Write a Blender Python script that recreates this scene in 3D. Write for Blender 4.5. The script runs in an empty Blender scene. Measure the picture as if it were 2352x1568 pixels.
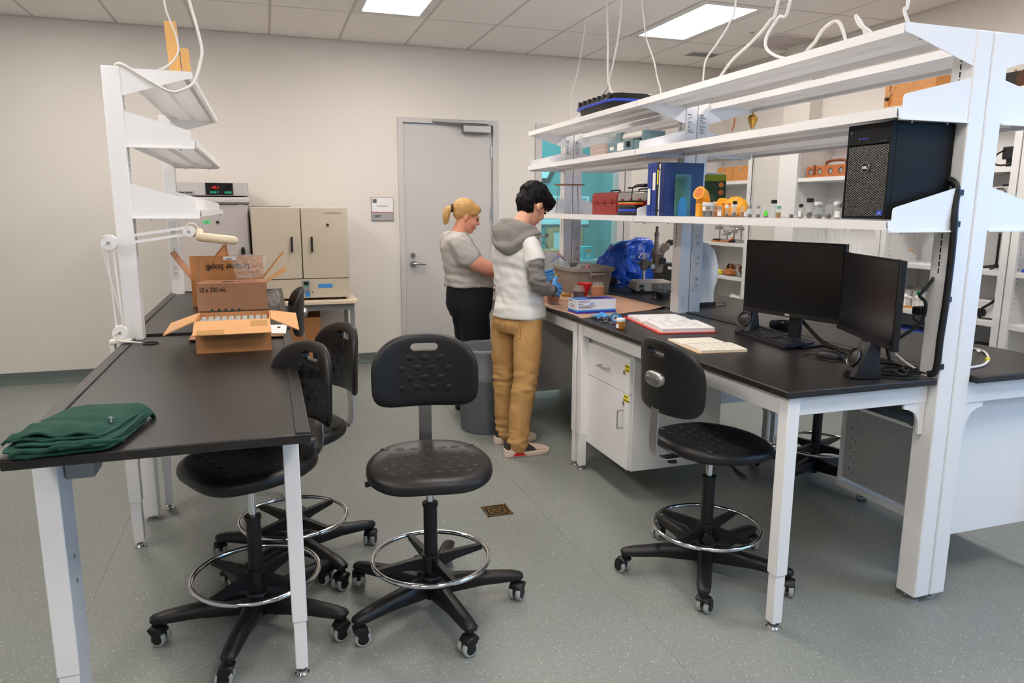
import bpy, bmesh, math, random
from mathutils import Vector as V, Matrix as MX, noise as NZ
import numpy as np
random.seed(7)
sc = bpy.context.scene
COL = sc.collection
PI = math.pi
R = math.radians

# ------------------------------------------------------------------ camera
cam_d = bpy.data.cameras.new('camera')
cam = bpy.data.objects.new('camera', cam_d)
COL.objects.link(cam)
_yaw, _pit, _rol = 0.324304, 0.180877, 0.00434
_f = V((math.sin(_yaw)*math.cos(_pit), math.cos(_yaw)*math.cos(_pit), -math.sin(_pit)))
_r = V((math.cos(_yaw), -math.sin(_yaw), 0))
_u = _r.cross(_f)
_r2 = _r*math.cos(_rol) + _u*math.sin(_rol)
_u2 = -_r*math.sin(_rol) + _u*math.cos(_rol)
cam.matrix_world = MX(((_r2.x, _u2.x, -_f.x, 0), (_r2.y, _u2.y, -_f.y, 0), (_r2.z, _u2.z, -_f.z, 1.525), (0, 0, 0, 1)))
cam_d.sensor_width = 36
cam_d.lens = 25.395
cam_d.clip_start = .05
sc.camera = cam

# ------------------------------------------------------------------ world and exposure
wd = bpy.data.worlds.new('daylight'); sc.world = wd; wd.use_nodes = True
bg = wd.node_tree.nodes['Background']
bg.inputs[0].default_value = (.20, .52, 1, 1)
bg.inputs[1].default_value = 5.6
vs = sc.view_settings
vs.view_transform = 'Standard'; vs.look = 'None'; vs.gamma = 1; vs.use_curve_mapping = False
vs.exposure = 0.0
LAMP = 21.5            # radiance of the ceiling panels
LAMP_COL = (1, .93, .87)
sc.cycles.max_bounces = 10
sc.cycles.diffuse_bounces = 5
sc.cycles.glossy_bounces = 4
sc.cycles.transmission_bounces = 8
sc.cycles.transparent_max_bounces = 12
sc.cycles.caustics_reflective = False
sc.cycles.caustics_refractive = False
sc.cycles.sample_clamp_indirect = 6
# portal in the daylight window of the right wall
_pl = bpy.data.lights.new('daylight_portal', 'AREA'); _pl.shape = 'RECTANGLE'; _pl.size = 3.6; _pl.size_y = 1.5
_pl.cycles.is_portal = True
_po = bpy.data.objects.new('daylight_portal', _pl); COL.objects.link(_po)
_po.location = (4.97, -.75, 1.65); _po.rotation_euler = (PI/2, 0, PI/2)

# ------------------------------------------------------------------ materials
def lin(c):
    return tuple(((x/255)/12.92 if x/255 <= .04045 else ((x/255+.055)/1.055)**2.4) for x in c) + (1,)
MATS = {}
def mat(name, c, r=.5, m=0, var=0, vs_=8, bump=0, bs=80, spec=.5, tr=0, emit=0, alpha=1, ior=1.45, coat=0, sheen=0, stretch=None):
    if name in MATS: return MATS[name]
    M = bpy.data.materials.new(name); M.use_nodes = True
    nt = M.node_tree; b = nt.nodes['Principled BSDF']
    L = lin(c)
    b.inputs['Base Color'].default_value = L
    b.inputs['Roughness'].default_value = r
    b.inputs['Metallic'].default_value = m
    b.inputs['Specular IOR Level'].default_value = spec
    b.inputs['Transmission Weight'].default_value = tr
    b.inputs['IOR'].default_value = ior
    b.inputs['Alpha'].default_value = alpha
    b.inputs['Coat Weight'].default_value = coat
    b.inputs['Sheen Weight'].default_value = sheen
    if emit:
        b.inputs['Emission Color'].default_value = L; b.inputs['Emission Strength'].default_value = emit
    if var or bump:
        tc = nt.nodes.new('ShaderNodeTexCoord')
        src = tc.outputs['Object']
        if stretch:
            mp = nt.nodes.new('ShaderNodeMapping'); mp.inputs['Scale'].default_value = stretch
            nt.links.new(src, mp.inputs[0]); src = mp.outputs[0]
    if var:
        n = nt.nodes.new('ShaderNodeTexNoise'); n.inputs['Scale'].default_value = vs_; n.inputs['Detail'].default_value = 4
        nt.links.new(src, n.inputs['Vector'])
        rp = nt.nodes.new('ShaderNodeValToRGB')
        rp.color_ramp.elements[0].position = .3; rp.color_ramp.elements[1].position = .7
        rp.color_ramp.elements[0].color = tuple(x*(1-var) for x in L[:3]) + (1,)
        rp.color_ramp.elements[1].color = tuple(min(1, x*(1+var)) for x in L[:3]) + (1,)
        nt.links.new(n.outputs['Fac'], rp.inputs[0]); nt.links.new(rp.outputs[0], b.inputs['Base Color'])
    if bump:
        n2 = nt.nodes.new('ShaderNodeTexNoise'); n2.inputs['Scale'].default_value = bs; n2.inputs['Detail'].default_value = 3
        nt.links.new(src, n2.inputs['Vector'])
        bm_ = nt.nodes.new('ShaderNodeBump'); bm_.inputs['Strength'].default_value = bump; bm_.inputs['Distance'].default_value = .01
        nt.links.new(n2.outputs['Fac'], bm_.inputs['Height']); nt.links.new(bm_.outputs[0], b.inputs['Normal'])
    MATS[name] = M
    return M

mat('wall', (226, 220, 213), .85, bump=.03, bs=300)
mat('wall_grey', (205, 200, 194), .8)
mat('ceil', (248, 243, 239), .9, bump=.15, bs=400, var=.02, vs_=200)
mat('ceil_bar', (206, 199, 194), .6)
mat('cove', (96, 106, 103), .6, var=.12, vs_=300)
mat('white', (238, 236, 235), .3)            # powder coated steel
mat('white_matt', (226, 224, 222), .5)
mat('greypaint', (168, 168, 168), .45)
mat('door_grey', (200, 197, 195), .5)
mat('panel_grey', (176, 178, 177), .5)
mat('black_top', (34, 31, 30), .36, bump=.02, bs=500, var=.05, vs_=20)
mat('black', (24, 23, 24), .45)
mat('black_pl', (22, 21, 22), .42, bump=.06, bs=600)
mat('black_poly', (25, 23, 23), .42, bump=.05, bs=500)
mat('black_gloss', (12, 12, 13), .12)
mat('screen', (9, 9, 10), .22)
mat('dark', (6, 6, 7), .8)
mat('chrome', (225, 225, 228), .07, 1)
mat('steel', (190, 188, 186), .28, 1)
mat('steel_br', (170, 168, 165), .38, 1)
mat('grey_tire', (165, 168, 165), .5)
mat('cream', (232, 215, 182), .4)
mat('offwhite', (224, 220, 212), .4)
mat('card', (190, 132, 82), .8, var=.06, vs_=14, bump=.04, bs=200)
mat('card2', (176, 128, 96), .8, var=.05, vs_=10, bump=.04, bs=200)
mat('card_in', (206, 154, 104), .8, var=.05, vs_=12)
mat('tape', (196, 150, 96), .25, alpha=.75)
mat('kraft', (188, 150, 124), .75, var=.05, vs_=6, bump=.06, bs=30)
mat('beige', (196, 184, 164), .45)
mat('fridge', (186, 178, 174), .4)
mat('lgrey', (198, 194, 192), .45)
mat('wood_table', (224, 206, 182), .4)
mat('greysteel', (140, 142, 142), .45)
mat('ink', (30, 28, 28), .6)
mat('ink_soft', (95, 92, 92), .6)
mat('green_led', (20, 150, 110), .5)
mat('red_led', (255, 30, 40), .5, emit=1.5)
mat('label_blue', (55, 140, 205), .5)
mat('label_white', (235, 235, 235), .5)
mat('label_green', (110, 200, 140), .6)
mat('yellow', (235, 215, 20), .6)
mat('green_fab', (20, 64, 50), .95, var=.1, vs_=400, bump=.12, bs=900)
mat('glass', (250, 252, 252), .02, tr=1, ior=1.45)
mat('glass_thin', (225, 238, 238), .03, alpha=.085, spec=.9)
mat('plasticbag', (235, 235, 235), .1, alpha=.17, spec=1)
mat('bag_thick', (230, 232, 234), .12, alpha=.34, spec=1)
mat('pencil', (176, 173, 172), .7)
mat('liner', (215, 218, 222), .2, alpha=.2, spec=.8)
mat('khaki_dk', (140, 100, 54), .85)
mat('trash', (92, 98, 104), .5, bump=.03, bs=200)
mat('bin_grey', (138, 132, 125), .5)
mat('tee', (186, 180, 174), .9, var=.04, vs_=250, bump=.05, bs=300)
mat('shirt_white', (226, 223, 218), .9, bump=.04, bs=300)
mat('hood_grey', (132, 126, 121), .9, var=.05, vs_=200, bump=.06, bs=300)
mat('khaki', (192, 148, 92), .85, var=.05, vs_=60, bump=.05, bs=300)
mat('navy', (16, 18, 27), .9, var=.06, vs_=100)
mat('skin', (226, 158, 128), .5, var=.03, vs_=30)
mat('skin2', (222, 164, 134), .5, var=.03, vs_=30)
mat('hair_black', (13, 11, 12), .6, spec=.25, var=.25, vs_=60, bump=.5, bs=120, stretch=(1, 1, .35))
mat('blonde', (206, 160, 98), .45, var=.22, vs_=24, bump=.4, bs=60, stretch=(2, 8, 8))
mat('blonde_v', (204, 160, 100), .45, var=.22, vs_=24, bump=.4, bs=60, stretch=(9, 9, 2))
mat('glove', (72, 152, 214), .45, bump=.05, bs=120)
mat('shoe', (206, 184, 166), .8)
mat('shoe_dark', (58, 48, 46), .7)
mat('shoe_sole', (226, 206, 190), .6)
mat('red', (200, 52, 36), .5)
mat('red_pl', (140, 34, 32), .4)
mat('red_bright', (205, 30, 34), .45)
mat('blue_cover', (30, 82, 190), .32, bump=.08, bs=20)
mat('blue_binder', (30, 58, 138), .35)
mat('blue_dk', (22, 40, 96), .35)
mat('blue_stripe', (40, 70, 190), .4)
mat('paper', (238, 236, 234), .8)
mat('paper_edge', (226, 222, 218), .8, var=.08, vs_=200, stretch=(1, 1, 30))
mat('paper_cream', (236, 230, 212), .8)
mat('orange_pl', (246, 168, 40), .5)
mat('orange_dk', (204, 112, 52), .6)
mat('brass', (170, 140, 90), .35, 1)
mat('gold_lid', (190, 150, 70), .3, .8)
mat('honey', (196, 120, 20), .15, tr=.4)
mat('jar_dark', (52, 22, 12), .15, tr=.1)
mat('jar_brown', (176, 110, 58), .3, var=.45, vs_=70)
mat('sediment', (150, 88, 40), .7, var=.4, vs_=90)
mat('specimen', (74, 44, 26), .7, var=.4, vs_=120)
mat('wood', (206, 146, 84), .5, var=.10, vs_=10, stretch=(1, 6, 1))
mat('wood_or', (206, 142, 78), .45, var=.14, vs_=10, stretch=(6, 1, 6))
mat('wood_red', (176, 104, 58), .4, var=.2, vs_=12, stretch=(1, 1, 8))
mat('wood_stick', (216, 166, 98), .5, var=.06, vs_=12, stretch=(8, 8, 1))
mat('teal', (86, 158, 160), .85)
mat('white_cyan_lit', (206, 232, 236), .6)  # white surfaces beyond the window, the room's cyan light mixed into the colour
mat('box_cyan_lit', (40, 190, 205), .4)  # white case; cyan light of the next room is put into its colour
mat('dgreen', (26, 50, 52), .5)
mat('instr_grey', (148, 142, 132), .4)
mat('instr_dk', (92, 84, 76), .4)
mat('micro', (122, 112, 102), .4)
mat('blue_metal', (108, 134, 140), .45, var=.12, vs_=20)
mat('tan', (196, 156, 108), .7)
mat('pinkblocks', (196, 150, 128), .7, var=.15, vs_=60)
mat('olive', (70, 78, 52), .6)
mat('leather', (120, 72, 40), .5)
mat('green_pk', (24, 58, 34), .4)
mat('lime', (120, 140, 30), .4)
mat('green_tint', (96, 150, 130), .15, alpha=.45)
mat('cable_white', (226, 220, 214), .4)
mat('blue_basket', (52, 76, 150), .45)
mat('bluegrey_basket', (150, 160, 176), .45)
mat('green_tape', (40, 180, 100), .6)
mat('clearplastic', (226, 230, 230), .15, alpha=.2)
mat('window_glass', (235, 245, 245), .02, alpha=.06)
mat('pc_black', (17, 17, 18), .6, spec=.25)
mat('white_cover', (222, 226, 228), .35, alpha=.88)
mat('lip', (190, 110, 96), .5)
mat('eye', (40, 30, 28), .2)

def floor_material():
    M = bpy.data.materials.new('vinyl_floor'); M.use_nodes = True
    nt = M.node_tree; b = nt.nodes['Principled BSDF']; b.inputs['Roughness'].default_value = .42
    b.inputs['Specular IOR Level'].default_value = .4
    tc = nt.nodes.new('ShaderNodeTexCoord')
    def vor(scale, thr, keep):
        v = nt.nodes.new('ShaderNodeTexVoronoi'); v.inputs['Scale'].default_value = scale
        nt.links.new(tc.outputs['Object'], v.inputs['Vector'])
        lt = nt.nodes.new('ShaderNodeMath'); lt.operation = 'LESS_THAN'; lt.inputs[1].default_value = thr
        nt.links.new(v.outputs['Distance'], lt.inputs[0])
        sp = nt.nodes.new('ShaderNodeSeparateColor'); nt.links.new(v.outputs['Color'], sp.inputs[0])
        gt = nt.nodes.new('ShaderNodeMath'); gt.operation = 'LESS_THAN'; gt.inputs[1].default_value = keep
        nt.links.new(sp.outputs[0], gt.inputs[0])
        mu = nt.nodes.new('ShaderNodeMath'); mu.operation = 'MULTIPLY'
        nt.links.new(lt.outputs[0], mu.inputs[0]); nt.links.new(gt.outputs[0], mu.inputs[1])
        return mu
    a = vor(170, .28, .13); c = vor(95, .16, .16); d = vor(140, .3, .2)
    n = nt.nodes.new('ShaderNodeTexNoise'); n.inputs['Scale'].default_value = 2.2; n.inputs['Detail'].default_value = 5
    nt.links.new(tc.outputs['Object'], n.inputs['Vector'])
    rp = nt.nodes.new('ShaderNodeValToRGB')
    rp.color_ramp.elements[0].color = lin((128, 132, 127)); rp.color_ramp.elements[1].color = lin((140, 143, 137))
    nt.links.new(n.outputs['Fac'], rp.inputs[0])
    prev = rp.outputs[0]
    for fac, colr in ((d, (112, 118, 113)), (a, (206, 206, 196)), (c, (222, 222, 212))):
        mx = nt.nodes.new('ShaderNodeMixRGB'); mx.inputs[2].default_value = lin(colr)
        nt.links.new(fac.outputs[0], mx.inputs[0]); nt.links.new(prev, mx.inputs[1]); prev = mx.outputs[0]
    nt.links.new(prev, b.inputs['Base Color'])
    MATS['floor'] = M
floor_material()
_lm = mat('lamp', (255, 255, 255), .5)
_lb = _lm.node_tree.nodes['Principled BSDF']
_lb.inputs['Emission Color'].default_value = LAMP_COL + (1,); _lb.inputs['Emission Strength'].default_value = LAMP

# ------------------------------------------------------------------ mesh helpers
class MB:
    def __init__(s): s.v = []; s.f = []
    def add(s, v, f):
        o = len(s.v); s.v += [tuple(p) for p in v]; s.f += [tuple(i+o for i in q) for q in f]; return s
    def box(s, x0, x1, y0, y1, z0, z1, M=None):
        v = [V((x, y, z)) for z in (z0, z1) for y in (y0, y1) for x in (x0, x1)]
        if M: v = [M @ p for p in v]
        return s.add(v, [(0, 2, 3, 1), (4, 5, 7, 6), (0, 1, 5, 4), (2, 6, 7, 3), (0, 4, 6, 2), (1, 3, 7, 5)])
    def cbox(s, c, d, M=None):
        return s.box(c[0]-d[0]/2, c[0]+d[0]/2, c[1]-d[1]/2, c[1]+d[1]/2, c[2]-d[2]/2, c[2]+d[2]/2, M)
    def loft(s, rings, caps=True, closed=False):
        n = len(rings[0]); v = [p for r in rings for p in r]; f = []
        m = len(rings)
        for i in range(m if closed else m-1):
            a = i*n; b = ((i+1) % m)*n
            for j in range(n):
                k = (j+1) % n; f.append((a+j, a+k, b+k, b+j))
        if caps and not closed:
            f.append(tuple(reversed(range(n)))); f.append(tuple(range((m-1)*n, m*n)))
        return s.add(v, f)
    def cyl(s, p, q, r, r2=None, n=16, caps=True):
        p, q = V(p), V(q); r2 = r if r2 is None else r2
        return s.loft([_ring(p, q-p, r, n), _ring(q, q-p, r2, n)], caps)
    def tube(s, pts, r, n=8, closed=False):
        pts = [V(p) for p in pts]; rings = []; up = None; m = len(pts)
        for i, p in enumerate(pts):
            a = pts[(i-1) % m] if (i or closed) else p
            b = pts[(i+1) % m] if (i < m-1 or closed) else p
            t = (b-a).normalized()
            if up is None: up = t.orthogonal().normalized()
            up = (up - t*up.dot(t)); up = up.normalized() if up.length > 1e-6 else t.orthogonal().normalized()
            w = t.cross(up); rr = r[i] if isinstance(r, (list, tuple)) else r
            rings.append([p + up*math.cos(2*PI*k/n)*rr + w*math.sin(2*PI*k/n)*rr for k in range(n)])
        return s.loft(rings, True, closed)
    def lathe(s, prof, n=24, c=(0, 0, 0), M=None):
        rings = [[V((c[0]+max(r, 1e-4)*math.cos(2*PI*k/n), c[1]+max(r, 1e-4)*math.sin(2*PI*k/n), c[2]+z)) for k in range(n)] for r, z in prof]
        if M: rings = [[M @ p for p in r] for r in rings]
        return s.loft(rings)
    def prism(s, poly, axis, a, b, M=None):
        def P(u, w, t): return V((t, u, w)) if axis == 'x' else V((u, t, w)) if axis == 'y' else V((u, w, t))
        rr = [[P(u, w, a) for u, w in poly], [P(u, w, b) for u, w in poly]]
        if M: rr = [[M @ p for p in r] for r in rr]
        return s.loft(rr)
    def ell(s, c, r, n=16, M=None):
        m = max(6, n//2)
        rings = []
        for i in range(m+1):
            t = PI*i/m; k = max(math.sin(t), 1e-3)
            rings.append([V((r[0]*k*math.cos(2*PI*j/n), r[1]*k*math.sin(2*PI*j/n), -r[2]*math.cos(t))) for j in range(n)])
        rings = [[(M @ p if M else p) + V(c) for p in q] for q in rings]
        return s.loft(rings)
    def grid(s, fn, nu, nv):
        v = [fn(i/nu, j/nv) for j in range(nv+1) for i in range(nu+1)]
        f = [(j*(nu+1)+i, j*(nu+1)+i+1, (j+1)*(nu+1)+i+1, (j+1)*(nu+1)+i) for j in range(nv) for i in range(nu)]
        return s.add(v, f)
    def mesh(s, name, smooth=40):
        me = bpy.data.meshes.new(name); me.from_pydata(s.v, [], s.f); me.update()
        bm = bmesh.new(); bm.from_mesh(me); bmesh.ops.recalc_face_normals(bm, faces=bm.faces); bm.to_mesh(me); bm.free()
        if smooth:
            me.polygons.foreach_set('use_smooth', [True]*len(me.polygons)); me.set_sharp_from_angle(angle=R(smooth))
        return me
    def build(s, name, m, parent=None, bevel=0, smooth=40, seg=2, thick=0, loc=None, rot=None, sub=0):
        o = bpy.data.objects.new(name, s.mesh(name, smooth)); COL.objects.link(o)
        o.data.materials.append(MATS[m] if isinstance(m, str) else m)
        if parent: o.parent = parent
        if loc: o.location = loc
        if rot: o.rotation_euler = rot
        if thick:
            md = o.modifiers.new('thick', 'SOLIDIFY'); md.thickness = thick; md.offset = 0
        if bevel:
            md = o.modifiers.new('bevel', 'BEVEL'); md.width = bevel; md.segments = seg; md.limit_method = 'ANGLE'; md.angle_limit = R(40)
        if sub:
            md = o.modifiers.new('sub', 'SUBSURF'); md.levels = sub; md.render_levels = sub
        return o
def _ring(c, d, r, n, sx=1):
    d = V(d).normalized(); u = d.orthogonal().normalized(); w = d.cross(u)
    return [V(c) + u*math.cos(2*PI*k/n)*r + w*math.sin(2*PI*k/n)*r for k in range(n)]
def rot_z(a, c=(0, 0, 0)): return MX.Translation(V(c)) @ MX.Rotation(a, 4, 'Z') @ MX.Translation(-V(c))
def B(*a): return MB().box(*a)
def spline(pts, n=8):
    P = [V(p) for p in pts]; out = []
    for i in range(len(P)-1):
        a = P[max(i-1, 0)]; b = P[i]; c = P[i+1]; d = P[min(i+2, len(P)-1)]
        for k in range(n):
            t = k/n
            out.append(.5*((2*b)+(c-a)*t+(2*a-5*b+4*c-d)*t*t+(3*b-a-3*c+d)*t**3))
    out.append(P[-1]); return out
def thing(name, label, cat, loc=(0, 0, 0), rz=0, group=None):
    o = bpy.data.objects.new(name, None); COL.objects.link(o); o.location = loc; o.rotation_euler = (0, 0, rz)
    o.empty_display_size = .05
    return tag(o, label, cat, group)
def tag(o, label, cat, group=None):
    o['label'] = label; o['category'] = cat
    if group: o['group'] = group
    return o
def struct(o):
    o['kind'] = 'structure'; return o
def stuff(o):
    o['kind'] = 'stuff'; return o
def copy_tree(o, parent=None):
    c = o.copy(); COL.objects.link(c); c.parent = parent
    for ch in list(o.children): copy_tree(ch, c)
    return c
_fcache = {}
def text(name, s, size, m, parent, loc, rot=(0, 0, 0), align='LEFT', ext=.0004, sx=1, bold=0):
    key = (s, size, align, ext, bold)
    if key not in _fcache:
        cu = bpy.data.curves.new('t', 'FONT'); cu.body = s; cu.size = size; cu.align_x = align; cu.extrude = ext; cu.offset = bold
        cu.resolution_u = 3
        t = bpy.data.objects.new('t', cu); COL.objects.link(t)
        bpy.context.view_layer.update()
        me = bpy.data.meshes.new_from_object(t.evaluated_get(bpy.context.evaluated_depsgraph_get()))
        bpy.data.objects.remove(t); bpy.data.curves.remove(cu); _fcache[key] = me
    o = bpy.data.objects.new(name, _fcache[key].copy()); COL.objects.link(o)
    o.data.materials.clear(); o.data.materials.append(MATS[m])
    o.parent = parent; o.location = loc; o.rotation_euler = rot; o.scale = (sx, 1, 1)
    return o
FRONT = (PI/2, 0, 0)          # reads from -Y
SIDE = (PI/2, 0, -PI/2)       # reads from -X
def bake(o):
    bpy.context.view_layer.update()
    me = bpy.data.meshes.new_from_object(o.evaluated_get(bpy.context.evaluated_depsgraph_get()))
    o.modifiers.clear(); o.data = me; return o
def boolean(o, cutter):
    md = o.modifiers.new('b', 'BOOLEAN'); md.operation = 'DIFFERENCE'; md.object = cutter; md.solver = 'EXACT'
    bake(o); bpy.data.objects.remove(cutter)
    o.data.polygons.foreach_set('use_smooth', [True]*len(o.data.polygons)); o.data.set_sharp_from_angle(angle=R(40))
    return o
# ================================================================== the setting
YB, XR, XL, YF, ZC = 7.2, 4.94, -4.6, -4.2, 3.06
fl = struct(B(XL, XR+.1, YF, YB+2.7, -.12, -.003).build('floor', 'cove', smooth=0))
for a, b in ((XL, -2.73), (-2.729, -.7305), (-.7295, 1.2595), (1.2605, 3.1095), (3.1105, XR)):
    B(a, b, YF, YB, -.003, 0).build('floor_sheet', 'floor', fl, smooth=0)
# ceiling: lay-in panels on a grid of bars
cl = struct(B(XL, XR+.1, YF, YB+.1, ZC+.03, ZC+.13).build('ceiling', 'ceil', smooth=0))
GX = [.112+.61*k for k in range(-8, 9)]
GY = [6.2-1.22*k for k in range(-1, 10)]
lights_at = {(gx, gy) for gx in (-7, -3, 1, 5) for gy in (0, 2, 4, 6, 8)}
_tile = None
xs = [XL] + [x for x in GX if XL+.05 < x < XR-.05] + [XR]
ys = [YB] + [y for y in GY if YF+.05 < y < YB-.05] + [YF]
LIT = []
for i in range(len(xs)-1):
    for j in range(len(ys)-1):
        x0, x1, y1, y0 = xs[i], xs[i+1], ys[j], ys[j+1]
        k = round((x0-.112)/.61); l = round((6.2-y1)/1.22)
        if x0 != XL and y1 != YB and k > -6 and (k-1) % 4 == 0 and l % 2 == 0 and not (k == 5 and l >= 6) and x1-x0 > .6 and y1-y0 > 1.2:
            LIT.append((x0, x1, y0, y1)); continue
        B(x0+.011, x1-.011, y0+.011, y1-.011, ZC-.004, ZC+.02).build('ceiling_tile', 'ceil', cl, smooth=0, bevel=.003, seg=1)
for x in xs[1:-1]: B(x-.012, x+.012, YF, YB, ZC-.001, ZC+.03).build('ceiling_bar', 'ceil_bar', cl, smooth=0)
for y in ys[1:-1]: B(XL, XR, y-.012, y+.012, ZC-.002, ZC+.03).build('ceiling_bar', 'ceil_bar', cl, smooth=0)
names = {}
for (x0, x1, y0, y1) in LIT:
    vis = None
    if y1 > 6: vis = {1: 'ceiling light panel above the grey door, at the top edge of the photo', 5: 'long bright ceiling light panel above the far end of the white shelves'}.get(round((x0-.112)/.61))
    t = thing('ceiling_light', vis or 'white recessed ceiling light panel of the row out of frame', 'light', ((x0+x1)/2, (y0+y1)/2, ZC), 0, 'ceiling light panels')
    w, d = (x1-x0)/2-.013, (y1-y0)/2-.013
    m = MB()
    for a, b, c, e in ((-w, -w+.065, -d, d), (w-.065, w, -d, d), (-w+.065, w-.065, -d, -d+.065), (-w+.065, w-.065, d-.065, d)):
        m.box(a, b, c, e, -.006, .02)
    m.build('light_frame', 'white_matt', t, smooth=0)
    B(-w+.065, w-.065, -d+.065, d-.065, -.003, .015).build('diffuser', 'lamp', t, smooth=0)
# walls
wb = MB()
for a, b, c, e in ((XL, 1.242, 0, ZC+.1), (1.242, 2.256, 2.396, ZC+.1), (2.256, 2.664, 0, ZC+.1), (2.664, 3.77, 2.39, ZC+.1), (2.664, 3.77, 0, .45), (3.77, XR+.1, 0, ZC+.1)):
    wb.box(a, b, YB, YB+.12, c, e)
struct(wb.build('wall_back', 'wall', smooth=0))
struct(B(XL-.1, XL, YF, YB, 0, ZC+.1).build('wall_left', 'wall', smooth=0))
struct(B(XL-.1, XR+.1, YF-.1, YF, 0, ZC+.1).build('wall_front', 'wall', smooth=0))
wr = MB()
WY0, WY1, WZ0, WZ1 = -2.6, 1.1, .9, 2.4
for a, b, c, e in ((YF, WY0, 0, ZC+.1), (WY1, YB, 0, ZC+.1), (WY0, WY1, 0, WZ0), (WY0, WY1, WZ1, ZC+.1)):
    wr.box(XR, XR+.1, a, b, c, e)
struct(wr.build('wall_right', 'wall', smooth=0))
w3 = MB()
for a, b, c, e in ((WY0, WY1, WZ0, WZ0+.06), (WY0, WY1, WZ1-.06, WZ1), (WY0, WY0+.06, WZ0+.06, WZ1-.06), (WY1-.06, WY1, WZ0+.06, WZ1-.06), (-.78, -.72, WZ0+.06, WZ1-.06)):
    w3.box(XR+.02, XR+.07, a, b, c, e)
struct(w3.build('window_2', 'white_matt', smooth=0))
# boxed column and filler between the wall shelves
struct(B(4.80, XR, 5.70, 6.06, 0, ZC).build('trim_1', 'wall', smooth=0))
# baseboards (coved vinyl)
prof = [(0, 0), (-.045, 0), (-.03, .006), (-.014, .02), (-.006, .045), (-.005, .102), (0, .104)]
def base(name, x0, x1): return struct(MB().prism([(YB+a, z) for a, z in prof], 'x', x0, x1).build(name, 'cove'))
base('baseboard_left', XL, 1.242); base('baseboard_center', 2.256, 2.664); base('baseboard_right', 3.77, 4.5)
# door
dr = struct(B(1.300, 2.201, YB+.012, YB+.055, .008, 2.343).build('door_1', 'door_grey', smooth=0, bevel=.002))
fr = MB()
for a, b, c, e in ((1.242, 1.296, 0, 2.396), (2.205, 2.256, 0, 2.396), (1.296, 2.205, 2.347, 2.396)):
    fr.box(a, b, YB-.018, YB+.12, c, e)
fr.build('door_frame', 'door_grey', dr, bevel=.003)
for z in (2.09, 1.48, .86, .25):
    h = MB().cyl((2.203, YB-.004, z-.06), (2.203, YB-.004, z+.06), .009, n=10)
    h.box(2.185, 2.222, YB-.003, YB+.004, z-.055, z+.055); h.build('hinge', 'steel', dr)
cz = B(1.885, 2.175, YB-.06, YB+.012, 2.268, 2.342).build('door_closer', 'steel_br', dr, bevel=.008)
a = MB(); a.box(1.585, 2.15, YB-.045, YB-.019, 2.358, 2.384); a.build('closer_track', 'steel_br', dr, bevel=.003)
MB().tube([(1.93, YB-.05, 2.344), (1.75, YB-.04, 2.352), (1.66, YB-.033, 2.36)], .009).build('closer_arm', 'steel_br', dr)
lv = MB().cyl((1.372, YB-.012, .985), (1.372, YB+.012, .985), .03, n=20).cyl((1.372, YB-.05, .985), (1.372, YB-.012, .985), .013, n=12)
lv.tube(spline([(1.372, YB-.05, .985), (1.40, YB-.055, .986), (1.44, YB-.056, .985), (1.49, YB-.054, .983)], 4), [.012]*12+[.009], 10)
lv.build('lever_handle', 'steel', dr)
MB().cyl((1.372, YB-.012, 1.07), (1.372, YB+.012, 1.07), .022, n=18).box(1.368, 1.376, YB-.015, YB-.01, 1.063, 1.077).build('deadbolt', 'steel', dr)
# window to the next room
wn = struct(MB().box(2.664, 2.735, YB-.018, YB+.12, .45, 2.39).box(3.615, 3.69, YB-.018, YB+.12, .45, 2.39).box(3.70, 3.77, YB-.018, YB+.12, .45, 2.39)
            .box(2.735, 3.615, YB-.018, YB+.12, 2.325, 2.39).box(2.735, 3.615, YB-.018, YB+.12, .45, .52).build('window_1', 'door_grey', bevel=.003))
B(2.735, 3.615, YB+.045, YB+.051, .52, 2.325).build('window_pane', 'window_glass', wn, smooth=0)
# the room beyond
R2 = YB+.12
for nm, bx_ in (('wall_beyond_far', (1.9, 5.6, 9.5, 9.6, 0, 3)), ('wall_beyond_left', (1.9, 2.0, R2, 9.5, 0, 3)), ('wall_beyond_right', (4.5, 4.6, R2, 9.5, 0, 3))):
    struct(B(*bx_).build(nm, 'teal', smooth=0))
struct(B(1.9, 4.6, R2, 9.6, 3, 3.1).build('ceiling_beyond', 'wall', smooth=0))
t = thing('ceiling_light', 'bright lamp of the teal room behind the window, out of view', 'light', (3.2, 8.4, 2.98), 0, 'ceiling light panels')
lb = mat('lamp_cool', (255, 255, 255), .5); q = lb.node_tree.nodes['Principled BSDF']; q.inputs['Emission Color'].default_value = (.42, .92, 1, 1); q.inputs['Emission Strength'].default_value = 20
B(-.6, .6, -.3, .3, -.01, .01).build('diffuser', 'lamp_cool', t, smooth=0)
B(-.64, .64, -.34, .34, .01, .02).build('light_frame', 'white_matt', t, smooth=0)
t = thing('whiteboard', 'white board on the teal wall seen through the window', 'whiteboard', (3.6, 9.5, 1.33))
B(-.7, .69, -.02, 0, .02, .36).build('board', 'white_cyan_lit', t, smooth=0)
m = MB().box(-.72, .72, -.035, 0, -.01, .03).box(-.72, .72, -.035, 0, .35, .38).box(.68, .72, -.035, 0, .03, .35).box(-.72, -.68, -.035, 0, .03, .35); m.build('frame', 'white_cyan_lit', t, smooth=0)
t = thing('wall_mirror', 'dark framed six sided mirror on the teal wall beyond the window', 'mirror', (3.62, 9.5, 2.06))
hexa = lambda s: [(.18*s, 0), (.1*s, .165*s), (-.18*s, .165*s), (-.26*s, 0), (-.18*s, -.165*s), (.1*s, -.165*s)]
m = MB(); A_ = hexa(1); C_ = hexa(.68)
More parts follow.
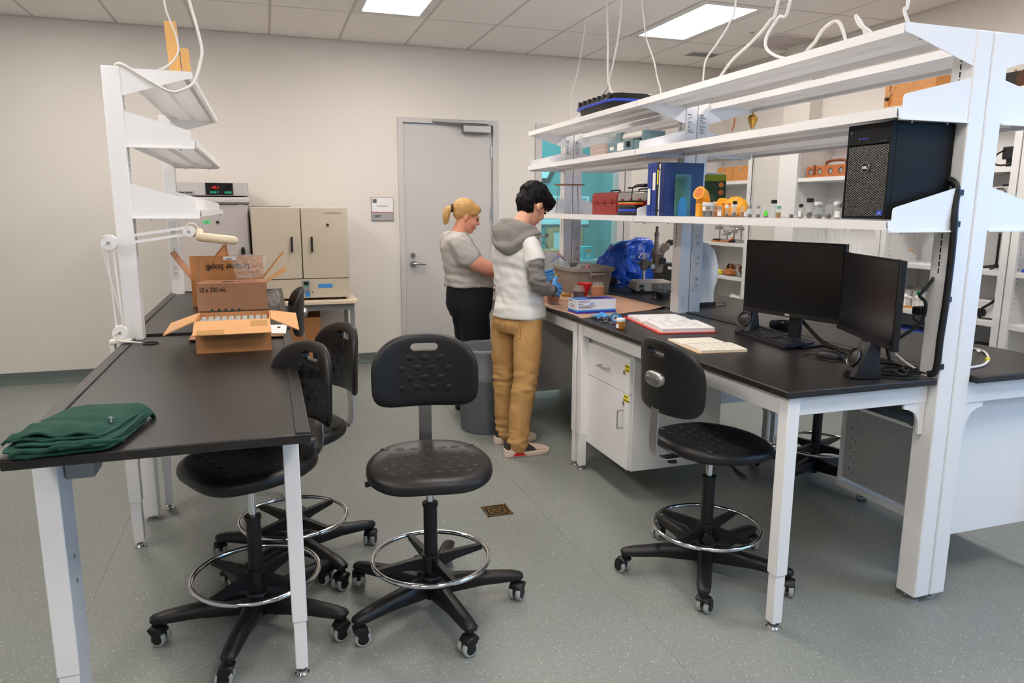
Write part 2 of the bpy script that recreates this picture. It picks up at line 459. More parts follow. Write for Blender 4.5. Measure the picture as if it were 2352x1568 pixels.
for i in range(6):
    j = (i+1) % 6; m.prism([A_[i], A_[j], C_[j], C_[i]], 'y', -.03, 0)
m.build('frame', 'dgreen', t, smooth=0); MB().prism(C_, 'y', -.012, 0).build('glass', 'white_cyan_lit', t, smooth=0)
t = thing('wooden_picture', 'weathered wooden frame with a pale panel leaning in the teal room', 'picture', (3.95, 9.499, .95))
MB().box(-.26, -.16, -.03, 0, 0, .33).box(.2, .28, -.03, 0, 0, .33).box(-.16, .2, -.03, 0, .28, .33).box(-.16, .2, -.03, 0, 0, .03).build('frame', 'tan', t, smooth=0)
B(-.16, .2, -.015, 0, .03, .28).build('panel', 'white_cyan_lit', t, smooth=0)
t = thing('side_bench', 'dark green topped bench standing in the teal room', 'bench', (3.1, 8.75, 0))
B(-.7, .46, -.25, .25, .98, 1.02).build('top', 'tan', t, smooth=0); B(-.68, .44, -.23, .23, .1, .98).build('body', 'dgreen', t, smooth=0)
for sx in (-.66, .4):
    for sy in (-.21, .19): B(sx, sx+.03, sy, sy+.03, 0, .1).build('leg', 'black', t, smooth=0)
t = thing('ring_stand', 'thin steel stand with a clamp on the bench in the teal room', 'stand', (3.36, 8.7, 1.02))
MB().cyl((0, 0, 0), (0, 0, .32), .007, n=8).box(-.07, .07, -.05, .05, 0, .012).build('rod', 'steel', t)
MB().cyl((-.15, 0, .17), (.03, 0, .17), .008, n=8).ell((.03, 0, .18), (.025, .025, .03), 10).build('clamp', 'black', t)
MB().tube(spline([(-.12, .01, .1), (-.02, .01, .09), (.05, .01, .03), (.04, .01, .008)], 5), .006, 6).build('hose', 'black', t)
t = thing('wall_shelf', 'narrow white shelf in the teal room under the cyan tinted box', 'shelf', (3.93, 8.6, .87))
B(-.16, .16, -.1, .1, 0, .022).build('board', 'white_cyan_lit', t, smooth=0); B(-.02, .02, -.03, .03, -.87, 0).build('post', 'white_cyan_lit', t, smooth=0)
t = thing('instrument_box', 'small white instrument box, cyan light in its colour, with a dark display on a shelf', 'instrument', (3.89, 8.6, .893))
B(-.08, .08, -.08, .08, 0, .17).build('case', 'box_cyan_lit', t, bevel=.006)
B(-.04, .05, -.083, -.079, .1, .13).build('display', 'tan', t, smooth=0)
MB().cyl((0, -.083, .05), (0, -.079, .05), .018, n=14).build('button', 'white_cyan_lit', t)
# ceiling vent and sprinkler
t = thing('ceiling_vent', 'small louvred ceiling vent near the far right corner', 'vent', (4.22, 6.62, ZC-.007))
m = MB().box(-.16, .16, -.09, -.075, -.004, .003).box(-.16, .16, .075, .09, -.004, .003).box(-.16, -.145, -.075, .075, -.004, .003).box(.145, .16, -.075, .075, -.004, .003); m.build('frame', 'ceil_bar', t, smooth=0)
for k in range(6): B(-.145, .145, -.07+k*.025, -.058+k*.025, -.003, .003).build('slat', 'greysteel', t, smooth=0)
t = thing('ceiling_vent', 'square ceiling vent above the orange box on the bookcase', 'vent', (4.62, 5.9, ZC-.007))
m = MB().box(-.28, .28, -.28, -.25, -.006, .003).box(-.28, .28, .25, .28, -.006, .003).box(-.28, -.25, -.25, .25, -.006, .003).box(.25, .28, -.25, .25, -.006, .003); m.build('frame', 'white_matt', t, smooth=0)
for k in range(9): B(-.25, .25, -.24+k*.055, -.21+k*.055, -.004, .003).build('slat', 'ceil_bar', t, smooth=0)
t = thing('sprinkler', 'small sprinkler head hanging from a ceiling tile', 'sprinkler', (4.12, 5.69, ZC-.004))
MB().lathe([(.022, 0), (.022, -.004), (.007, -.005), (.006, -.022), (.013, -.024), (.013, -.027), (0, -.028)], 14).build('head', 'steel', t)
# room sign
t = thing('room_sign', 'white and grey room sign 109C on the wall left of the door', 'sign', (1.079, YB, 1.41))
B(-.109, .109, -.012, 0, 0, .225).build('plate', 'steel_br', t, bevel=.002)
B(-.103, .103, -.014, -.012, .085, .219).build('white_panel', 'label_white', t, smooth=0)
B(-.103, .103, -.0145, -.012, .078, .083).build('red_line', 'red_bright', t, smooth=0)
B(-.103, .103, -.014, -.012, .006, .077).build('grey_panel', 'greypaint', t, smooth=0)
B(-.093, -.055, -.015, -.0138, .17, .207).build('logo', 'ink_soft', t, smooth=0)
text('lettering', 'Incubation', .026, 'ink_soft', t, (.0, -.0147, .132), FRONT, 'CENTER')
text('lettering', '109C', .036, 'ink', t, (-.093, -.0147, .03), FRONT, bold=.0008)
# floor drain
t = thing('floor_drain', 'square brass floor drain grate set in the vinyl floor', 'drain', (1.046, 3.343, 0))
B(-.068, .068, -.068, .068, .0002, .0012).build('pan', 'dark', t, smooth=0)
m = MB()
for s in (.066, .045, .024):
    for a in range(4):
        Mr = MX.Rotation(a*PI/2, 4, 'Z'); m.box(-s, s, s-.008, s, .0012, .003, Mr)
for a in range(4):
    Mr = MX.Rotation(a*PI/2+PI/4, 4, 'Z'); m.box(0, .09, -.004, .004, .0012, .003, Mr)
m.build('grate', 'brass', t, smooth=0)
# ================================================================== benches
def leg(p, x0, x1, y0, y1, top, joint=.27, z0=.03, screws=None):
    l = B(x0, x1, y0, y1, joint, top).build('leg', 'white', p, bevel=.003)
    d = .004
    B(x0+d, x1-d, y0+d, y1-d, z0, joint+.02).build('lower_leg', 'white', l, bevel=.003)
    cx, cy = (x0+x1)/2, (y0+y1)/2; r = min(.026, (x1-x0)/2)
    MB().lathe([(r, 0), (r, .008), (r*.8, .012), (r*.8, .018), (r*.35, .02), (r*.35, z0)], 20, (cx, cy, 0)).build('levelling_foot', 'chrome', l)
    if screws:
        for z in (.5, .42): MB().cyl((x1-.001, cy, z), (x1+.003, cy, z), .007, n=8).build('bolt', 'steel', l)
    return l
def worktop(p, x0, x1, y0, y1, z0, z1, lip=(), name='worktop'):
    w = B(x0, x1, y0, y1, z0, z1).build(name, 'black_top', p, bevel=.004)
    for a in lip: B(*a, z1-.001, z1+.006).build('raised_edge', 'black_top', w, bevel=.003)
    return w
T = .914
# left bench, near section: X -.65 .. .085, Y 1.994 .. 3.795
t = thing('lab_table', 'black topped lab table at left front with a green sweater on it', 'table')
worktop(t, -.652, .085, 1.994, 3.795, T-.028, T, ((-.652, -.612, 1.994, 3.795), (.045, .085, 1.994, 3.795)))
leg(t, .010, .058, 2.255, 2.303, T-.028, .20)
leg(t, -.662, -.600, 2.255, 2.39, T-.028, .15, screws=1)
leg(t, -.652, -.600, 3.44, 3.49, T-.028, .22, screws=1)
leg(t, .005, .045, 3.44, 3.49, T-.028, .22)
for y in (2.265, 3.45): B(-.60, .008, y, y+.035, T-.11, T-.03).build('cross_rail', 'white', t, smooth=0)
B(-.50, -.46, 2.303, 3.44, T-.09, T-.03).build('long_rail', 'white', t, smooth=0)
MB().prism([(2.31, T-.03), (2.75, T-.03), (2.62, T-.10), (2.40, T-.17), (2.31, T-.17)], 'x', -.594, -.52).build('cable_tray', 'greysteel', t, smooth=0)
MB().lathe([(.034, 0), (.034, .004), (.028, .006), (.028, .001), (0, .001)], 24, (-.53, 3.60, T)).build('cable_grommet', 'black', t)
t = thing('lab_table', 'black topped lab table at left rear carrying the tall cardboard box', 'table')
worktop(t, -.672, .085, 3.825, 5.70, T-.018, T+.012, ((-.672, -.632, 3.825, 5.70), (.045, .085, 3.825, 5.70), (-.632, .045, 5.66, 5.70)))
leg(t, .005, .045, 3.85, 3.90, T-.02, .22); leg(t, .005, .045, 5.6, 5.65, T-.02, .22); leg(t, -.63, -.59, 5.63, 5.68, T-.02, .22)
leg(t, -.57, -.53, 3.86, 3.91, T-.02, .22)
for y in (3.86, 5.61): B(-.53, .005, y, y+.03, T-.1, T-.02).build('cross_rail', 'white', t, smooth=0)

# ---- shelving hardware
def post(p, x0, x1, y0, y1, z0, z1, slots=None, foot=True, name='upright'):
    o = B(x0, x1, y0, y1, z0, z1).build(name, 'white', p, bevel=.005, seg=3)
    if slots:
        m = MB(); z = 1.3
        while z < z1-.08:
            if slots[0] == 'x':
                xx = x0 if slots[1] < 0 else x1
                m.box(xx-.0008, xx+.0008, y0+slots[2], y0+slots[2]+.005, z, z+.019)
            z += .0254
        stuff(m.build('slot_row', 'ink', o, smooth=0))
    if foot and z0 < .1:
        MB().lathe([(.028, 0), (.028, .008), (.02, .013), (.01, .014), (.01, z0)], 18, ((x0+x1)/2, (y0+y1)/2, 0)).build('levelling_foot', 'chrome', o)
    return o
def shelf(p, xb, xf, y0, y1, z, lipt, style, rise=.118, yb0=True, yb1=True):
    """steel shelf, xb at the uprights, xf the free edge; style 'under' (gusset below) or 'over' (end guard above)."""
    s = 1 if xf > xb else -1
    m = MB()
    lo, hi = min(xb, xf), max(xb, xf)
    m.box(lo, hi, y0, y1, z-.003, z)
    a, b = (xf-.004*s, xf); m.box(min(a, b), max(a, b), y0, y1, z-lipt, z-.003)
    a, b = (xf-.018*s, xf-.004*s); m.box(min(a, b), max(a, b), y0+.002, y1-.002, z-lipt, z-lipt+.003)
    a, b = (xb, xb+.004*s); m.box(min(a, b), max(a, b), y0, y1, z-lipt, z-.003)
    w = abs(xf-xb)
    for f in (.30, .72):
        c = xb+s*w*f
        m.prism([(c-.052, z-.003), (c-.038, z-.02), (c+.038, z-.02), (c+.052, z-.003)], 'y', y0+.004, y1-.004)
    o = m.build('shelf', 'white', p, smooth=0)
    for on, y, dy in ((yb0, y0, -.003), (yb1, y1, .0)):
        if not on: continue
        if style == 'under':
            pg = [(xb, z+.002), (xf-.004*s, z+.002), (xf, z-.006), (xf-.005*s, z-.028), (xf-.04*s, z-.035), (xb, z-.116)]
        else:
            pg = [(xb, z-.036), (xf-.012*s, z-.036), (xf-.006*s, z-.004), (xf-.024*s, z), (xf-.024*s, z+.034), (xf-.028*s, z+.042), (xf-.04*s, z+.047), (xb, z+rise)]
        MB().prism(pg, 'y', y+dy, y+dy+.003).build('bracket', 'white', o, smooth=0)
        lo2, hi2 = min(xb, xf-.012*s), max(xb, xf-.012*s)
        if style == 'over': B(lo2, hi2, y+dy-.010 if dy < 0 else y, y+dy+.003 if dy < 0 else y+.013, z-.04, z-.034).build('bracket_flange', 'white', o, smooth=0)
        for fx in (.25, .75):
            xx = xb+s*w*fx; MB().cyl((xx, y+.006, z-.047), (xx, y+.006, z-.034), .004, n=8).build('screw', 'steel', o)
    return o
def outlet_strip(p, x0, x1, y, z0, z1, n, pitch_pair):
    o = B(x0, x1, y-.003, y, z0, z1).build('outlet_strip', 'white_matt', p, smooth=0)
    cx = (x0+x1)/2
    for k in range(n):
        zc = z1-.085-k*pitch_pair
        for dz in (.02, -.02):
            d = MB().lathe([(.0165, 0), (.0165, .003), (.014, .004), (0, .004)], 18, (0, 0, 0), MX.Translation((cx, y-.003, zc+dz)) @ MX.Rotation(PI/2, 4, 'X') @ MX.Diagonal((.92, 1, 1, 1)))
            q = d.build('outlet', 'offwhite', o)
            h = MB().box(cx-.0065, cx-.0045, y-.0078, y-.0065, zc+dz-.001, zc+dz+.007).box(cx+.0035, cx+.0095, y-.0078, y-.0065, zc+dz+.001, zc+dz+.004).box(cx+.0035, cx+.0055, y-.0078, y-.0065, zc+dz-.003, zc+dz+.007).cyl((cx, y-.0078, zc+dz-.007+.002), (cx, y-.0065, zc+dz-.005), .0024, n=8)
            h.build('outlet_slots', 'ink', o, smooth=0)
    for zz in (z0+.012, z1-.012):
        for xx in (x0+.01, x1-.01): MB().cyl((xx, y-.005, zz), (xx, y-.002, zz), .0025, n=6).build('screw', 'steel_br', o)
    return o
# ---- left rack
t = thing('bench_rack', 'white steel rack with three shelves over the left lab tables', 'rack', (0, 0, 0))
for y in (3.735, 5.56):
    post(t, -.655, -.58, y, y+.085, .03, 2.14, ('x', 1, .035))
shelf(t, -.58, -.285, 3.742, 5.56, 2.132, .03, 'under')
shelf(t, -.58, -.285, 3.742, 5.56, 1.832, .03, 'over')
shelf(t, -.58, -.285, 3.742, 5.56, 1.515, .03, 'over')
outlet_strip(t, -.645, -.60, 5.56, 1.03, 1.43, 3, .125)
# ---- island benches
def bench(label, x0, x1, y0, y1, legs, sgn):
    t = thing('lab_bench', label, 'bench')
    T = .915
    worktop(t, x0, x1, y0, y1, T-.025, T)
    xe = x0 if sgn < 0 else x1                         # free long edge
    a, b = (xe+.03, xe+.055) if sgn < 0 else (xe-.055, xe-.03)
    B(a, b, y0+.05, y1-.05, T-.1, T-.025).build('apron_rail', 'white', t, smooth=0, bevel=.002)
    for y in legs:
        q = (xe+.022, xe+.072) if sgn < 0 else (xe-.072, xe-.022)
        leg(t, q[0], q[1], y, y+.05, T-.025, .22)
    return t
tb = bench('black topped bench with the computer monitors and open binder', 1.655, 2.325, 1.967, 3.808, (1.985, 3.735), -1)
B(1.73, 2.325, 2.005, 2.03, .815, .89).build('end_rail', 'white', tb, bevel=.002)
MB().prism([(2.225, .815), (2.325, .815), (2.325, .69), (2.305, .69), (2.30, .74), (2.28, .775), (2.25, .79), (2.225, .795)], 'y', 2.01, 2.02).build('gusset', 'white', tb, smooth=0)
for a in ((2.325, 2.405, 2.065, 3.765),): worktop(tb, a[0], a[1], a[2], a[3], .89, .915, ((2.375, 2.405, 2.065, 3.765),), 'worktop_infill')
tf = bench('black topped far bench with the brown paper, jars and grey tub', 1.655, 2.325, 3.812, 5.64, (3.815, 5.57), -1)
for a in ((2.325, 2.405, 3.9, 5.57),): worktop(tf, a[0], a[1], a[2], a[3], .89, .915, ((2.375, 2.405, 3.9, 5.57),), 'worktop_infill')
B(2.30, 2.32, 3.90, 5.57, .06, .86).build('modesty_panel', 'panel_grey', tf, smooth=0)
tr_ = bench('black topped bench beyond the rack with the white cable on it', 2.49, 3.125, 1.94, 3.808, (1.98, 3.735), 1)
B(2.49, 3.05, 1.98, 2.005, .805, .89).build('end_rail', 'white', tr_, bevel=.002)
MB().prism([(2.59, .805), (2.49, .805), (2.49, .68), (2.51, .68), (2.515, .73), (2.535, .765), (2.565, .78), (2.59, .785)], 'y', 1.985, 1.995).build('gusset', 'white', tr_, smooth=0)
worktop(tr_, 2.41, 2.49, 2.065, 3.765, .89, .915, ((2.41, 2.44, 2.065, 3.765),), 'worktop_infill')
trf = bench('black topped far bench beyond the rack carrying the microscope and blue cover', 2.49, 3.125, 3.812, 5.64, (3.815, 5.57), 1)
worktop(trf, 2.41, 2.49, 3.9, 5.57, .89, .915, ((2.41, 2.44, 3.9, 5.57),), 'worktop_infill')
# ---- island rack
t = thing('bench_rack', 'long white steel rack of uprights and shelves over the island benches', 'rack')
Y3 = (1.968, 3.79, 5.60)
for y in Y3:
    l = post(t, 2.33, 2.405, y, y+.09, .03, 2.134, ('x', -1, .05))
    r = post(t, 2.41, 2.485, y, y+.09, .03, 2.134, ('x', 1, .05))
    if y > 3:
        for o, x0 in ((l, 2.337), (r, 2.417)):
            B(x0, x0+.06, y-.001, y+.001, 1.955, 2.075).build('spec_label', 'label_white', o, smooth=0)
            m = MB(); m.box(x0+.004, x0+.026, y-.0016, y, 2.064, 2.070)
            rr = random.Random(int(x0*1000))
            z = 2.058
            while z > 1.96:
                ln = rr.uniform(.1, .9)
                m.box(x0+.004, x0+.004+.05*ln, y-.0015, y, z, z+.0018); z -= rr.choice((.004, .004, .008))
            stuff(m.build('fine_print', 'ink_soft', o, smooth=0))
outlet_strip(t, 2.418, 2.478, 3.79, 1.035, 1.435, 3, .125)
outlet_strip(t, 2.418, 2.478, 5.60, 1.035, 1.435, 3, .125)
B(2.352, 2.368, 3.7885, 3.79, .95, 1.01).build('switch_plate', 'offwhite', t, smooth=0)
for y0, y1 in ((1.975, 3.795), (3.805, 5.605)):
    shelf(t, 2.33, 2.015, y0, y1, 2.132, .032, 'under')
    shelf(t, 2.33, 2.015, y0, y1, 1.866, .032, 'over', .112)
    shelf(t, 2.33, 2.015, y0, y1, 1.492, .032, 'over')
    shelf(t, 2.485, 2.80, y0, y1, 2.132, .032, 'under')
    shelf(t, 2.485, 2.80, y0, y1, 1.866, .032, 'over', .112)
    shelf(t, 2.485, 2.80, y0, y1, 1.492, .032, 'over')
# under-bench tray on the near right bench
MB().prism([(2.30, .72), (2.32, .70), (2.46, .70), (2.48, .715), (2.48, .72), (2.46, .705), (2.32, .705)], 'y', 2.06, 3.75).build('cable_tray', 'white', t, smooth=0)
# ---- drawer cabinets
def cabinet(label, x0, x1, y0, y1, z0, z1, drawer, sgn=-1, stickers=None):
    t = thing('drawer_cabinet', label, 'cabinet')
    B(x0+(.018 if sgn < 0 else 0), x1-(.018 if sgn > 0 else 0), y0, y1, z0, z1).build('body', 'white_matt', t, smooth=0, bevel=.002)
    if sgn > 0: return t
    xf = x0+.018
    zd = z1-.03-drawer
    d1 = B(x0, xf-.001, y0+.012, y1-.012, zd+.002, z1-.03).build('drawer', 'white', t, bevel=.002)
    d2 = B(x0, xf-.001, y0+.012, y1-.012, z0+.004, zd-.002).build('door', 'white', t, bevel=.002)
    yc = (y0+y1)/2; zc = (zd+z1-.03)/2
    def pull(p, a, b):
        o = V((-.03, 0, 0)); A_, B_ = V(a), V(b)
        MB().tube(spline([A_, A_+o*.85, A_+o+(B_-A_)*.06, B_+o-(B_-A_)*.06, B_+o*.85, B_], 4), .0045, 8).build('handle', 'steel', p)
    pull(d1, (x0, yc+.048, zc), (x0, yc-.048, zc))
    pull(d2, (x0, y0+.075, zd-.095), (x0, y0+.075, zd-.19))
    for d, z in ((d1, zc+.015), (d2, zd-.055)):
        MB().cyl((x0-.004, y0+.07, z), (x0, y0+.07, z), .011, n=14).box(x0-.005, x0-.004, y0+.068, y0+.072, z-.007, z+.007).build('lock', 'steel', d)
    for z in (zd-.1, z0+.12):
        MB().box(x0-.002, x0+.004, y1-.012, y1+.004, z-.035, z+.035).cyl((x0-.003, y1-.006, z-.035), (x0-.003, y1-.006, z+.035), .004, n=8).build('hinge', 'steel_br', d2)
    if stickers:
        for d, z, lines in ((d1, zc+.03, stickers[0]), (d2, zd-.035, stickers[1])):
            for k, s in enumerate(lines):
                B(x0-.0008, x0, y0+.016, y0+.066+.008*(k == 1 and len(s) > 16), z+.012-k*.02, z+.03-k*.02).build('yellow_sticker', 'yellow', d, smooth=0)
                text('lettering', s, .0095, 'ink', d, (x0-.001, y0+.064+.008*(k == 1 and len(s) > 16), z+.017-k*.02), SIDE, sx=.6)
    return t
cabinet('white drawer cabinet with yellow stickers under the right bench', 1.722, 2.27, 3.215, 3.80, .175, .805, .19, -1, (('OFFICE SUPPLIES', 'TALLY COUNTERS'), ('CAMERA EQUIP', 'COMPUTER ACCESSORIES')))
cabinet('white drawer cabinet in front of the woman under the far bench', 1.722, 2.27, 4.96, 5.56, .175, .805, .19)
c = thing('open_cabinet', 'white suspended cabinet with pegged grey back under the near right bench', 'cabinet')
B(2.56, 3.09, 2.06, 2.075, .22, .80).build('side_panel', 'white', c, smooth=0); B(2.56, 3.09, 2.64, 2.655, .22, .80).build('side_panel', 'white', c, smooth=0)
B(2.575, 2.59, 2.075, 2.64, .26, .80).build('back_panel', 'panel_grey', c, smooth=0); B(2.56, 3.09, 2.075, 2.64, .22, .245).build('bottom_panel', 'white', c, smooth=0)
B(2.59, 3.09, 2.075, 2.64, .785, .80).build('top_panel', 'white', c, smooth=0)
m = MB()
for yy in (2.575, 2.60):
    for k in range(9): m.box(2.5745, 2.576, yy, yy+.004, .30+k*.05+(yy > 2.59)*.012, .308+k*.05+(yy > 2.59)*.012)
stuff(m.build('peg_slots', 'ink', c, smooth=0))
c = thing('open_cabinet', 'pale suspended cabinet glimpsed under the far bench beyond the right stool', 'cabinet')
B(2.70, 3.0, 3.9, 4.5, .28, .80).build('body', 'white', c, smooth=0, bevel=.003)
B(3.0, 3.018, 3.91, 4.49, .29, .79).build('door', 'white', c, smooth=0, bevel=.002)
# ================================================================== lab stools (front = local +X)
def super_r(t, a, b, e):
    c, s = math.cos(t), math.sin(t)
    k = (abs(c/a)**e + abs(s/b)**e)**(-1/e)
    return k*c, k*s
def make_stool():
    t = thing('lab_stool', '', 'stool')
    # five star base
    lg = MB()
    st = []
    for x, w, z0, z1 in ((.02, .036, .055, .128), (.06, .034, .062, .130), (.2, .030, .078, .124), (.315, .028, .08, .115), (.352, .025, .083, .108), (.362, .015, .087, .102)):
        st.append([V((x, -w*.8, z0)), V((x, w*.8, z0)), V((x, w, (z0+z1)/2)), V((x, w*.75, z1-.004)), V((x, w*.3, z1)), V((x, -w*.3, z1)), V((x, -w*.75, z1-.004)), V((x, -w, (z0+z1)/2))])
    lg.loft(st); lm = lg.mesh('base_leg', 50)
    ch = MB().cyl((.345, 0, .03), (.345, 0, .092), .012, n=10)
    ch.loft([[V((.345+dx*cs, w, .033+dz*cs)) for dx, dz in ((-.012, -.012), (-.034, -.006), (-.036, .018), (-.022, .036), (.004, .04), (.02, .03))] for w, cs in ((-.026, .9), (-.02, 1), (.02, 1), (.026, .9))])
    cm = ch.mesh('caster', 50)
    wm = {}
    for s in (-1, 1):
        w = MB().lathe([(.0265, 0), (.0285, .003), (.0285, .015), (.026, .018), (.019, .0185)], 20, (0, 0, 0), MX.Translation((.33, s*.007, .0285)) @ MX.Rotation(-s*PI/2, 4, 'X'))
        hb = MB().lathe([(.0195, .012), (.0195, .0195), (0, .02)], 16, (0, 0, 0), MX.Translation((.33, s*.007, .0285)) @ MX.Rotation(-s*PI/2, 4, 'X'))
        wm[s] = (w.mesh('caster_wheel'), hb.mesh('wheel_hub'))
    for me, m in ((lm, 'black_pl'), (cm, 'black_pl'), (wm[1][0], 'grey_tire'), (wm[-1][0], 'grey_tire'), (wm[1][1], 'black_pl'), (wm[-1][1], 'black_pl')): me.materials.append(MATS[m])
    for k in range(5):
        o = bpy.data.objects.new('base_leg', lm); COL.objects.link(o); o.parent = t; o.rotation_euler = (0, 0, k*2*PI/5)
        for nm, me in (('caster', cm), ('caster_wheel', wm[1][0]), ('caster_wheel', wm[-1][0]), ('wheel_hub', wm[1][1]), ('wheel_hub', wm[-1][1])):
            c = bpy.data.objects.new(nm, me); COL.objects.link(c); c.parent = o
            if nm != 'caster' or 1:
                a = (0.9, -1.4, 2.2, -.5, 1.7)[k]
                c.matrix_local = MX.Translation((.345, 0, 0)) @ MX.Rotation(a, 4, 'Z') @ MX.Translation((-.345, 0, 0))
    MB().lathe([(0, .035), (.02, .035), (.022, .055), (.045, .06), (.047, .12), (.038, .135), (.03, .137)], 20).build('base_hub', 'black_pl', t)
    MB().lathe([(.026, .13), (.026, .415), (.03, .417), (.03, .43), (.016, .432)], 20).build('column_sleeve', 'black_pl', t)
    MB().lathe([(.014, .30), (.014, .49), (.0135, .4905), (.0135, .492), (.014, .4925), (.014, .55)], 18).build('gas_column', 'chrome', t)
    # foot ring
    rg = [V((.223*math.cos(a), .223*math.sin(a), .205)) for a in [2*PI*k/48 for k in range(48)]]
    ring = MB().tube(rg, .0095, 10, True).build('foot_ring', 'chrome', t)
    h = MB().lathe([(.027, .155), (.038, .156), (.04, .2), (.036, .222), (.027, .224)], 18)
    for k in range(4):
        a = k*PI/2+.35
        Mr = MX.Rotation(a, 4, 'Z')
        h.loft([[Mr @ V((x, y, z)) for y, z in ((-w, z0), (w, z0), (w, z1), (-w, z1))] for x, w, z0, z1 in ((.03, .013, .16, .215), (.1, .011, .178, .214), (.216, .01, .19, .21))])
    h.build('ring_spider', 'black_pl', t)
    kn = MB().lathe([(0, 0), (.022, 0), (.025, .006), (.025, .02), (.014, .024), (.01, .03)], 16, (0, 0, 0), MX.Rotation(-2.1, 4, 'Z') @ MX.Translation((.072, 0, .175)) @ MX.Rotation(-PI/2, 4, 'Y'))
    kn.build('clamp_knob', 'black_pl', t)
    # seat
    def zt(x, y, q):
        z = .604 - .013*(1-q*q) + .010*max(0, -x/.2)**2 - .034*max(0, x/.225-.35)**2 + .006*math.cos(y/.23*PI)*max(0, x/.2)
        return z
    rings = []; n = 56
    def out(th, q): 
        x, y = super_r(th, .225, .235, 2.7); x *= (1+.0*y); y *= (1 - .10*max(0, -x/.22))
        return x*q, y*q
    for q in (.02, .2, .4, .6, .75, .86, .93, .97, .99):
        dz = -.02*max(0, (q-.86)/.14)**2
        rings.append([V((*out(2*PI*k/n, q), zt(*out(2*PI*k/n, q), q)+dz)) for k in range(n)])
    for q, z in ((1, -.034), (.985, -.046), (.94, -.054)):
        rings.append([V((*out(2*PI*k/n, q), zt(*out(2*PI*k/n, 1), 1)+z)) for k in range(n)])
    for q, z in ((.7, .548), (.3, .546), (.02, .546)): rings.append([V((*out(2*PI*k/n, q), z)) for k in range(n)])
    seat = MB().loft(rings).build('seat', 'black_poly', t, smooth=60)
    m = MB()
    for i in range(6):
        x = -.13+.05*i
        for j in range(-3, 4):
            y = j*.055+(.0275 if i % 2 else 0)
            if abs(y) > .18: continue
            q = math.hypot(x/.225, y/.235)
            zz = zt(x, y, q)
            m.ell((x, y, zz-.0015), (.011, .018, .0032), 10)
    stuff(m.build('seat_bumps', 'black_poly', seat))
    # seat plate, lever, strut
    MB().box(-.12, .11, -.055, .055, .535, .548).box(-.05, .05, -.04, .04, .522, .536).build('seat_plate', 'steel', t, bevel=.004)
    MB().tube([(-.02, -.05, .53), (-.02, -.17, .525), (-.02, -.19, .515), (-.02, -.24, .505)], [.005, .005, .010, .012], 8).build('height_lever', 'black', t)
    path = [(-.02, .538), (-.17, .538), (-.235, .540), (-.268, .553), (-.283, .585), (-.285, .65), (-.280, .76), (-.277, .87), (-.282, .90)]
    pts = spline([(x, 0, z) for x, z in path], 5)
    rr = []
    for i, p in enumerate(pts):
        a = pts[max(i-1, 0)]; b = pts[min(i+1, len(pts)-1)]; d = (b-a).normalized(); nrm = V((-d.z, 0, d.x))
        rr.append([p+nrm*s+V((0, y, 0)) for s, y in ((-.0025, -.026), (.0025, -.026), (.0025, .026), (-.0025, .026))])
    MB().loft(rr).build('back_strut', 'steel', t, smooth=30)
    MB().tube([(-.19, 0, .515), (-.19, 0, .538)], [.02, .014], 8).build('adjust_knob', 'black', t)
    pl = []
    for q, x in ((1, -.279), (1, -.292), (.93, -.300), (.8, -.304)):
        pl.append([V((x, *[c*q for c in super_r(2*PI*k/24, .058, .03, 2.6)])) for k in range(24)])
    pl = [[V((p.x, p.y, p.z*(1 if p.z > 0 else 1.05)+.873)) for p in r] for r in pl]
    cp = MB().loft(pl).build('clamp_plate', 'steel_br', t, smooth=50)
    for y in (-.036, .036): MB().cyl((-.308, y, .875), (-.303, y, .875), .008, n=10).build('bolt', 'steel_br', cp)
    # backrest: arched shell, bent about the vertical, with a hand slot
    W, H = .212, .15
    def bo(th):
        x, y = super_r(th, W, H, 5 if math.sin(th) < 0 else 2.35)
        return x, y
    def bend(y, z, off):
        return V((-.272 + 1.5*y*y + .05*max(0, -z)*.6 - .10*max(0, z)*.55 + off, y, .885+z))
    rings = []; n = 64
    for q, o in ((.03, .014), (.3, .014), (.55, .014), (.75, .014), (.88, .0135), (.95, .010), (.985, .004), (1, -.003), (.985, -.010), (.95, -.014), (.85, -.016), (.6, -.016), (.3, -.016), (.03, -.016)):
        rings.append([bend(bo(2*PI*k/n)[0]*q, bo(2*PI*k/n)[1]*q, o) for k in range(n)])
    br = MB().loft(rings).build('backrest', 'black_poly', t, smooth=60)
    sl = MB().loft([[V((x, .0155*math.cos(a)+(.04 if math.cos(a) > 0 else -.04), .98+.0155*math.sin(a))) for a in [2*PI*(k+.5)/32 for k in range(32)]] for x in (-.4, -.1)]).build('cut', 'black', None)
    boolean(br, sl)
    m = MB()
    for i, (z, nn) in enumerate(((.052, 3), (.01, 4), (-.03, 3), (-.07, 4))):
        for j in range(nn):
            y = (j-(nn-1)/2)*.066
            c = bend(y, z, .0145); m.ell(c, (.0022, .021, .0125), 12)
    stuff(m.build('backrest_bumps', 'black_poly', br))
    return t
stool = make_stool()
def place(o, label, x, y, head, basea, dz=0):
    o.location = (x, y, 0); o.rotation_euler = (0, 0, R(head)); o['label'] = label; o['group'] = 'black lab stools'
    k = 0
    for c in o.children:
        if c.name.split('.')[0] in ('seat', 'seat_plate', 'height_lever', 'gas_column', 'back_strut', 'adjust_knob'): c.location.z += dz
        if c.name.startswith('base_leg'):
            c.rotation_euler = (0, 0, R(basea+72*k-head)); k += 1
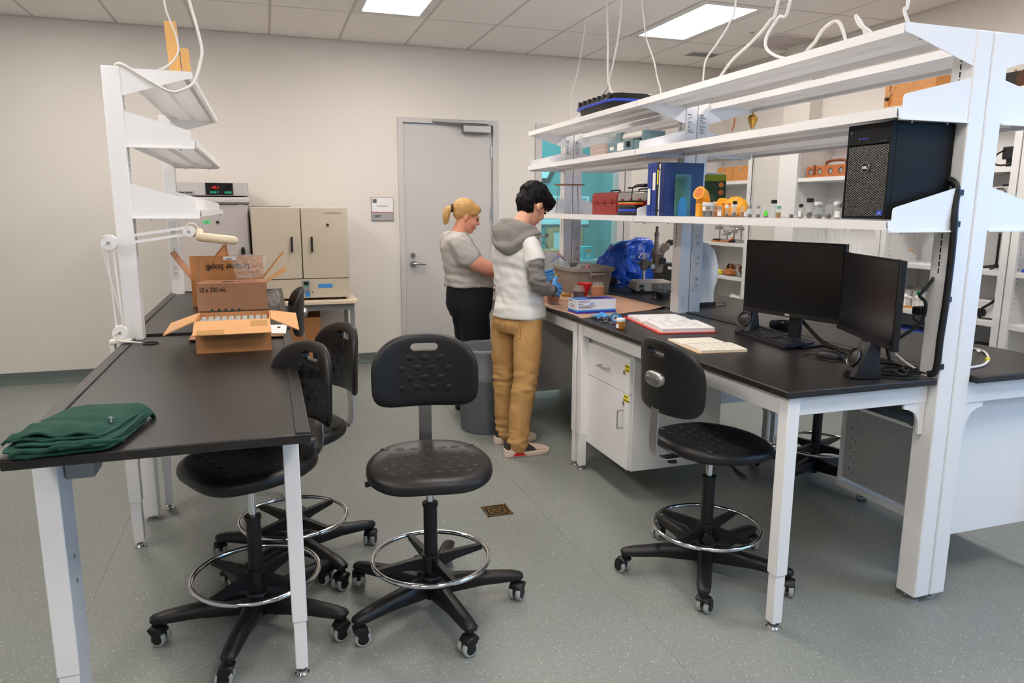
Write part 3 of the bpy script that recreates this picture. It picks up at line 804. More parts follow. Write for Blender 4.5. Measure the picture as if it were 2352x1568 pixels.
S = [('black lab stool facing the camera in the middle of the floor', .533, 2.555, -99, -7),
     ('black lab stool pushed under the left lab table, nearest the camera', -.104, 2.635, 207, -33),
     ('black lab stool at the left table, second from the camera', .046, 3.104, 199, 12),
     ('black lab stool beside the left rear table in front of the beige incubator', -.09, 4.75, 182, 30),
     ('black lab stool seen from behind at the computer bench', 1.705, 2.467, 4, 20),
     ('black lab stool standing on the far side of the island near the pegged cabinet', 2.93, 3.22, 176, 130),
     ('black lab stool far behind the microscope, only its back showing', 3.36, 6.05, 186, 10)]
for i, (lb, x, y, h, b) in enumerate(S):
    place(stool if i == 0 else copy_tree(stool), lb, x, y, h, b, (0, .055, .02, 0, 0, 0, 0)[i])
# ================================================================== wall bookcases and equipment
def bookcase(label, y0, y1, shelves, ztop=2.30, x0=4.54):
    t = thing('bookcase', label, 'bookcase', (0, 0, 0), 0, 'white bookcases along the right wall')
    for y in (y0, y1-.022): B(x0, 4.925, y, y+.022, 0, ztop).build('side_panel', 'white_matt', t, smooth=0)
    for y in (y0, y1-.05): B(x0-.012, x0+.008, y, y+.05, 0, ztop).build('face_stile', 'white_matt', t, smooth=0)
    B(4.922, 4.93, y0+.022, y1-.022, 0, ztop).build('back_panel', 'white_matt', t, smooth=0)
    B(x0, 4.922, y0+.022, y1-.022, ztop-.025, ztop).build('top_panel', 'white_matt', t, smooth=0)
    for z in shelves: B(x0+.002, 4.922, y0+.023, y1-.023, z-.034, z).build('shelf', 'white_matt', t, smooth=0, bevel=.002)
    m = MB()
    z = .9
    while z < 2.1:
        for x in (4.60, 4.84): m.cyl((x, y1-.0225, z), (x, y1-.0215, z), .004, n=6)
        z += .032
    stuff(m.build('peg_holes', 'ink_soft', t, smooth=0))
    return t
bookcase('white bookcase farthest from the camera, next to the corner', 6.14, 7.19, (.05, .52, .845, 1.19, 1.82))
bookcase('white bookcase holding glass tubes, right of the filler panel', 4.48, 5.53, (.05, .45, .80, 1.14, 1.81))
bookcase('white bookcase behind the second monitor with glass bottles', 3.43, 4.47, (.05, .45, .80, 1.14, 1.61, 1.81))
bookcase('white bookcase at the right edge of the photo', 2.38, 3.42, (.05, .45, .80, 1.14, 1.62, 1.81))
t = thing('filler_panel', 'plain pale filler panel between two white bookcases', 'panel')
B(4.56, 4.70, 5.745, 6.13, 0, 2.3).build('panel', 'wall_grey', t, smooth=0); B(4.54, 4.70, 5.54, 5.742, 0, 2.3).build('edge_panel', 'white_matt', t, smooth=0)
# upright freezer / incubator at left
t = thing('lab_freezer', 'tall grey laboratory freezer with a red digital display behind the left rack', 'freezer', (-.43, 6.55, 0))
B(-.31, .29, .05, .62, .08, 1.62).build('cabinet', 'fridge', t, bevel=.008)
d = B(-.31, .285, 0, .05, .12, 1.555).build('door', 'fridge', t, bevel=.012)
MB().prism([(0, 1.56), (-.02, 1.575), (-.02, 1.60), (0, 1.615), (.05, 1.615), (.05, 1.56)], 'x', -.31, .30).build('top_rail', 'lgrey', t)
h = MB().prism([(-.005, 1.625), (-.012, 1.735), (.55, 1.74), (.55, 1.625)], 'x', -.31, .29).build('control_head', 'lgrey', t, bevel=.004)
B(-.03, .18, -.0155, -.004, 1.633, 1.728).build('display', 'black_gloss', h, smooth=0)
text('lettering', '-43.1', .03, 'red_led', h, (.015, -.0162, 1.683), FRONT)
for x0, x1, z0, z1 in ((.005, .026, 1.643, 1.662), (.03, .05, 1.643, 1.662), (.115, .17, 1.643, 1.662)): B(x0, x1, -.0165, -.0155, z0, z1).build('button', 'green_led', h, smooth=0)
for k in range(2): MB().cyl((.063, -.0165, 1.65+.012*k), (.063, -.0155, 1.65+.012*k), .005, n=10).build('button', 'green_led', h)
B(-.24, -.115, -.0125, -.006, 1.64, 1.66).build('name_plate', 'greypaint', h, smooth=0)
text('lettering', 'Fisher Scientific', .016, 'ink', h, (-.23, -.0132, 1.645), FRONT, bold=.0006)
MB().cyl((.045, -.012, 1.41), (.045, 0, 1.41), .012, n=12).build('lock', 'black', d)
MB().box(.215, .245, -.035, 0, 1.1, 1.19).ell((.23, -.03, 1.185), (.015, .02, .02), 10).build('handle', 'black', d, bevel=.006)
B(-.07, -.01, -.001, 0, 1.395, 1.428).build('note', 'label_green', d, smooth=0)
text('lettering', '2', .022, 'ink', d, (-.042, -.0015, 1.402), FRONT)
B(.21, .26, -.001, 0, 1.545, 1.555-.0).build('sticker', 'label_white', d, smooth=0)
for x in (-.27, .25):
    for y in (.09, .56): MB().cyl((x, y, 0), (x, y, .08), .025, n=12).build('caster', 'black', t)
# beige double door incubator on its table
t = thing('side_table', 'pale topped steel table carrying the beige incubator', 'table', (0, 0, 0))
B(-.2, .73, 6.42, 7.1, .705, .735).build('table_top', 'wood_table', t, bevel=.003)
for x in (-.17, .665):
    for y in (6.47, 7.03):
        l = B(x, x+.035, y, y+.035, .02, .705).build('leg', 'greysteel', t, smooth=0); MB().cyl((x+.0175, y+.0175, 0), (x+.0175, y+.0175, .02), .014, n=10).build('foot', 'brass', l)
for y in (6.47, 7.04): B(-.135, .665, y, y+.025, .645, .705).build('apron', 'greysteel', t, smooth=0)
for x in (-.165, .675): B(x, x+.02, 6.505, 7.03, .645, .705).build('apron', 'greysteel', t, smooth=0)
t = thing('incubator', 'beige two door incubator standing on the side table', 'incubator', (.265, 6.5, .737))
B(-.39, .40, .045, .58, .02, .79).build('cabinet', 'beige', t, bevel=.004)
for x0, x1 in ((-.385, .007), (.015, .405)):
    d = B(x0, x1, 0, .045, .19, .795).build('door', 'beige', t, bevel=.004)
    hx = -.07 if x0 < 0 else .095
    m = MB().box(hx-.009, hx+.009, -.03, -.018, .42, .55).box(hx-.008, hx+.008, -.02, 0, .425, .44).box(hx-.008, hx+.008, -.02, 0, .53, .545); m.build('handle', 'black', d, bevel=.003)
    if x0 > 0:
        MB().cyl((.235, -.012, .65), (.235, 0, .65), .011, n=12).build('lock', 'black', d)
        text('lettering', 'Scientific Products', .024, 'ink_soft', d, (.21, -.0008, .742), FRONT, sx=.8)
B(-.385, .405, .004, .045, .02, .185).build('base_panel', 'beige', t, bevel=.003)
B(.135, .255, .0025, .004, .105, .14).build('blue_label', 'label_blue', t, smooth=0)
c = B(.005, .06, -.012, .004, .09, .175).build('controller', 'greysteel', t, smooth=0, bevel=.002)
B(.012, .053, -.014, -.012, .135, .165).build('display', 'black', c, smooth=0); B(.018, .05, -.014, -.012, .12, .132).build('key', 'green_led', c, smooth=0)
B(.02, .063, .002, .004, .03, .075).build('blue_label', 'label_blue', t, smooth=0)
MB().cyl((.085, .0, .07), (.085, .004, .07), .006, n=10).build('pilot_lamp', 'red_pl', t)
for x in (-.34, .36):
    for y in (.08, .53): MB().cyl((x, y, 0), (x, y, .02), .016, n=10).build('foot', 'black', t)
# wire rack on top
t = thing('wire_rack', 'flat wire rack lying on top of the beige incubator', 'rack', (.0, 6.62, 1.529))
m = MB().tube([(-.12, -.08, .012), (.2, -.08, .012), (.2, .22, .012), (-.12, .22, .012)], .004, 6, True)
m.build('rim', 'steel', t)
m = MB()
for k in range(26): m.cyl((-.118+k*.0126, -.08, .016), (-.118+k*.0126, .22, .016), .0022, n=5)
stuff(m.build('wires', 'steel', t))
for x in (-.1, .18):
    for y in (-.06, .2): MB().cyl((x, y, 0), (x, y, .012), .004, n=6).build('foot', 'steel', t)
# tall carton under the side table
t = thing('cardboard_box', 'tall open cardboard box standing under the side table', 'box', (.22, 6.78, 0))
m = MB().box(-.2, .19, -.2, -.195, 0, .58).box(-.2, .19, .195, .2, 0, .58).box(-.2, -.195, -.195, .195, 0, .58).box(.185, .19, -.195, .195, 0, .58).box(-.195, .185, -.195, .195, 0, .005)
m.build('walls', 'card', t, smooth=0)
MB().prism([(-.2, .58), (-.05, .64), (-.05, .636), (-.2, .576)], 'x', -.2, .19).build('flap', 'leather', t, smooth=0)
B(-.2, .19, -.2015, -.2, .36, .362).build('crease', 'leather', t, smooth=0)
# ================================================================== things on the left tables
TL = .914
def slab(pts, z0, z1, n=40, rnd=.012, wob=.004, seed=0, e=6, layers=None):
    """soft folded layer of cloth over a quad of four (x, y) corners."""
    def quad(u, v):
        a, b, c, d = [V(p) for p in pts]
        p = a.lerp(b, (u+1)/2).lerp(d.lerp(c, (u+1)/2), (v+1)/2); return p
    m = MB(); rings = []
    for q, z in ((.03, z0), (.6, z0), (.95, z0), (1, z0+(z1-z0)*.3), (1, z0+(z1-z0)*.7), (.95, z1), (.8, z1), (.55, z1), (.3, z1), (.03, z1)):
        r = []
        for k in range(n):
            u, v = super_r(2*PI*k/n, 1, 1, e); u *= q; v *= q
            p = quad(u, v)
            w = NZ.noise(V((p[0]*14, p[1]*14, seed)))*wob + NZ.noise(V((p[0]*40, p[1]*24, seed+5)))*wob*.5
            r.append(V((p[0]+w*.8, p[1]+w, z+(w if z > z0 else w*.2))))
        rings.append(r)
    return m.loft(rings)
sw = thing('folded_sweater', 'dark green sweater folded on the corner of the left table', 'sweater', (-.5, 2.16, TL+.004))
O_ = V((-.5, 2.2))
def sq(*p): return [V(q)-O_ for q in p]
for k, (q, z0, z1) in enumerate((
        (((-.640, 2.012), (-.40, 2.030), (-.352, 2.31), (-.60, 2.32)), 0, .010), (((-.655, 2.030), (-.41, 2.022), (-.345, 2.32), (-.595, 2.33)), .010, .019),
        (((-.630, 2.048), (-.40, 2.036), (-.350, 2.33), (-.59, 2.33)), .019, .028), (((-.648, 2.062), (-.42, 2.05), (-.352, 2.34), (-.585, 2.345)), .028, .036))):
    slab(sq(*q), z0, z1, seed=k+1, wob=.006, e=9, n=64).build('folded_layer', 'green_fab', sw, smooth=60)
def topsheet(u, v):
    a, b_, c_, d_ = V((-.655, 2.075, 0)), V((-.425, 2.055, 0)), V((-.352, 2.335, 0)), V((-.565, 2.36, 0))
    p = a.lerp(b_, u).lerp(d_.lerp(c_, u), v)-V((-.5, 2.2, 0))
    z = .040+.008*math.sin(u*3)+.004*NZ.noise(V((u*5, v*5, 2)))+.003*math.sin(v*22+u*6)*(v < .5)
    if u > .84:
        t_ = (u-.84)/.16; ang = t_*PI*.62; p = p+V((.012*math.sin(ang), -.004*t_, 0)); z -= .034*(1-math.cos(ang))*.62
    if v < .08: z -= .012*(1-v/.08)*(.5+.5*math.sin(u*14))
    if v > .93: z -= .03*((v-.93)/.07)**2
    if u < .05: z -= .01*(1-u/.05)
    return V((p.x, p.y, z))
MB().grid(topsheet, 60, 48).build('top_layer', 'green_fab', sw, thick=.006, smooth=70)
for k in range(3):
    x0 = -.62+.075*k
    MB().tube(spline([V((x0, 2.018-.004*k, .012+.006*k))-V((-.5, 2.2, 0)), V((x0+.03, 2.008, .024+.004*k))-V((-.5, 2.2, 0)), V((x0+.06, 2.018, .016+.006*k))-V((-.5, 2.2, 0)), V((x0+.10, 2.02, .022+.003*k))-V((-.5, 2.2, 0))], 6), .0055, 8).build('rumpled_cuff', 'green_fab', sw, smooth=60)
MB().box(.072, .086, -.062, -.056, .046, .056).cyl((.078, -.059, .044), (.078, -.059, .058), .005, n=8).build('zip_pull', 'chrome', sw)
# front carton with jars
def wall_quad(m, a, b, c, d, th=.004):
    a, b, c, d = V(a), V(b), V(c), V(d); n = (b-a).cross(d-a).normalized()*th/2
    m.loft([[a-n, b-n, c-n, d-n], [a+n, b+n, c+n, d+n]]); return m
bx0, bx1, by0, by1, bz = -.312, -.008, 3.285, 3.56, TL+.138
t = thing('cardboard_box', 'low open cardboard box full of glass jars on the left table', 'box', (0, 0, 0))
m = MB().box(bx0, bx1, by0, by0+.004, TL, bz).box(bx0, bx1, by1-.004, by1, TL, bz).box(bx0, bx0+.004, by0+.004, by1-.004, TL, bz).box(bx1-.004, bx1, by0+.004, by1-.004, TL, bz).box(bx0+.004, bx1-.004, by0+.004, by1-.004, TL, TL+.004)
m.build('walls', 'card', t, smooth=0)
f = wall_quad(MB(), (bx0, by0-.002, bz), (bx1, by0-.002, bz), (bx1+.004, by0-.095, bz-.045), (bx0-.002, by0-.095, bz-.045)).build('front_flap', 'card_in', t, smooth=0)
wall_quad(MB(), (bx0+.012, by0-.066, bz-.0285), (bx0+.12, by0-.066, bz-.0285), (bx0+.12, by0-.094, bz-.042), (bx0+.012, by0-.094, bz-.042), .0015).build('tape_strip', 'tape', f, smooth=0)
wall_quad(MB(), (bx1-.08, by0-.012, bz-.003), (bx1-.012, by0-.012, bz-.003), (bx1-.012, by0-.05, bz-.021), (bx1-.08, by0-.05, bz-.021), .0015).build('tape_strip', 'tape', f, smooth=0)
f = wall_quad(MB(), (bx0-.002, by0, bz), (bx0-.002, by1, bz), (bx0-.125, by1+.02, bz-.045), (bx0-.125, by0+.01, bz-.055)).build('side_flap', 'card_in', t, smooth=0)
wall_quad(MB(), (bx0-.07, by0+.02, bz-.0265), (bx0-.07, by1, bz-.022), (bx0-.105, by1, bz-.036), (bx0-.105, by0+.02, bz-.044), .0015).build('tape_strip', 'plasticbag', f, smooth=0)
wall_quad(MB(), (bx1+.002, by0, bz), (bx1+.002, by1, bz), (bx1+.115, by1-.06, bz-.01), (bx1+.12, by0+.03, bz-.06)).build('side_flap', 'card_in', t, smooth=0)
jl = MB().lathe([(.0125, 0), (.0132, .004), (.0132, .085), (.0105, .098), (.0115, .1), (.0115, .114), (.010, .1145), (.0095, .1), (.0118, .084), (.0118, .004), (0, .004)], 14)
jme = jl.mesh('glass_jar'); jme.materials.append(mat('jar_glass', (225, 235, 235), .05, alpha=.3, spec=.9))
for j in range(2):
    for i in range(10):
        o = bpy.data.objects.new('glass_jar', jme); COL.objects.link(o)
        o.location = (bx0+.022+i*.0288, by0+.13+j*.085, TL+.0125)
        tag(o, ('clear glass jar in the front row of the low cardboard box', 'clear glass jar in the second row of the low cardboard box')[j], 'jar', 'glass jars packed in the low box')
# flattened carton under it
t = tag(B(-.37, .05, 3.585, 3.775, TL+.007, TL+.012).build('cardboard_sheet', 'card2', smooth=0), 'flat piece of brown cardboard behind the low box', 'cardboard')
t = thing('paper_tag', 'white paper tag with a black dot beside the low box', 'paper', (.02, 3.68, TL+.013))
wall_quad(MB(), (-.05, -.05, .004), (.04, -.06, .002), (.05, .04, .03), (-.03, .05, .03), .001).build('sheet', 'paper', t, smooth=0)
MB().cyl((.01, .01, .0225), (.01, .01, .0255), .008, n=12).build('dot', 'ink', t)
# rear cartons
cx0, cx1, cy0, cy1, cz = -.41, -.02, 4.58, 4.78, TL+.012+.16
zt_ = TL+.012
t = thing('cardboard_box', 'brown cardboard box printed 12 x 750 mL on the rear left table', 'box')
m = MB().box(cx0, cx1, cy0, cy0+.004, zt_, cz).box(cx0, cx1, cy1-.004, cy1, zt_, cz).box(cx0, cx0+.004, cy0+.004, cy1-.004, zt_, cz).box(cx1-.004, cx1, cy0+.004, cy1-.004, zt_, cz).box(cx0+.004, cx1-.004, cy0+.004, cy1-.004, zt_, zt_+.004)
m.build('walls', 'card2', t, smooth=0)
f = wall_quad(MB(), (cx0, cy0, cz), (cx1, cy0, cz), (cx1-.005, cy0+.09, cz+.012), (cx0+.03, cy0+.09, cz+.012)).build('front_flap', 'card2', t, smooth=0)
text('lettering', 'Glass', .03, 'ink', f, (-.27, cy0+.03, cz+.0068), (.13, 0, 0), bold=.0012)
text('lettering', 'Laboratory Glassware', .015, 'ink_soft', f, (-.19, cy0+.03, cz+.0068), (.13, 0, 0))
wall_quad(MB(), (cx0, cy0+.01, cz), (cx0, cy1-.01, cz), (cx0+.035, cy1-.04, cz+.13), (cx0+.03, cy0+.03, cz+.13)).build('side_flap', 'card2', t, smooth=0)
wall_quad(MB(), (cx1, cy0+.01, cz), (cx1, cy1-.01, cz), (cx1+.12, cy1-.03, cz+.085), (cx1+.12, cy0+.01, cz+.07)).build('side_flap', 'card_in', t, smooth=0)
text('lettering', '12 x 750 mL', .036, 'ink', t, (cx0+.012, cy0-.001, cz-.047), FRONT, sx=.82, bold=.0008)
t = thing('cardboard_box', 'orange brown open box behind with upside down print on its raised flap', 'box')
ox0, ox1, oy0, oy1, oz = -.455, -.035, 4.80, 5.08, TL+.012+.165
m = MB().box(ox0, ox1, oy0, oy0+.004, zt_, oz).box(ox0, ox1, oy1-.004, oy1, zt_, oz).box(ox0, ox0+.004, oy0+.004, oy1-.004, zt_, oz).box(ox1-.004, ox1, oy0+.004, oy1-.004, zt_, oz).box(ox0+.004, ox1-.004, oy0+.004, oy1-.004, zt_, zt_+.004)
m.build('walls', 'card', t, smooth=0)
f = wall_quad(MB(), (ox0, oy0+.003, oz), (ox1, oy0+.003, oz), (ox1, oy0+.02, oz+.145), (ox0-.004, oy0+.02, oz+.145)).build('front_flap', 'card', t, smooth=0)
text('lettering', 'Dropper Stop\u00ae', .05, 'ink', f, (-.115, oy0+.0088, oz+.092), (PI/2+.117, PI, 0), 'LEFT', sx=.78, bold=.0006)
B(-.265, -.19, oy0+.014, oy0+.017, oz+.118, oz+.14).build('white_label', 'label_white', f, smooth=0)
B(-.25, -.215, oy0+.013, oy0+.0155, oz+.123, oz+.127).build('print', 'ink', f, smooth=0)
wall_quad(MB(), (ox0, oy0+.01, oz), (ox0, oy1, oz), (ox0-.11, oy1, oz+.165), (ox0-.11, oy0+.03, oz+.165)).build('side_flap', 'card2', t, smooth=0)
wall_quad(MB(), (ox1, oy0+.01, oz), (ox1, oy1, oz), (ox1+.13, oy1, oz+.155), (ox1+.13, oy0+.1, oz+.155)).build('side_flap', 'card_in', t, smooth=0)
wall_quad(MB(), (ox0+.02, oy1, oz), (ox1-.2, oy1, oz), (ox1-.24, oy1+.03, oz+.2), (ox0+.2, oy1+.03, oz+.2)).build('back_flap', 'card_in', t, smooth=0)
# bag on the cartons, bubble wrap, black caps
def crumple(name, c, r, m, parent=None, seed=0, amp=.35, n=28, fq=3.0):
    mb = MB(); rings = []
    for i in range(n//2+1):
        th = PI*i/(n//2); ring = []
        for j in range(n):
            ph = 2*PI*j/n
            d = V((math.sin(th)*math.cos(ph), math.sin(th)*math.sin(ph), -math.cos(th)))
            k = 1+amp*NZ.noise(d*fq+V((seed, 0, 0)))+amp*.5*NZ.noise(d*fq*2.7+V((0, seed, 0)))
            ring.append(V((d.x*r[0]*k, d.y*r[1]*k, max(-r[2], d.z*r[2]*k))) + V(c))
        rings.append(ring)
    mb.loft(rings); return mb.build(name, m, parent, smooth=25)
bg_ = thing('plastic_bag', 'clear plastic zip bag slumped on the printed cardboard box', 'bag', (-.115, 4.69, cz+.016))
def bagsheet(sy):
    def fn(u, v):
        w = .105*(.72+.28*v); x = (u-.5)*2*w; z = .135*v-.012*math.sin(u*PI)*(1-v)+.014*math.sin(u*PI)*v
        y = sy*.022*math.sin(PI*u)*(1-v**3)+.016*NZ.noise(V((u*6, v*7, sy)))+.008*NZ.noise(V((u*17, v*15, sy*3)))
        return V((x+.01*NZ.noise(V((u*5, v*9, 8))), y, max(.001, z)))
    return fn
for sy in (-1, 1): MB().grid(bagsheet(sy), 34, 26).build('bag_side', 'plasticbag', bg_, smooth=25)
MB().tube([bagsheet(-1)(u/12, .93) for u in range(13)], .0016, 6).build('zip_seal', 'plasticbag', bg_)
tag(crumple('bubble_wrap', (.02, 4.72, zt_+.05), (.035, .06, .05), 'plasticbag', seed=9, amp=.5), 'bit of clear wrap beside the printed cardboard box', 'wrap')
for k in range(5):
    t = thing('dropper_bottle', ('first', 'second', 'third', 'fourth', 'fifth')[k]+' black dropper bottle from the left behind the low jar box', 'bottle', (-.262+k*.0295, 3.62, TL+.0125), 0, 'black capped dropper bottles')
    MB().lathe([(.014, 0), (.016, .003), (.016, .07), (.009, .08), (.009, .085)], 14).build('bottle', 'jar_dark', t)
    MB().lathe([(.0115, .082), (.0115, .1), (.007, .106), (.0065, .128), (.004, .134), (0, .135)], 12).build('dropper_cap', 'black', t)
# magnifier lamp
t = thing('magnifier_lamp', 'white swing arm magnifier lamp clamped to the left table', 'lamp', (0, 0, 0))
MB().box(-.70, -.615, 3.60, 3.66, TL+.007, TL+.022).box(-.70, -.68, 3.605, 3.655, TL-.07, TL+.007).box(-.68, -.64, 3.615, 3.645, TL-.07, TL-.058).cyl((-.655, 3.63, TL-.10), (-.655, 3.63, TL-.03), .006, n=8).build('clamp', 'offwhite', t, bevel=.003)
def disc(x, y, z, r, w, nm='pivot'):
    o = MB().lathe([(r*.96, -w/2), (r, -w/2+.004), (r, w/2-.004), (r*.96, w/2), (0, w/2+.001)], 28, (0, 0, 0), MX.Translation((x, y, z)) @ MX.Rotation(PI/2, 4, 'X')).build(nm, 'white', t)
    MB().cyl((x, y-w/2-.006, z), (x, y-w/2, z), .006, n=10).build('pivot_bolt', 'steel', o)
    return o
disc(-.655, 3.63, .968, .032, .03); disc(-.668, 3.64, 1.372, .035, .036)
MB().cyl((-.655, 3.63, TL+.02), (-.655, 3.63, .96), .012, n=12).build('stem', 'offwhite', t)
for dx in (-.014, .012): MB().box(-.003, .003, -.008, .008, 0, .41, MX.Translation((-.655+dx, 3.64, .965)) @ MX.Rotation(-.03, 4, 'Y')).build('lower_arm', 'white', t, smooth=0)
ang = math.atan2(1.421-1.372, -.345+.668)
for dz in (.014, -.016): MB().box(0, .325, -.007, .007, -.006, .006, MX.Translation((-.668, 3.64, 1.374+dz)) @ MX.Rotation(-ang, 4, 'Y')).build('upper_arm', 'white', t, smooth=0)
disc(-.338, 3.64, 1.418, .026, .034)
MB().tube([(-.338, 3.64, 1.418), (-.318, 3.64, 1.408), (-.30, 3.64, 1.40)], .011, 8).build('neck', 'steel', t)
Mh = MX.Translation((-.222, 3.64, 1.385)) @ MX.Rotation(R(7), 4, 'Y') @ MX.Rotation(R(-3), 4, 'X')
rgs = []
for (rr, zz) in ((.060, .012), (.075, .02), (.089, .014), (.093, 0), (.088, -.014), (.075, -.02), (.062, -.016), (.058, 0)):
    rgs.append([Mh @ V((rr*math.cos(2*PI*k/40), rr*.95*math.sin(2*PI*k/40), zz)) for k in range(40)])
MB().loft(rgs, False, True).build('lamp_ring', 'cream', t, smooth=50)
MB().lathe([(0, .004), (.05, .002), (.06, 0), (.05, -.002), (0, -.004)], 32, (0, 0, 0), Mh).build('lens', 'glass_thin', t)
MB().lathe([(.016, 0), (.016, .02), (.01, .028), (0, .03)], 14, (0, 0, 0), Mh @ MX.Translation((-.075, -.01, .01))).build('cord_socket', 'cream', t)
MB().tube(spline([(-.352, 3.62, 1.437), (-.335, 3.62, 1.455), (-.31, 3.625, 1.452), (-.297, 3.63, 1.43), (-.292, 3.635, 1.415)], 5), .0035, 6).build('cord', 'offwhite', t)
MB().tube(spline([(-.675, 3.60, 1.40), (-.70, 3.61, 1.38), (-.69, 3.62, 1.3), (-.655, 3.62, 1.1), (-.64, 3.62, .99), (-.68, 3.61, .96), (-.66, 3.6, .935), (-.6, 3.6, .925), (-.57, 3.61, .919)], 5), .0035, 6).build('cord', 'offwhite', t)
# sticks on the left rack
for k, (x, y, h, w) in enumerate(((-.375, 4.0, .265, .052), (-.325, 4.0, .145, .034))):
    o = B(-w/2, w/2, -.02, .02, 0, h).build('wooden_block', 'wood_stick', smooth=0, bevel=.001, loc=(x, y, 2.1335), rot=(0, R(-2.5), 0))
    tag(o, ('tall flat pine board standing on top of the left rack', 'shorter pine board standing on top of the left rack')[k], 'board')
# ceiling cords
def cord(pts, r, label, n=7): return tag(MB().tube(spline(pts, n), r, 8).build('extension_cord', 'cable_white', smooth=60), label, 'cord')
cord([(-.42, 3.85, ZC-.004), (-.40, 3.82, 2.75), (-.385, 3.8, 2.45), (-.37, 3.8, 2.37), (-.35, 3.8, 2.31), (-.34, 3.8, 2.25), (-.35, 3.8, 2.21), (-.39, 3.82, 2.17), (-.46, 3.85, 2.142), (-.52, 3.87, 2.14)], .0042, 'thin white cord dropping from the ceiling onto the left rack')
cord([(-.40, 3.9, ZC-.004), (-.33, 3.83, 2.75), (-.28, 3.8, 2.46), (-.26, 3.79, 2.36), (-.24, 3.78, 2.25), (-.25, 3.77, 2.18), (-.28, 3.74, 2.09), (-.33, 3.72, 2.05), (-.38, 3.715, 2.04), (-.46, 3.715, 2.08), (-.53, 3.72, 2.125), (-.575, 3.73, 2.15), (-.6, 3.77, 2.148)], .0066, 'thick white cord looping in front of the left rack')
X_ = 2.2
C9 = [([(5.0, ZC-.004), (4.98, 2.97), (5.0, 2.75), (5.05, 2.49), (5.14, 2.35), (5.19, 2.2), (5.19, 2.14)], .0035, 'thin white cord hanging farthest left over the island rack'),
 ([(4.64, ZC-.004), (4.66, 2.89), (4.61, 2.64), (4.53, 2.35), (4.38, 2.2), (4.3, 2.143)], .0075, 'white cord crossing in front of the blue edged tub, swinging right'),
 ([(4.5, ZC-.004), (4.45, 2.84), (4.46, 2.61), (4.525, 2.35), (4.6, 2.28), (4.74, 2.19), (4.85, 2.2), (4.96, 2.205), (5.07, 2.18), (5.1, 2.142)], .0075, 'white cord crossing in front of the blue edged tub, swinging left'),
 ([(4.2, ZC-.004), (4.17, 2.77), (4.11, 2.61), (4.03, 2.51), (3.93, 2.38), (3.92, 2.28), (3.9, 2.2), (3.9, 2.14)], .005, 'wavy white cord left of the long ceiling light'),
 ([(3.15, ZC-.004), (3.21, 2.53), (3.24, 2.43), (3.31, 2.34), (3.39, 2.28), (3.44, 2.19), (3.46, 2.14)], .006, 'white cord crossing the long ceiling light panel'),
 ([(2.75, ZC-.004), (2.89, 2.45), (2.93, 2.37), (3.01, 2.3), (3.16, 2.24), (3.28, 2.19), (3.38, 2.143)], .0085, 'thick white cord right of the long ceiling light panel'),
 ([(2.72, ZC-.004), (2.81, 2.43), (2.87, 2.37), (2.91, 2.3), (2.9, 2.24), (2.82, 2.19), (2.72, 2.175), (2.65, 2.2), (2.59, 2.21), (2.55, 2.25), (2.5, 2.27), (2.46, 2.19), (2.45, 2.142)], .0085, 'thick white cord with a kinked loop on the near top shelf'),
 ([(2.36, 2.143), (2.36, 2.19), (2.365, 2.22), (2.38, 2.26), (2.35, 2.22), (2.32, 2.19), (2.3, 2.143)], .0085, 'short bent white cord end sticking up from the near top shelf'),
 ([(2.2, ZC-.004), (2.18, 2.5), (2.16, 2.26), (2.15, 2.23), (2.13, 2.19), (2.12, 2.142)], .0075, 'white cord nearest the near rack upright')]
for pts, r, lb in C9: cord([(X_+.02*math.sin(i*1.3), y, z) for i, (y, z) in enumerate(pts)], r*.82, lb)
# ================================================================== things on the island benches
TR = .915
# brown paper
def pz(x, y):
    c = max(0, (x-2.2)/.2)*max(0, 1-abs(y-3.95)/.12)
    return TR+.0012+.002*abs(NZ.noise(V((x*6, y*6, 0))))+.03*c*c
def pf(u, v):
    y0 = 3.735+.33*max(0, u-.02)**1.0*.75; y = y0+(5.5-y0)*v
    x1 = 2.36+.04*math.sin(v*7); x = 1.672+.012*math.sin(v*19)+(x1-1.672)*u
    return V((x, y, pz(x, y)))
tag(MB().grid(pf, 24, 40).build('kraft_paper', 'kraft', thick=.0006, smooth=60), 'brown kraft paper sheet spread over the far bench', 'paper')
# glove box
t = thing('glove_box', 'white and purple box of gloves lettered KIMTECH on the kraft paper', 'box', (1.712, 3.892, TR+.0032), R(1))
B(0, .256, 0, .125, 0, .083).build('carton', 'label_white', t, smooth=0, bevel=.001)
mat('purple', (70, 48, 160), .4); mat('skyblue', (40, 140, 215), .4)
for m_, z0, z1 in (('purple', 0, .012), ('skyblue', .012, .021)):
    B(-.0004, .2564, -.0004, .1254, z0, z1).build('stripe', m_, t, smooth=0)
B(.0, .256, .0, .125, .083, .0834).build('top_print', 'purple', t, smooth=0)
B(.01, .12, .03, .1, .0834, .0838).build('blue_print', 'skyblue', t, smooth=0)
B(.09, .2, .035, .085, .0838, .0842).build('opening', 'dark', t, smooth=0)
text('lettering', 'KIMTECH', .0185, 'purple', t, (.006, -.0008, .064), FRONT, sx=.95)
m = MB()
for k, (x0, x1, z) in enumerate(((.006, .04, .056), (.006, .044, .052), (.022, .125, .045), (.022, .09, .041), (.022, .12, .037), (.024, .1, .033), (.024, .11, .029))):
    m.box(x0, x1, -.0006, 0, z, z+.0018)
stuff(m.build('fine_print', 'ink_soft', t, smooth=0))
for k in range(5): MB().box(.084+k*.0065, .087+k*.0065, -.0006, 0, .05, .06).ell((.0855+k*.0065, -.0003, .0625), (.002, .0004, .003), 8).build('hand_icon', 'skyblue', t, smooth=0)
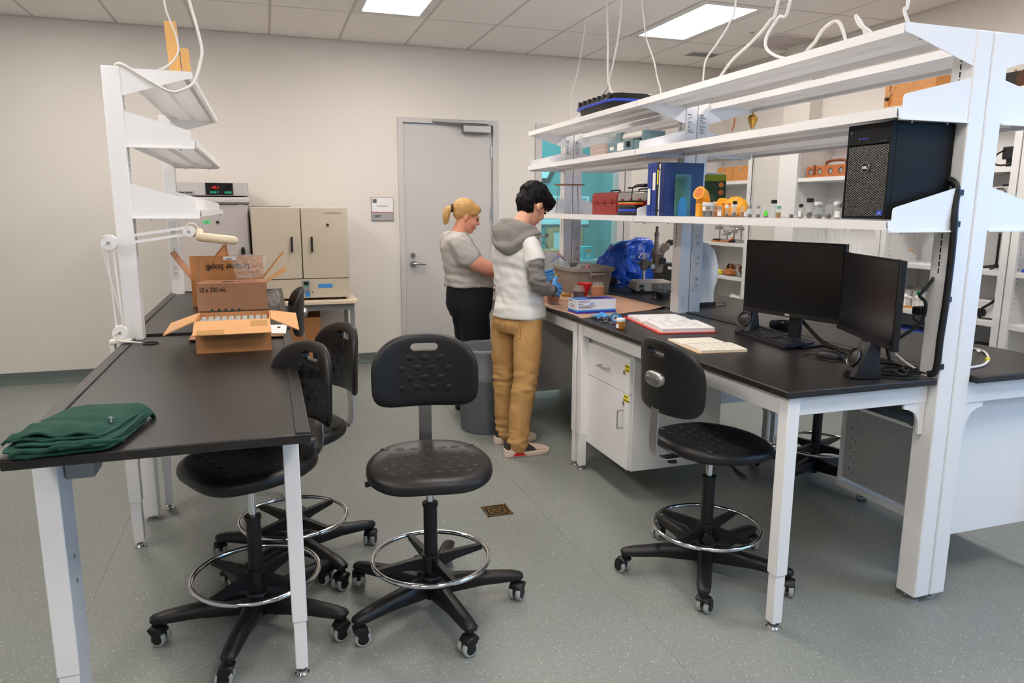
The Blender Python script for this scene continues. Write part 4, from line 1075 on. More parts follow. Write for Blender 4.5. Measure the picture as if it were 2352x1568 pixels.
MB().box(.012, .019, -.0006, 0, .03, .042).box(.0125, .0145, -.0006, 0, .042, .047).box(.0165, .0185, -.0006, 0, .042, .047).build('hand_icon', 'skyblue', t, smooth=0)
m = MB().box(-.0006, 0, .03, .1, .05, .052).box(-.0006, 0, .04, .1, .04, .042).box(-.0006, 0, .04, .09, .034, .036); stuff(m.build('fine_print', 'ink_soft', t, smooth=0))
text('lettering', 'KIMTECH', .011, 'ink_soft', t, (-.0006, .115, .068), SIDE)
# glove, keys, tape, small jar
t = thing('nitrile_glove', 'crumpled blue nitrile glove lying in front of the glove box', 'glove', (1.80, 3.70, TR))
def gl(u, v):
    x = (u-.5)*.13; y = (v-.5)*.10*(1-.35*u)
    z = .006+.02*abs(NZ.noise(V((u*4, v*4, 1.5))))+.018*math.exp(-((u-.35)**2+(v-.5)**2)*10)
    return V((x, y+.02*math.sin(u*5), z))
MB().grid(gl, 20, 16).build('palm', 'glove', t, thick=.0012, smooth=70)
for k in range(4):
    MB().tube(spline([(.05, -.03+k*.018, .010), (.07+.008*k, -.035+k*.022, .014), (.085+.004*(k % 2), -.05+k*.03, .006)], 4), [.007]*6+[.006, .005, .004], 6).build('finger', 'glove', t)
t = thing('key_ring', 'small bunch of keys beside the tape dispenser', 'keys', (1.755, 3.57, TR))
MB().tube([V((.012*math.cos(a), .012*math.sin(a)+.02, .006+.012*(1+math.sin(a))*.5)) for a in [2*PI*k/20 for k in range(20)]], .0015, 6, True).build('ring', 'steel', t)
for k, a in enumerate((2.6, 3.3, 4.0)):
    Mr = MX.Rotation(a, 4, 'Z'); MB().box(.008, .045, -.004, .004, .001+k*.002, .0028+k*.002, Mr).cyl(Mr @ V((.008, 0, .001+k*.002)), Mr @ V((.008, 0, .0028+k*.002)), .009, n=12).build('key', 'brass' if k == 1 else 'steel', t)
t = thing('tape_dispenser', 'round blue clear tape dispenser standing beside the honey jar', 'tape', (1.775, 3.525, TR))
Mt_ = MX.Translation((0, 0, .031)) @ MX.Rotation(PI/2, 4, 'X')
for nm, m_, r0, r1, z0, z1 in (('roll', 'steel_br', .010, .027, -.008, .008), ('blue_side', 'label_blue', .017, .0268, .0081, .0100), ('white_core', 'label_white', .0105, .017, .0081, .0095)):
    MB().loft([[Mt_ @ V((r*math.cos(2*PI*k/32), r*math.sin(2*PI*k/32), z)) for k in range(32)] for r, z in ((r0, z0), (r1, z0), (r1, z1), (r0, z1))], False, True).build(nm, m_, t)
MB().box(-.024, .028, -.0105, .0105, 0, .008).box(.02, .03, -.0105, .0105, .008, .022).build('base', 'clearplastic', t, bevel=.002)
B(-.02, .02, -.0115, -.0104, .0015, .0035).build('red_line', 'red_bright', t, smooth=0)
t = thing('honey_jar', 'tiny amber jar with a white lid and paper label on the bench edge', 'jar', (1.717, 3.335, TR))
MB().lathe([(.020, 0), (.0235, .003), (.024, .034), (.021, .039), (.0205, .042), (0, .042)], 24).build('glass', 'honey', t)
MB().lathe([(.0225, .039), (.0235, .041), (.0235, .053), (.022, .056), (0, .056)], 24).build('lid', 'label_white', t)
MB().loft([[V((.0245*math.cos(a), .0245*math.sin(a), z)) for a in [R(-205+k*8) for k in range(9)]] + [V((.0241*math.cos(a), .0241*math.sin(a), z)) for a in [R(-205+k*8) for k in range(8, -1, -1)]] for z in (.008, .029)]).build('label', 'paper', t, smooth=0)
# binder
t = thing('ring_binder', 'red ring binder lying open with thick white pages', 'binder', (2.03, 3.40, TR), R(-9))
B(-.155, .155, -.295, -.022, 0, .004).build('near_cover', 'red', t, smooth=0, bevel=.001)
B(-.155, .155, .022, .285, 0, .004).build('far_cover', 'red', t, smooth=0, bevel=.001)
B(-.155, .155, -.022, .022, 0, .003).build('spine', 'red', t, smooth=0)
def pages(sy, y0, y1, h):
    def fn(u, v): 
        y = y0+(y1-y0)*v; hh = h*(1-.25*v*v)*(1 if v > .1 else .7+3*v)
        return V(((u-.5)*.28+.004*v, sy*y, .0045+hh))
    m = MB(); n = 14
    top = [[fn(0, v/n), fn(1, v/n)] for v in range(n+1)]
    rings = [[V((a.x, a.y, .0045)), V((b.x, b.y, .0045)), b, a] for a, b in top]
    return m.loft(rings)
pg = pages(-1, .012, .278, .026).build('page_stack', 'paper', t, smooth=30)
pg2 = pages(1, .012, .262, .018).build('page_stack', 'paper', t, smooth=30)
m = MB(); rr = random.Random(4)
for k in range(11):
    y = -.06-.017*k; z = .0045+.026*(1-.25*((-y-.012)/.266)**2)+.0006
    x = -.11+rr.uniform(0, .02)
    while x < .1:
        w = rr.uniform(.01, .05); m.box(x, min(x+w, .11), y, y+.0014, z-.0006, z+.0002); x += w+rr.uniform(.008, .05)
stuff(m.build('writing', 'pencil', pg, smooth=0))
B(-.12, .12, -.008, .008, .003, .007).build('ring_plate', 'steel', t, bevel=.002)
for x in (-.1, 0, .1):
    MB().tube([V((x, .028*math.cos(a), .01+.03*math.sin(a))) for a in [PI*k/12 for k in range(13)]], .0018, 6).build('ring', 'chrome', t)
# notebook
t = thing('notebook', 'open cream notebook with handwriting near the bench edge', 'notebook', (1.872, 2.80, TR), R(-7))
for sy, y0, y1, h in ((-1, 0, .165, .018), (1, 0, .165, .011)):
    def fn(u, v, sy=sy, y1=y1, h=h): return V(((u-.5)*.215+.012*(sy < 0)*v, sy*y1*v, h*(1-.35*v*v)*(.75+.25*min(1, v*6))))
    n = 10; m = MB(); m.loft([[V((a.x, a.y, .001)), V((b.x, b.y, .001)), b, a] for a, b in [[fn(0, v/n), fn(1, v/n)] for v in range(n+1)]])
    p = m.build('page_block', 'paper_cream', t, smooth=30)
    m = MB()
    for k in range(13):
        y = sy*(.02+.011*k); v = abs(y)/y1; z = h*(1-.35*v*v)*(.75+.25*min(1, v*6))+.0004
        if sy > 0 and k % 5: continue
        x = -.09
        while x < .095:
            w = rr.uniform(.008, .03) if sy < 0 else .19; m.box(x, min(x+w, .1), y, y+.001, z-.0006, z+.0001); x += w+.01
    stuff(m.build('writing', 'pencil', p, smooth=0))
B(-.112, .118, -.17, .17, 0, .001).build('cover', 'tan', t, smooth=0)
# jars on the paper
def sample_jar(label, x, y, r, h, content, fill, lid=None, tilt=None, z=None):
    t = thing('specimen_jar', label, 'jar', (x, y, TR+.004 if z is None else z), 0, None)
    if tilt: t.rotation_euler = tilt
    MB().lathe([(r*.9, 0), (r, .006), (r, h*.72), (r*.96, h*.78), (r*.8, h*.84), (r*.8, h), (r*.74, h), (r*.74, h*.83), (r*.93, h*.74), (r*.95, .008), (0, .008)], 28).build('glass', 'glass_thin', t)
    MB().lathe([(0, .009), (r*.92, .009), (r*.945, .012), (r*.945, fill*h), (0, fill*h)], 28).build('contents', content, t)
    if lid: MB().lathe([(r*.86, h-.014), (r*.88, h-.012), (r*.88, h+.003), (r*.84, h+.005), (0, h+.005)], 28).build('lid', lid, t)
    return t
sample_jar('squat jar half full of black liquid beside the red funnel', 1.994, 4.50, .041, .10, 'jar_dark', .6)
t = sample_jar('wide glass jar smeared brown inside, right of the red funnel', 2.118, 4.47, .046, .12, 'jar_brown', .78)
sample_jar('brown jar gripped by the gloved hand', 1.75, 4.37, .040, .085, 'sediment', .8)
sample_jar('tall jar with a gold lid behind the gloved hand', 1.84, 4.56, .037, .17, 'jar_brown', .8, 'gold_lid')
t = thing('jar_lid', 'gold jar lid lying on the kraft paper by the tub', 'lid', (2.0, 4.74, TR+.003)); MB().lathe([(.036, 0), (.038, .002), (.038, .012), (.035, .014), (0, .0145)], 28).build('lid', 'gold_lid', t)
t = thing('wooden_block', 'small pale wooden block on the paper at the man\'s hip', 'block', (1.71, 4.52, TR+.003)); B(-.035, .03, -.03, .03, 0, .024).build('block', 'wood', t, bevel=.002)
t = thing('plastic_funnel', 'bright red plastic scoop standing between the two jars', 'funnel', (2.06, 4.56, TR+.003))
m = MB().lathe([(.014, 0), (.014, .01), (.02, .03), (.055, .108), (.053, .108), (.018, .03), (.012, .01), (.012, 0)], 24); m.build('cone', 'red_bright', t)
t = thing('banana_peel', 'curled pale yellow scrap lying behind the glove box', 'scrap', (1.945, 4.13, TR+.004))
mat('peel', (226, 190, 110), .6)
MB().tube(spline([(-.05, -.01, .008), (-.02, 0, .022), (.02, .01, .03), (.05, .04, .05)], 6), [.008]*6+[.01]*8+[.008]*5, 8).build('scrap', 'peel', t)
# grey tub
t = thing('storage_tub', 'grey plastic storage tub on the far bench with bagged samples inside', 'tub', (2.225, 5.0, TR+.003))
hx, hy, hz = .165, .27, .195
def rr_(sx, sy, z, n=40): return [V((*super_r(2*PI*k/n, sx, sy, 7), z)) for k in range(n)]
MB().loft([rr_(.01, .01, .004), rr_(hx*.80, hy*.84, .004), rr_(hx*.84, hy*.87, 0), rr_(hx*.87, hy*.89, .006), rr_(hx*.92, hy*.93, .09), rr_(hx*.935, hy*.94, .095), rr_(hx*.98, hy*.98, hz-.03), rr_(hx*1.0, hy, hz-.028), rr_(hx*1.06, hy*1.04, hz-.026), rr_(hx*1.07, hy*1.045, hz-.002), rr_(hx*1.05, hy*1.03, hz), rr_(hx*.99, hy*.985, hz-.001), rr_(hx*.93, hy*.95, .1), rr_(hx*.84, hy*.88, .012), rr_(.01, .01, .012)]).build('body', 'bin_grey', t, smooth=35)
MB().box(-.055, -.04, -hy*1.07, -hy*.98, hz-.065, hz-.026).box(.055, .07, -hy*1.05, -hy*.98, hz-.055, hz-.026).tube([(-.045, -hy*1.045, hz-.045), (.06, -hy*1.045, hz-.045)], .011, 10).build('handle', 'bin_grey', t)
tag(crumple('sample_bag', (2.22, 4.92, TR+.155), (.085, .07, .065), 'plasticbag', seed=5, amp=.4), 'crumpled clear bag of mixed samples in the grey tub', 'bag')
for k, (x, y, z, m_) in enumerate(((2.20, 4.9, 1.10, 'olive'), (2.235, 4.91, 1.105, 'red_bright'), (2.26, 4.93, 1.10, 'specimen'))):
    tag(crumple('sample_packet', (x, y, z-.02), (.02, .025, .035), m_, seed=20+k, amp=.4, n=16), ('olive green scrap inside the crumpled bag in the tub', 'red scrap inside the crumpled bag in the tub', 'dark brown scrap inside the crumpled bag in the tub')[k], 'sample')
t = thing('zip_bag', 'clear zip bag with red and blue seal standing in the grey tub', 'bag', (2.12, 5.14, TR+.018))
MB().loft([[V((a*.11*w-.02*k, .02*s_, z)) for a, s_ in ((-1, -.4), (-.3, -1), (.4, -1), (1, -.3), (1, .3), (.3, 1), (-.4, 1), (-1, .4))] for k, (z, w) in enumerate(((0, 1.1), (.1, 1.1), (.19, .95), (.24, .62), (.275, .35)))]).build('bag', 'bag_thick', t, smooth=50)
MB().tube([(-.09, -.018, .2), (-.02, -.02, .245), (.03, -.018, .21)], .003, 6).build('blue_seal', 'blue_stripe', t); MB().tube([(-.085, -.016, .215), (-.02, -.018, .26), (.02, -.016, .225)], .003, 6).build('red_seal', 'red_bright', t)
# blue dust cover over a microscope
t = thing('covered_microscope', 'microscope hidden under a crumpled bright blue dust cover', 'microscope', (2.76, 5.30, TR))
def cover_ring(z, xl, xr, yb):
    ring = []
    for k in range(72):
        th = 2*PI*k/72; u, v = super_r(th, 1, 1, 4.5)
        x = (xl+xr)/2+u*(xr-xl)/2; y = v*yb
        fold = .034*(.5-abs(NZ.noise(V((x*8+z*5, v*2.2, z*7))))*2.2)+.022*(.5-abs(NZ.noise(V((x*17-z*9, v*5, z*13))))*2.4)
        k2 = min(1, (z+.02)/.1)
        ring.append(V((x+fold*u*.9*k2, y+fold*v*1.6*k2, max(.001, z+.018*NZ.noise(V((x*8, y*8, z*3)))*(z > .02)))))
    return ring
cv = MB().loft([cover_ring(*q) for q in ((0, -.20, .205, .125), (.02, -.205, .207, .125), (.05, -.215, .207, .122), (.09, -.22, .205, .120), (.13, -.222, .203, .118), (.17, -.222, .202, .116), (.205, -.215, .202, .114), (.235, -.19, .2, .112), (.26, -.165, .2, .11), (.285, -.145, .2, .106), (.31, -.125, .2, .102), (.335, -.10, .198, .096), (.355, -.04, .192, .088), (.372, .03, .18, .075), (.382, .08, .16, .05), (.386, .10, .13, .01))]).build('dust_cover', 'blue_cover', t, smooth=60)
from mathutils.bvhtree import BVHTree
def bvh(o): return BVHTree.FromPolygons([v.co for v in o.data.vertices], [p.vertices for p in o.data.polygons])
cv_tree = bvh(cv)
def wrap_on(o, target):
    """lay a flat print on the -Y side of a target that shares its parent."""
    M = o.matrix_local.copy(); Mt = target.matrix_local.inverted(); 
    for v in o.data.vertices:
        p = M @ v.co; loc = cv_tree.ray_cast(V((p.x, -1, p.z)), V((0, 1, 0)))[0]
        if loc: v.co = V((p.x, loc.y-.0015, p.z))
        else: v.co = p
    o.matrix_local = MX(); return o
for s_, sz, lx, lz, ry in (('ZEISS', .06, .04, .232, 2), ('000-006', .026, -.175, .05, 14)):
    o = text('lettering', s_, sz, 'label_white', cv, (lx, -.15, lz), (PI/2, R(ry), 0), 'LEFT', bold=.0012, sx=.85)
    bm = bmesh.new(); bm.from_mesh(o.data); bmesh.ops.subdivide_edges(bm, edges=bm.edges, cuts=2); bm.to_mesh(o.data); bm.free()
    bpy.context.view_layer.update(); wrap_on(o, cv)
ol = []
for a_, b_ in zip([(.01, .255), (.01, .205), (.08, .2), (.15, .17), (.16, .285)][:-1], [(.01, .205), (.08, .2), (.15, .17), (.16, .285)]):
    for k in range(8):
        x = a_[0]+(b_[0]-a_[0])*k/8; z = a_[1]+(b_[1]-a_[1])*k/8
        loc = cv_tree.ray_cast(V((x, -1, z)), V((0, 1, 0)))[0]
        if loc: ol.append(loc+V((0, -.001, 0)))
MB().tube(ol, .0017, 6).build('printed_outline', 'label_white', cv)
B(-.21, -.02, -.10, .10, 0, .03).build('base', 'white_matt', t, bevel=.006); MB().cyl((-.17, -.125, .055), (-.17, -.06, .055), .033, n=20).build('focus_knob', 'black', t)
# stereo microscope
t = thing('stereo_microscope', 'grey stereo microscope on a vented lamp base beyond the rack', 'microscope', (2.725, 4.83, TR), R(-12))
t.scale = (.9, .9, .97)
b = MB().prism([(-.15, .012), (-.16, .03), (-.15, .075), (-.13, .09), (.15, .09), (.165, .075), (.165, .012)], 'y', -.10, .12).build('lamp_base', 'instr_grey', t, bevel=.008)
for k in range(8): MB().box(-.02, .05, -.104, -.0995, .018+k*.0075, .022+k*.0075).box(.06, .15, -.104, -.0995, .018+k*.0075, .022+k*.0075).build('vent_slot', 'ink_soft', b, smooth=0)
B(-.125, -.085, -.103, -.099, .045, .065).build('name_plate', 'dgreen', b, smooth=0); MB().cyl((-.1, -.11, .02), (-.1, -.095, .02), .018, n=14).build('dial', 'black', b)
for x in (-.12, .13):
    for y in (-.07, .09): MB().cyl((x, y, 0), (x, y, .013), .012, n=10).build('foot', 'black', b)
MB().cyl((-.055, .02, .09), (-.055, .02, .295), .0125, n=16).build('pillar', 'chrome', t)
MB().box(-.08, -.03, -.01, .05, .17, .255).cyl((-.105, .02, .22), (-.08, .02, .22), .012, n=12).box(-.03, .02, .0, .04, .19, .24).build('focus_mount', 'instr_dk', t, bevel=.005)
MB().cyl((.0, -.05, .2), (.0, .06, .2), .02, n=16).build('focus_knob', 'steel', t)
hd = MB().loft([[V((x+.06, y+.02, z)) for x, y in [super_r(2*PI*k/28, a, a*1.05, 3.5) for k in range(28)]] for z, a in ((.15, .036), (.17, .04), (.26, .042), (.285, .045), (.29, .05), (.315, .05), (.33, .04), (.35, .022))]).build('head', 'micro', t, smooth=45)
MB().cyl((.085, -.055, .245), (.085, .09, .245), .026, n=20).build('zoom_knob', 'black', t)
MB().lathe([(.022, .33), (.02, .38), (.0165, .385), (.0165, .43), (.02, .432), (.02, .452), (.0165, .454), (.0165, .46), (.012, .46), (.012, .505), (0, .505)], 18, (.045, .02, 0)).build('camera_tube', 'micro', t)
for s in (-.032, .032):
    Me = MX.Translation((.09, .02+s, .325)) @ MX.Rotation(R(52), 4, 'Y')
    e = MB().lathe([(.026, -.02), (.027, .05), (.022, .055), (.016, .06), (.016, .09), (0, .09)], 18, (0, 0, 0), Me).build('eyepiece_tube', 'micro', t); MB().lathe([(.018, .075), (.0185, .1), (.015, .112), (.012, .112), (0, .108)], 18, (0, 0, 0), Me).build('eyecup', 'black', e)
tag(MB().tube(spline([(2.56, 4.78, .935), (2.5, 4.85, .97), (2.43, 4.9, .97), (2.42, 4.84, .925), (2.5, 4.76, .921), (2.58, 4.7, .92), (2.66, 4.6, .92)], 6), .004, 6).build('extension_cord', 'black'), 'black cord looping left of the microscope base', 'cord')
t = thing('power_adapter', 'black power brick with tangled cord in front of the microscope', 'adapter', (2.60, 4.43, TR))
MB().loft([[V((x, y, z)) for x, y in [super_r(2*PI*k/20, a, b_, 5) for k in range(20)]] for z, a, b_ in ((0, .038, .03), (.04, .045, .035), (.048, .04, .03))]).build('brick', 'black', t)
MB().tube(spline([(.03, 0, .045), (.05, -.02, .06), (.06, .03, .03), (.02, .05, .055), (-.03, .04, .058), (-.06, 0, .03), (-.09, -.02, .006), (-.05, -.05, .006), (.04, -.05, .006), (.08, 0, .02), (.04, .03, .058)], 5), .003, 6).build('cord', 'black', t)
# veiled microscope behind the middle upright
t = thing('covered_instrument', 'instrument under a translucent white dust cover behind the middle upright', 'instrument', (2.63, 4.06, TR))
rings = []
for z, a, b_ in ((.028, .11, .09), (.06, .112, .09), (.1, .115, .095), (.16, .125, .10), (.23, .13, .10), (.30, .115, .09), (.36, .095, .075), (.40, .06, .05), (.41, .01, .01)):
    rings.append([V((u*(1+.06*math.sin(7*th+z*20)+.08*NZ.noise(V((u*9, v*9, z*8)))), v*(1+.06*math.sin(6*th+z*13)), z)) for th in [2*PI*k/44 for k in range(44)] for u, v in [super_r(th, a, b_, 2.6)]])
MB().loft(rings).build('dust_cover', 'white_cover', t, smooth=60)
B(-.1, .1, -.08, .08, 0, .03).build('base', 'black', t, bevel=.006); MB().loft([[V((u, v, z)) for u, v in [super_r(2*PI*k/16, a, a, 3) for k in range(16)]] for z, a in ((.03, .03), (.2, .03), (.3, .06), (.34, .03))]).build('stand', 'instr_dk', t)
MB().tube(spline([(.1, -.05, .015), (.15, -.06, .02), (.17, -.09, .006), (.1, -.11, .004), (.03, -.1, .004)], 5), .003, 6).build('cord', 'black', t)
tag(MB().grid(lambda u, v: V((2.80+.2*u, 4.45+.26*v, TR+.001+.002*abs(math.sin(u*4)))), 6, 6).build('paper_sheet', 'paper', thick=.0006), 'white sheet of paper on the far bench behind the veiled instrument', 'paper')
tag(crumple('crumpled_paper', (2.82, 4.25, TR+.03), (.05, .06, .03), 'paper_cream', seed=31, amp=.3), 'pale crumpled paper beside the veiled instrument', 'paper')
# monitors
def monitor(label, c, ang, z0, z1, w, brand=False):
    t = thing('computer_monitor', label, 'monitor', (c[0], c[1], TR), ang)
    h = z1-z0; a = z0-TR
    fr = B(-w/2, w/2, -.006, .018, a, a+h).build('housing', 'black_pl', t, bevel=.003)
    B(-w/2+.008, w/2-.008, -.0075, -.006, a+.022, a+h-.008).build('screen', 'screen', t, smooth=0)
    MB().loft([[V((x, y, z+a)) for x, z in ((-w*.36*s, h*(.5-.33*s)), (w*.36*s, h*(.5-.33*s)), (w*.36*s, h*(.5+.33*s)), (-w*.36*s, h*(.5+.33*s)))] for y, s in ((.018, 1), (.032, .93), (.045, .6))]).build('rear_shell', 'black_pl', t)
    B(-.032, .032, .045, .06, .01, a+h*.55).build('stand_neck', 'black_pl', t, bevel=.003)
    B(-.12, .12, -.04, .13, 0, .01).build('stand_base', 'black_pl', t, bevel=.004)
    if brand: text('lettering', 'DELL', .012, 'label_white', fr, (-.004, -.0066, a+.0065), FRONT, 'CENTER', bold=.0003)
    return t
monitor('black monitor with a DELL badge above the keyboard', (2.26, 2.72), math.atan2(-.973, .229), 1.042, 1.386, .525, True)
monitor('black monitor nearest the rack upright, turned sideways', (2.225, 2.237), math.atan2(-.923, -.384), 1.024, 1.352, .545)
# keyboard
t = thing('keyboard', 'black computer keyboard in front of the first monitor', 'keyboard', (2.255, 2.82, TR), R(-97.5))
MB().prism([(-.075, .004), (-.075, .012), (-.07, .014), (.07, .030), (.075, .028), (.075, .018)], 'x', -.2225, .2225).build('case', 'black_pl', t)
for sx in (-.18, .18): B(sx-.02, sx+.02, .05, .06, 0, .022).build('foot', 'black', t, smooth=0)
B(-.2, .2, -.072, -.066, 0, .006).build('foot', 'black', t, smooth=0)
key = MB().loft([[V((x*s, y*s, z)) for x, y in ((-.0082, -.0082), (.0082, -.0082), (.0082, .0082), (-.0082, .0082))] for z, s in ((0, 1), (.006, .8))]).mesh('key', 0); key.materials.append(MATS['black'])
def kput(x, y, sx=1):
    o = bpy.data.objects.new('key', key); COL.objects.link(o); o.parent = t
    o.location = (x, y, .0142+(y+.07)*.1143); o.rotation_euler = (.114, 0, 0); o.scale = (sx, 1, 1)
for r_ in range(6):
    y = .055-r_*.0205-(.004 if r_ else 0)
    if r_ == 5:
        for x, s in ((-.205, 1.3), (-.18, 1.1), (-.155, 1.1), (-.09, 5.6), (-.022, 1.1), (.003, 1.1), (.03, 1.3)): kput(x, y, s)
    else:
        for k in range(13): kput(-.208+k*.0192, y)
        kput(.042, y, 1.3)
    for k in range(3):
        if r_ in (0, 1, 2, 5) or (r_ == 4 and k == 1): kput(.072+k*.0192, y)
    for k in range(4):
        if r_: kput(.14+k*.0192, y)
text('lettering', 'logitech', .009, 'label_white', t, (-.217, .064, .0305), (.114, 0, 0))
# mouse, cable, sticky note
t = thing('computer_mouse', 'black mouse with its cord looped on the bench', 'mouse', (2.215, 2.40, TR), R(-60))
MB().loft([[V((x, y, z)) for x, y in [super_r(2*PI*k/24, a, b_, 2.4) for k in range(24)]] for z, a, b_ in ((0, .056, .03), (.012, .058, .031), (.024, .048, .026), (.032, .03, .017), (.035, .005, .004))]).build('body', 'black_poly', t, smooth=60)
MB().tube(spline([(.056, 0, .012), (.10, .03, .02), (.12, .06, .03), (.09, .09, .02), (.02, .07, .008), (-.07, .02, .004), (-.10, -.04, .003), (-.04, -.07, .003), (.08, -.05, .003)], 6), .0018, 6).build('cord', 'black', t)
t = tag(MB().grid(lambda u, v: V((2.16+.06*u, 2.185+.06*v, TR+.012+.012*u*u*v)), 6, 6).build('sticky_note', 'yellow', thick=.0005), 'curled yellow sticky note on the monitor stand', 'note')
# speakers
def speaker(label, x, y, ang, z=TR):
    t = thing('desk_speaker', label, 'speaker', (x, y, z), ang)   # front = local -Y
    MB().loft([[V((xx, yy, zz)) for xx, yy in ((-w, -f), (-w*.7, -f-.01), (w*.7, -f-.01), (w, -f), (w*.9, b_), (-w*.9, b_))] for zz, w, f, b_ in ((0, .042, .048, .05), (.01, .043, .05, .052), (.1, .034, .012, .042), (.135, .029, -.002, .036), (.14, .026, -.006, .032))]).build('cabinet', 'black_pl', t, smooth=30, bevel=.004)
    Mf = MX.Translation((0, -.038, .078)) @ MX.Rotation(R(90-22), 4, 'X')
    MB().lathe([(.034, -.004), (.036, .003), (.033, .005), (.029, .002), (.029, 0), (.012, .006), (0, .008)], 28, (0, 0, 0), Mf).build('cone', 'black_poly', t)
    MB().tube([Mf @ V((.0355*math.cos(a), .0355*math.sin(a), .004)) for a in [R(-150+k*8) for k in range(24)]], .001, 6).build('chrome_arc', 'steel_br', t)
    MB().lathe([(.009, 0), (.009, .012), (0, .013)], 12, (0, 0, 0), MX.Translation((0, -.056, .02)) @ MX.Rotation(R(80), 4, 'X')).build('knob', 'black', t)
    return t
speaker('black desk speaker left of the keyboard under the first monitor', 2.272, 3.03, R(-68))
speaker('black desk speaker in front of the sideways monitor', 2.075, 2.075, R(-105))
t = thing('label_reel', 'round black dish with a disc lying behind the first monitor', 'dish', (2.53, 3.09, TR+.0062))
MB().lathe([(.062, 0), (.064, .004), (.064, .03), (.06, .034), (.058, .03), (.058, .01), (0, .01)], 30).build('dish', 'black', t); MB().lathe([(.045, .011), (.045, .013), (.008, .013), (.008, .03), (0, .031)], 24).build('disc', 'steel_br', t)
# cables at the near end
t = thing('cable_sleeve', 'black cable sleeve running down the near rack upright', 'cable', (0, 0, 0))
MB().tube(spline([(2.29, 2.09, 1.635), (2.315, 2.02, 1.638), (2.322, 1.985, 1.62), (2.322, 1.975, 1.59), (2.316, 1.97, 1.53), (2.314, 1.962, 1.46), (2.318, 1.963, 1.34), (2.315, 1.962, 1.2), (2.308, 1.962, 1.07), (2.308, 1.966, .95), (2.30, 1.99, .93)], 7), .0125, 10).build('sleeve', 'black', t)
for z in (1.58, 1.47, 1.2, .95): B(2.318, 2.342, 1.962, 1.968, z, z+.02).build('cable_clip', 'black', t, smooth=0)
for k, pts in enumerate(([(2.30, 2.02, .925), (2.22, 2.06, .922), (2.15, 2.12, .920), (2.20, 2.05, .92), (2.26, 2.0, .92), (2.18, 2.0, .92), (2.13, 2.05, .92)],
                         [(2.30, 2.0, .93), (2.25, 2.03, .94), (2.2, 2.0, .93), (2.24, 2.08, .925), (2.29, 2.1, .93), (2.24, 2.14, .93), (2.18, 2.1, .925)],
                         [(2.31, 2.3, .925), (2.28, 2.2, .93), (2.31, 2.12, .935), (2.26, 2.06, .93), (2.30, 2.03, .925), (2.22, 2.02, .925)])):
    MB().tube(spline(pts, 6), .004, 6).build('loose_cable', 'black', t)
t = thing('monitor_cables', 'thick black cables lying behind the sideways monitor', 'cable')
MB().tube(spline([(2.34, 2.72, 1.02), (2.36, 2.6, .94), (2.36, 2.45, .924), (2.36, 2.3, .924), (2.33, 2.18, .928), (2.31, 2.1, .924)], 6), .009, 8).build('cable', 'black', t)
MB().tube(spline([(2.35, 2.5, .922), (2.345, 2.35, .921), (2.32, 2.25, .921), (2.30, 2.15, .92)], 6), .006, 8).build('cable', 'black', t)
MB().tube(spline([(2.25, 2.02, 1.22), (2.3, 2.02, 1.27), (2.36, 2.065, 1.285)], 5), .006, 8).build('cable', 'black', t)
MB().tube(spline([(2.25, 2.02, 1.22), (2.275, 2.01, 1.19), (2.27, 2.02, 1.12), (2.22, 2.07, 1.05)], 5), .006, 8).build('cable', 'black', t)
MB().tube(spline([(2.37, 2.3, 1.09), (2.345, 2.28, 1.08), (2.345, 2.25, 1.04), (2.35, 2.23, .97), (2.34, 2.2, .925)], 6), .008, 8).build('cable', 'black', t)
MB().tube(spline([(2.25, 2.1, .99), (2.28, 2.08, .96), (2.30, 2.05, .94)], 5), .004, 8).build('cable', 'cable_white', t)
# white cable on the near right bench
t = thing('network_cable', 'white cable with a yellow tag looping on the bench beyond the upright', 'cable')
cp = spline([(2.90, 2.42, .9205), (2.95, 2.38, .921), (2.96, 2.30, .921), (2.83, 2.17, .921), (2.70, 2.085, .921), (2.60, 2.06, .921), (2.52, 2.08, .921)], 6)
MB().tube(cp, .005, 8).build('cable', 'cable_white', t)
B(-.022, .022, -.006, .006, 0, .001).build('paper_flag', 'label_white', t, loc=(2.915, 2.285, .9265), rot=(0, 0, R(48)))
B(-.012, .012, -.009, .009, -.006, .006).build('yellow_tag', 'yellow', t, loc=(2.80, 2.15, .9215), rot=(0, 0, R(40)))
# ================================================================== things on the island shelves
ZL, ZM, ZT = 1.4925, 1.8665, 2.1335
def ring_binder(label, y0, y1, h, m, label_z=None, lm='paper_cream'):
    t = thing('ring_binder', label, 'binder', (2.05, (y0+y1)/2, ZL), 0, 'binders on the low shelf')
    w = (y1-y0)/2
    MB().box(0, .003, -w, w, 0, h).build('spine', m, t, bevel=.001)
    for s in (-1, 1): B(.003, .245, s*w-(.003 if s > 0 else 0), s*w+(.003 if s < 0 else 0), 0, h).build('cover', m, t, smooth=0, bevel=.001)
    B(.02, .235, -w+.004, w-.004, .006, h-.012).build('pages', 'paper', t, smooth=0)
    if label_z: B(-.001, 0, -w*.6, w*.6, label_z[0], label_z[1]).build('spine_label', lm, t, smooth=0)
    for z in (.03, h-.03): MB().cyl((-.0015, 0, z), (.002, 0, z), .005, n=10).build('finger_hole', 'ink', t)
    return t
ring_binder('blue ring binder at the far left of the binder row', 3.665, 3.712, .288, 'blue_binder', (.06, .15))
ring_binder('blue ring binder with a high cream label, second in the row', 3.612, 3.660, .290, 'blue_binder', (.14, .235))
ring_binder('slim black binder with a yellow label', 3.588, 3.608, .288, 'black', (.17, .25), 'yellow')
ring_binder('slim white folder between the black and the big blue binder', 3.575, 3.585, .280, 'paper')
ring_binder('large blue ring binder showing its cover behind the green bookend', 3.528, 3.571, .285, 'blue_dk')
t = thing('bookend', 'translucent green plastic bookend against the blue binders', 'bookend', (2.165, 3.50, ZL))
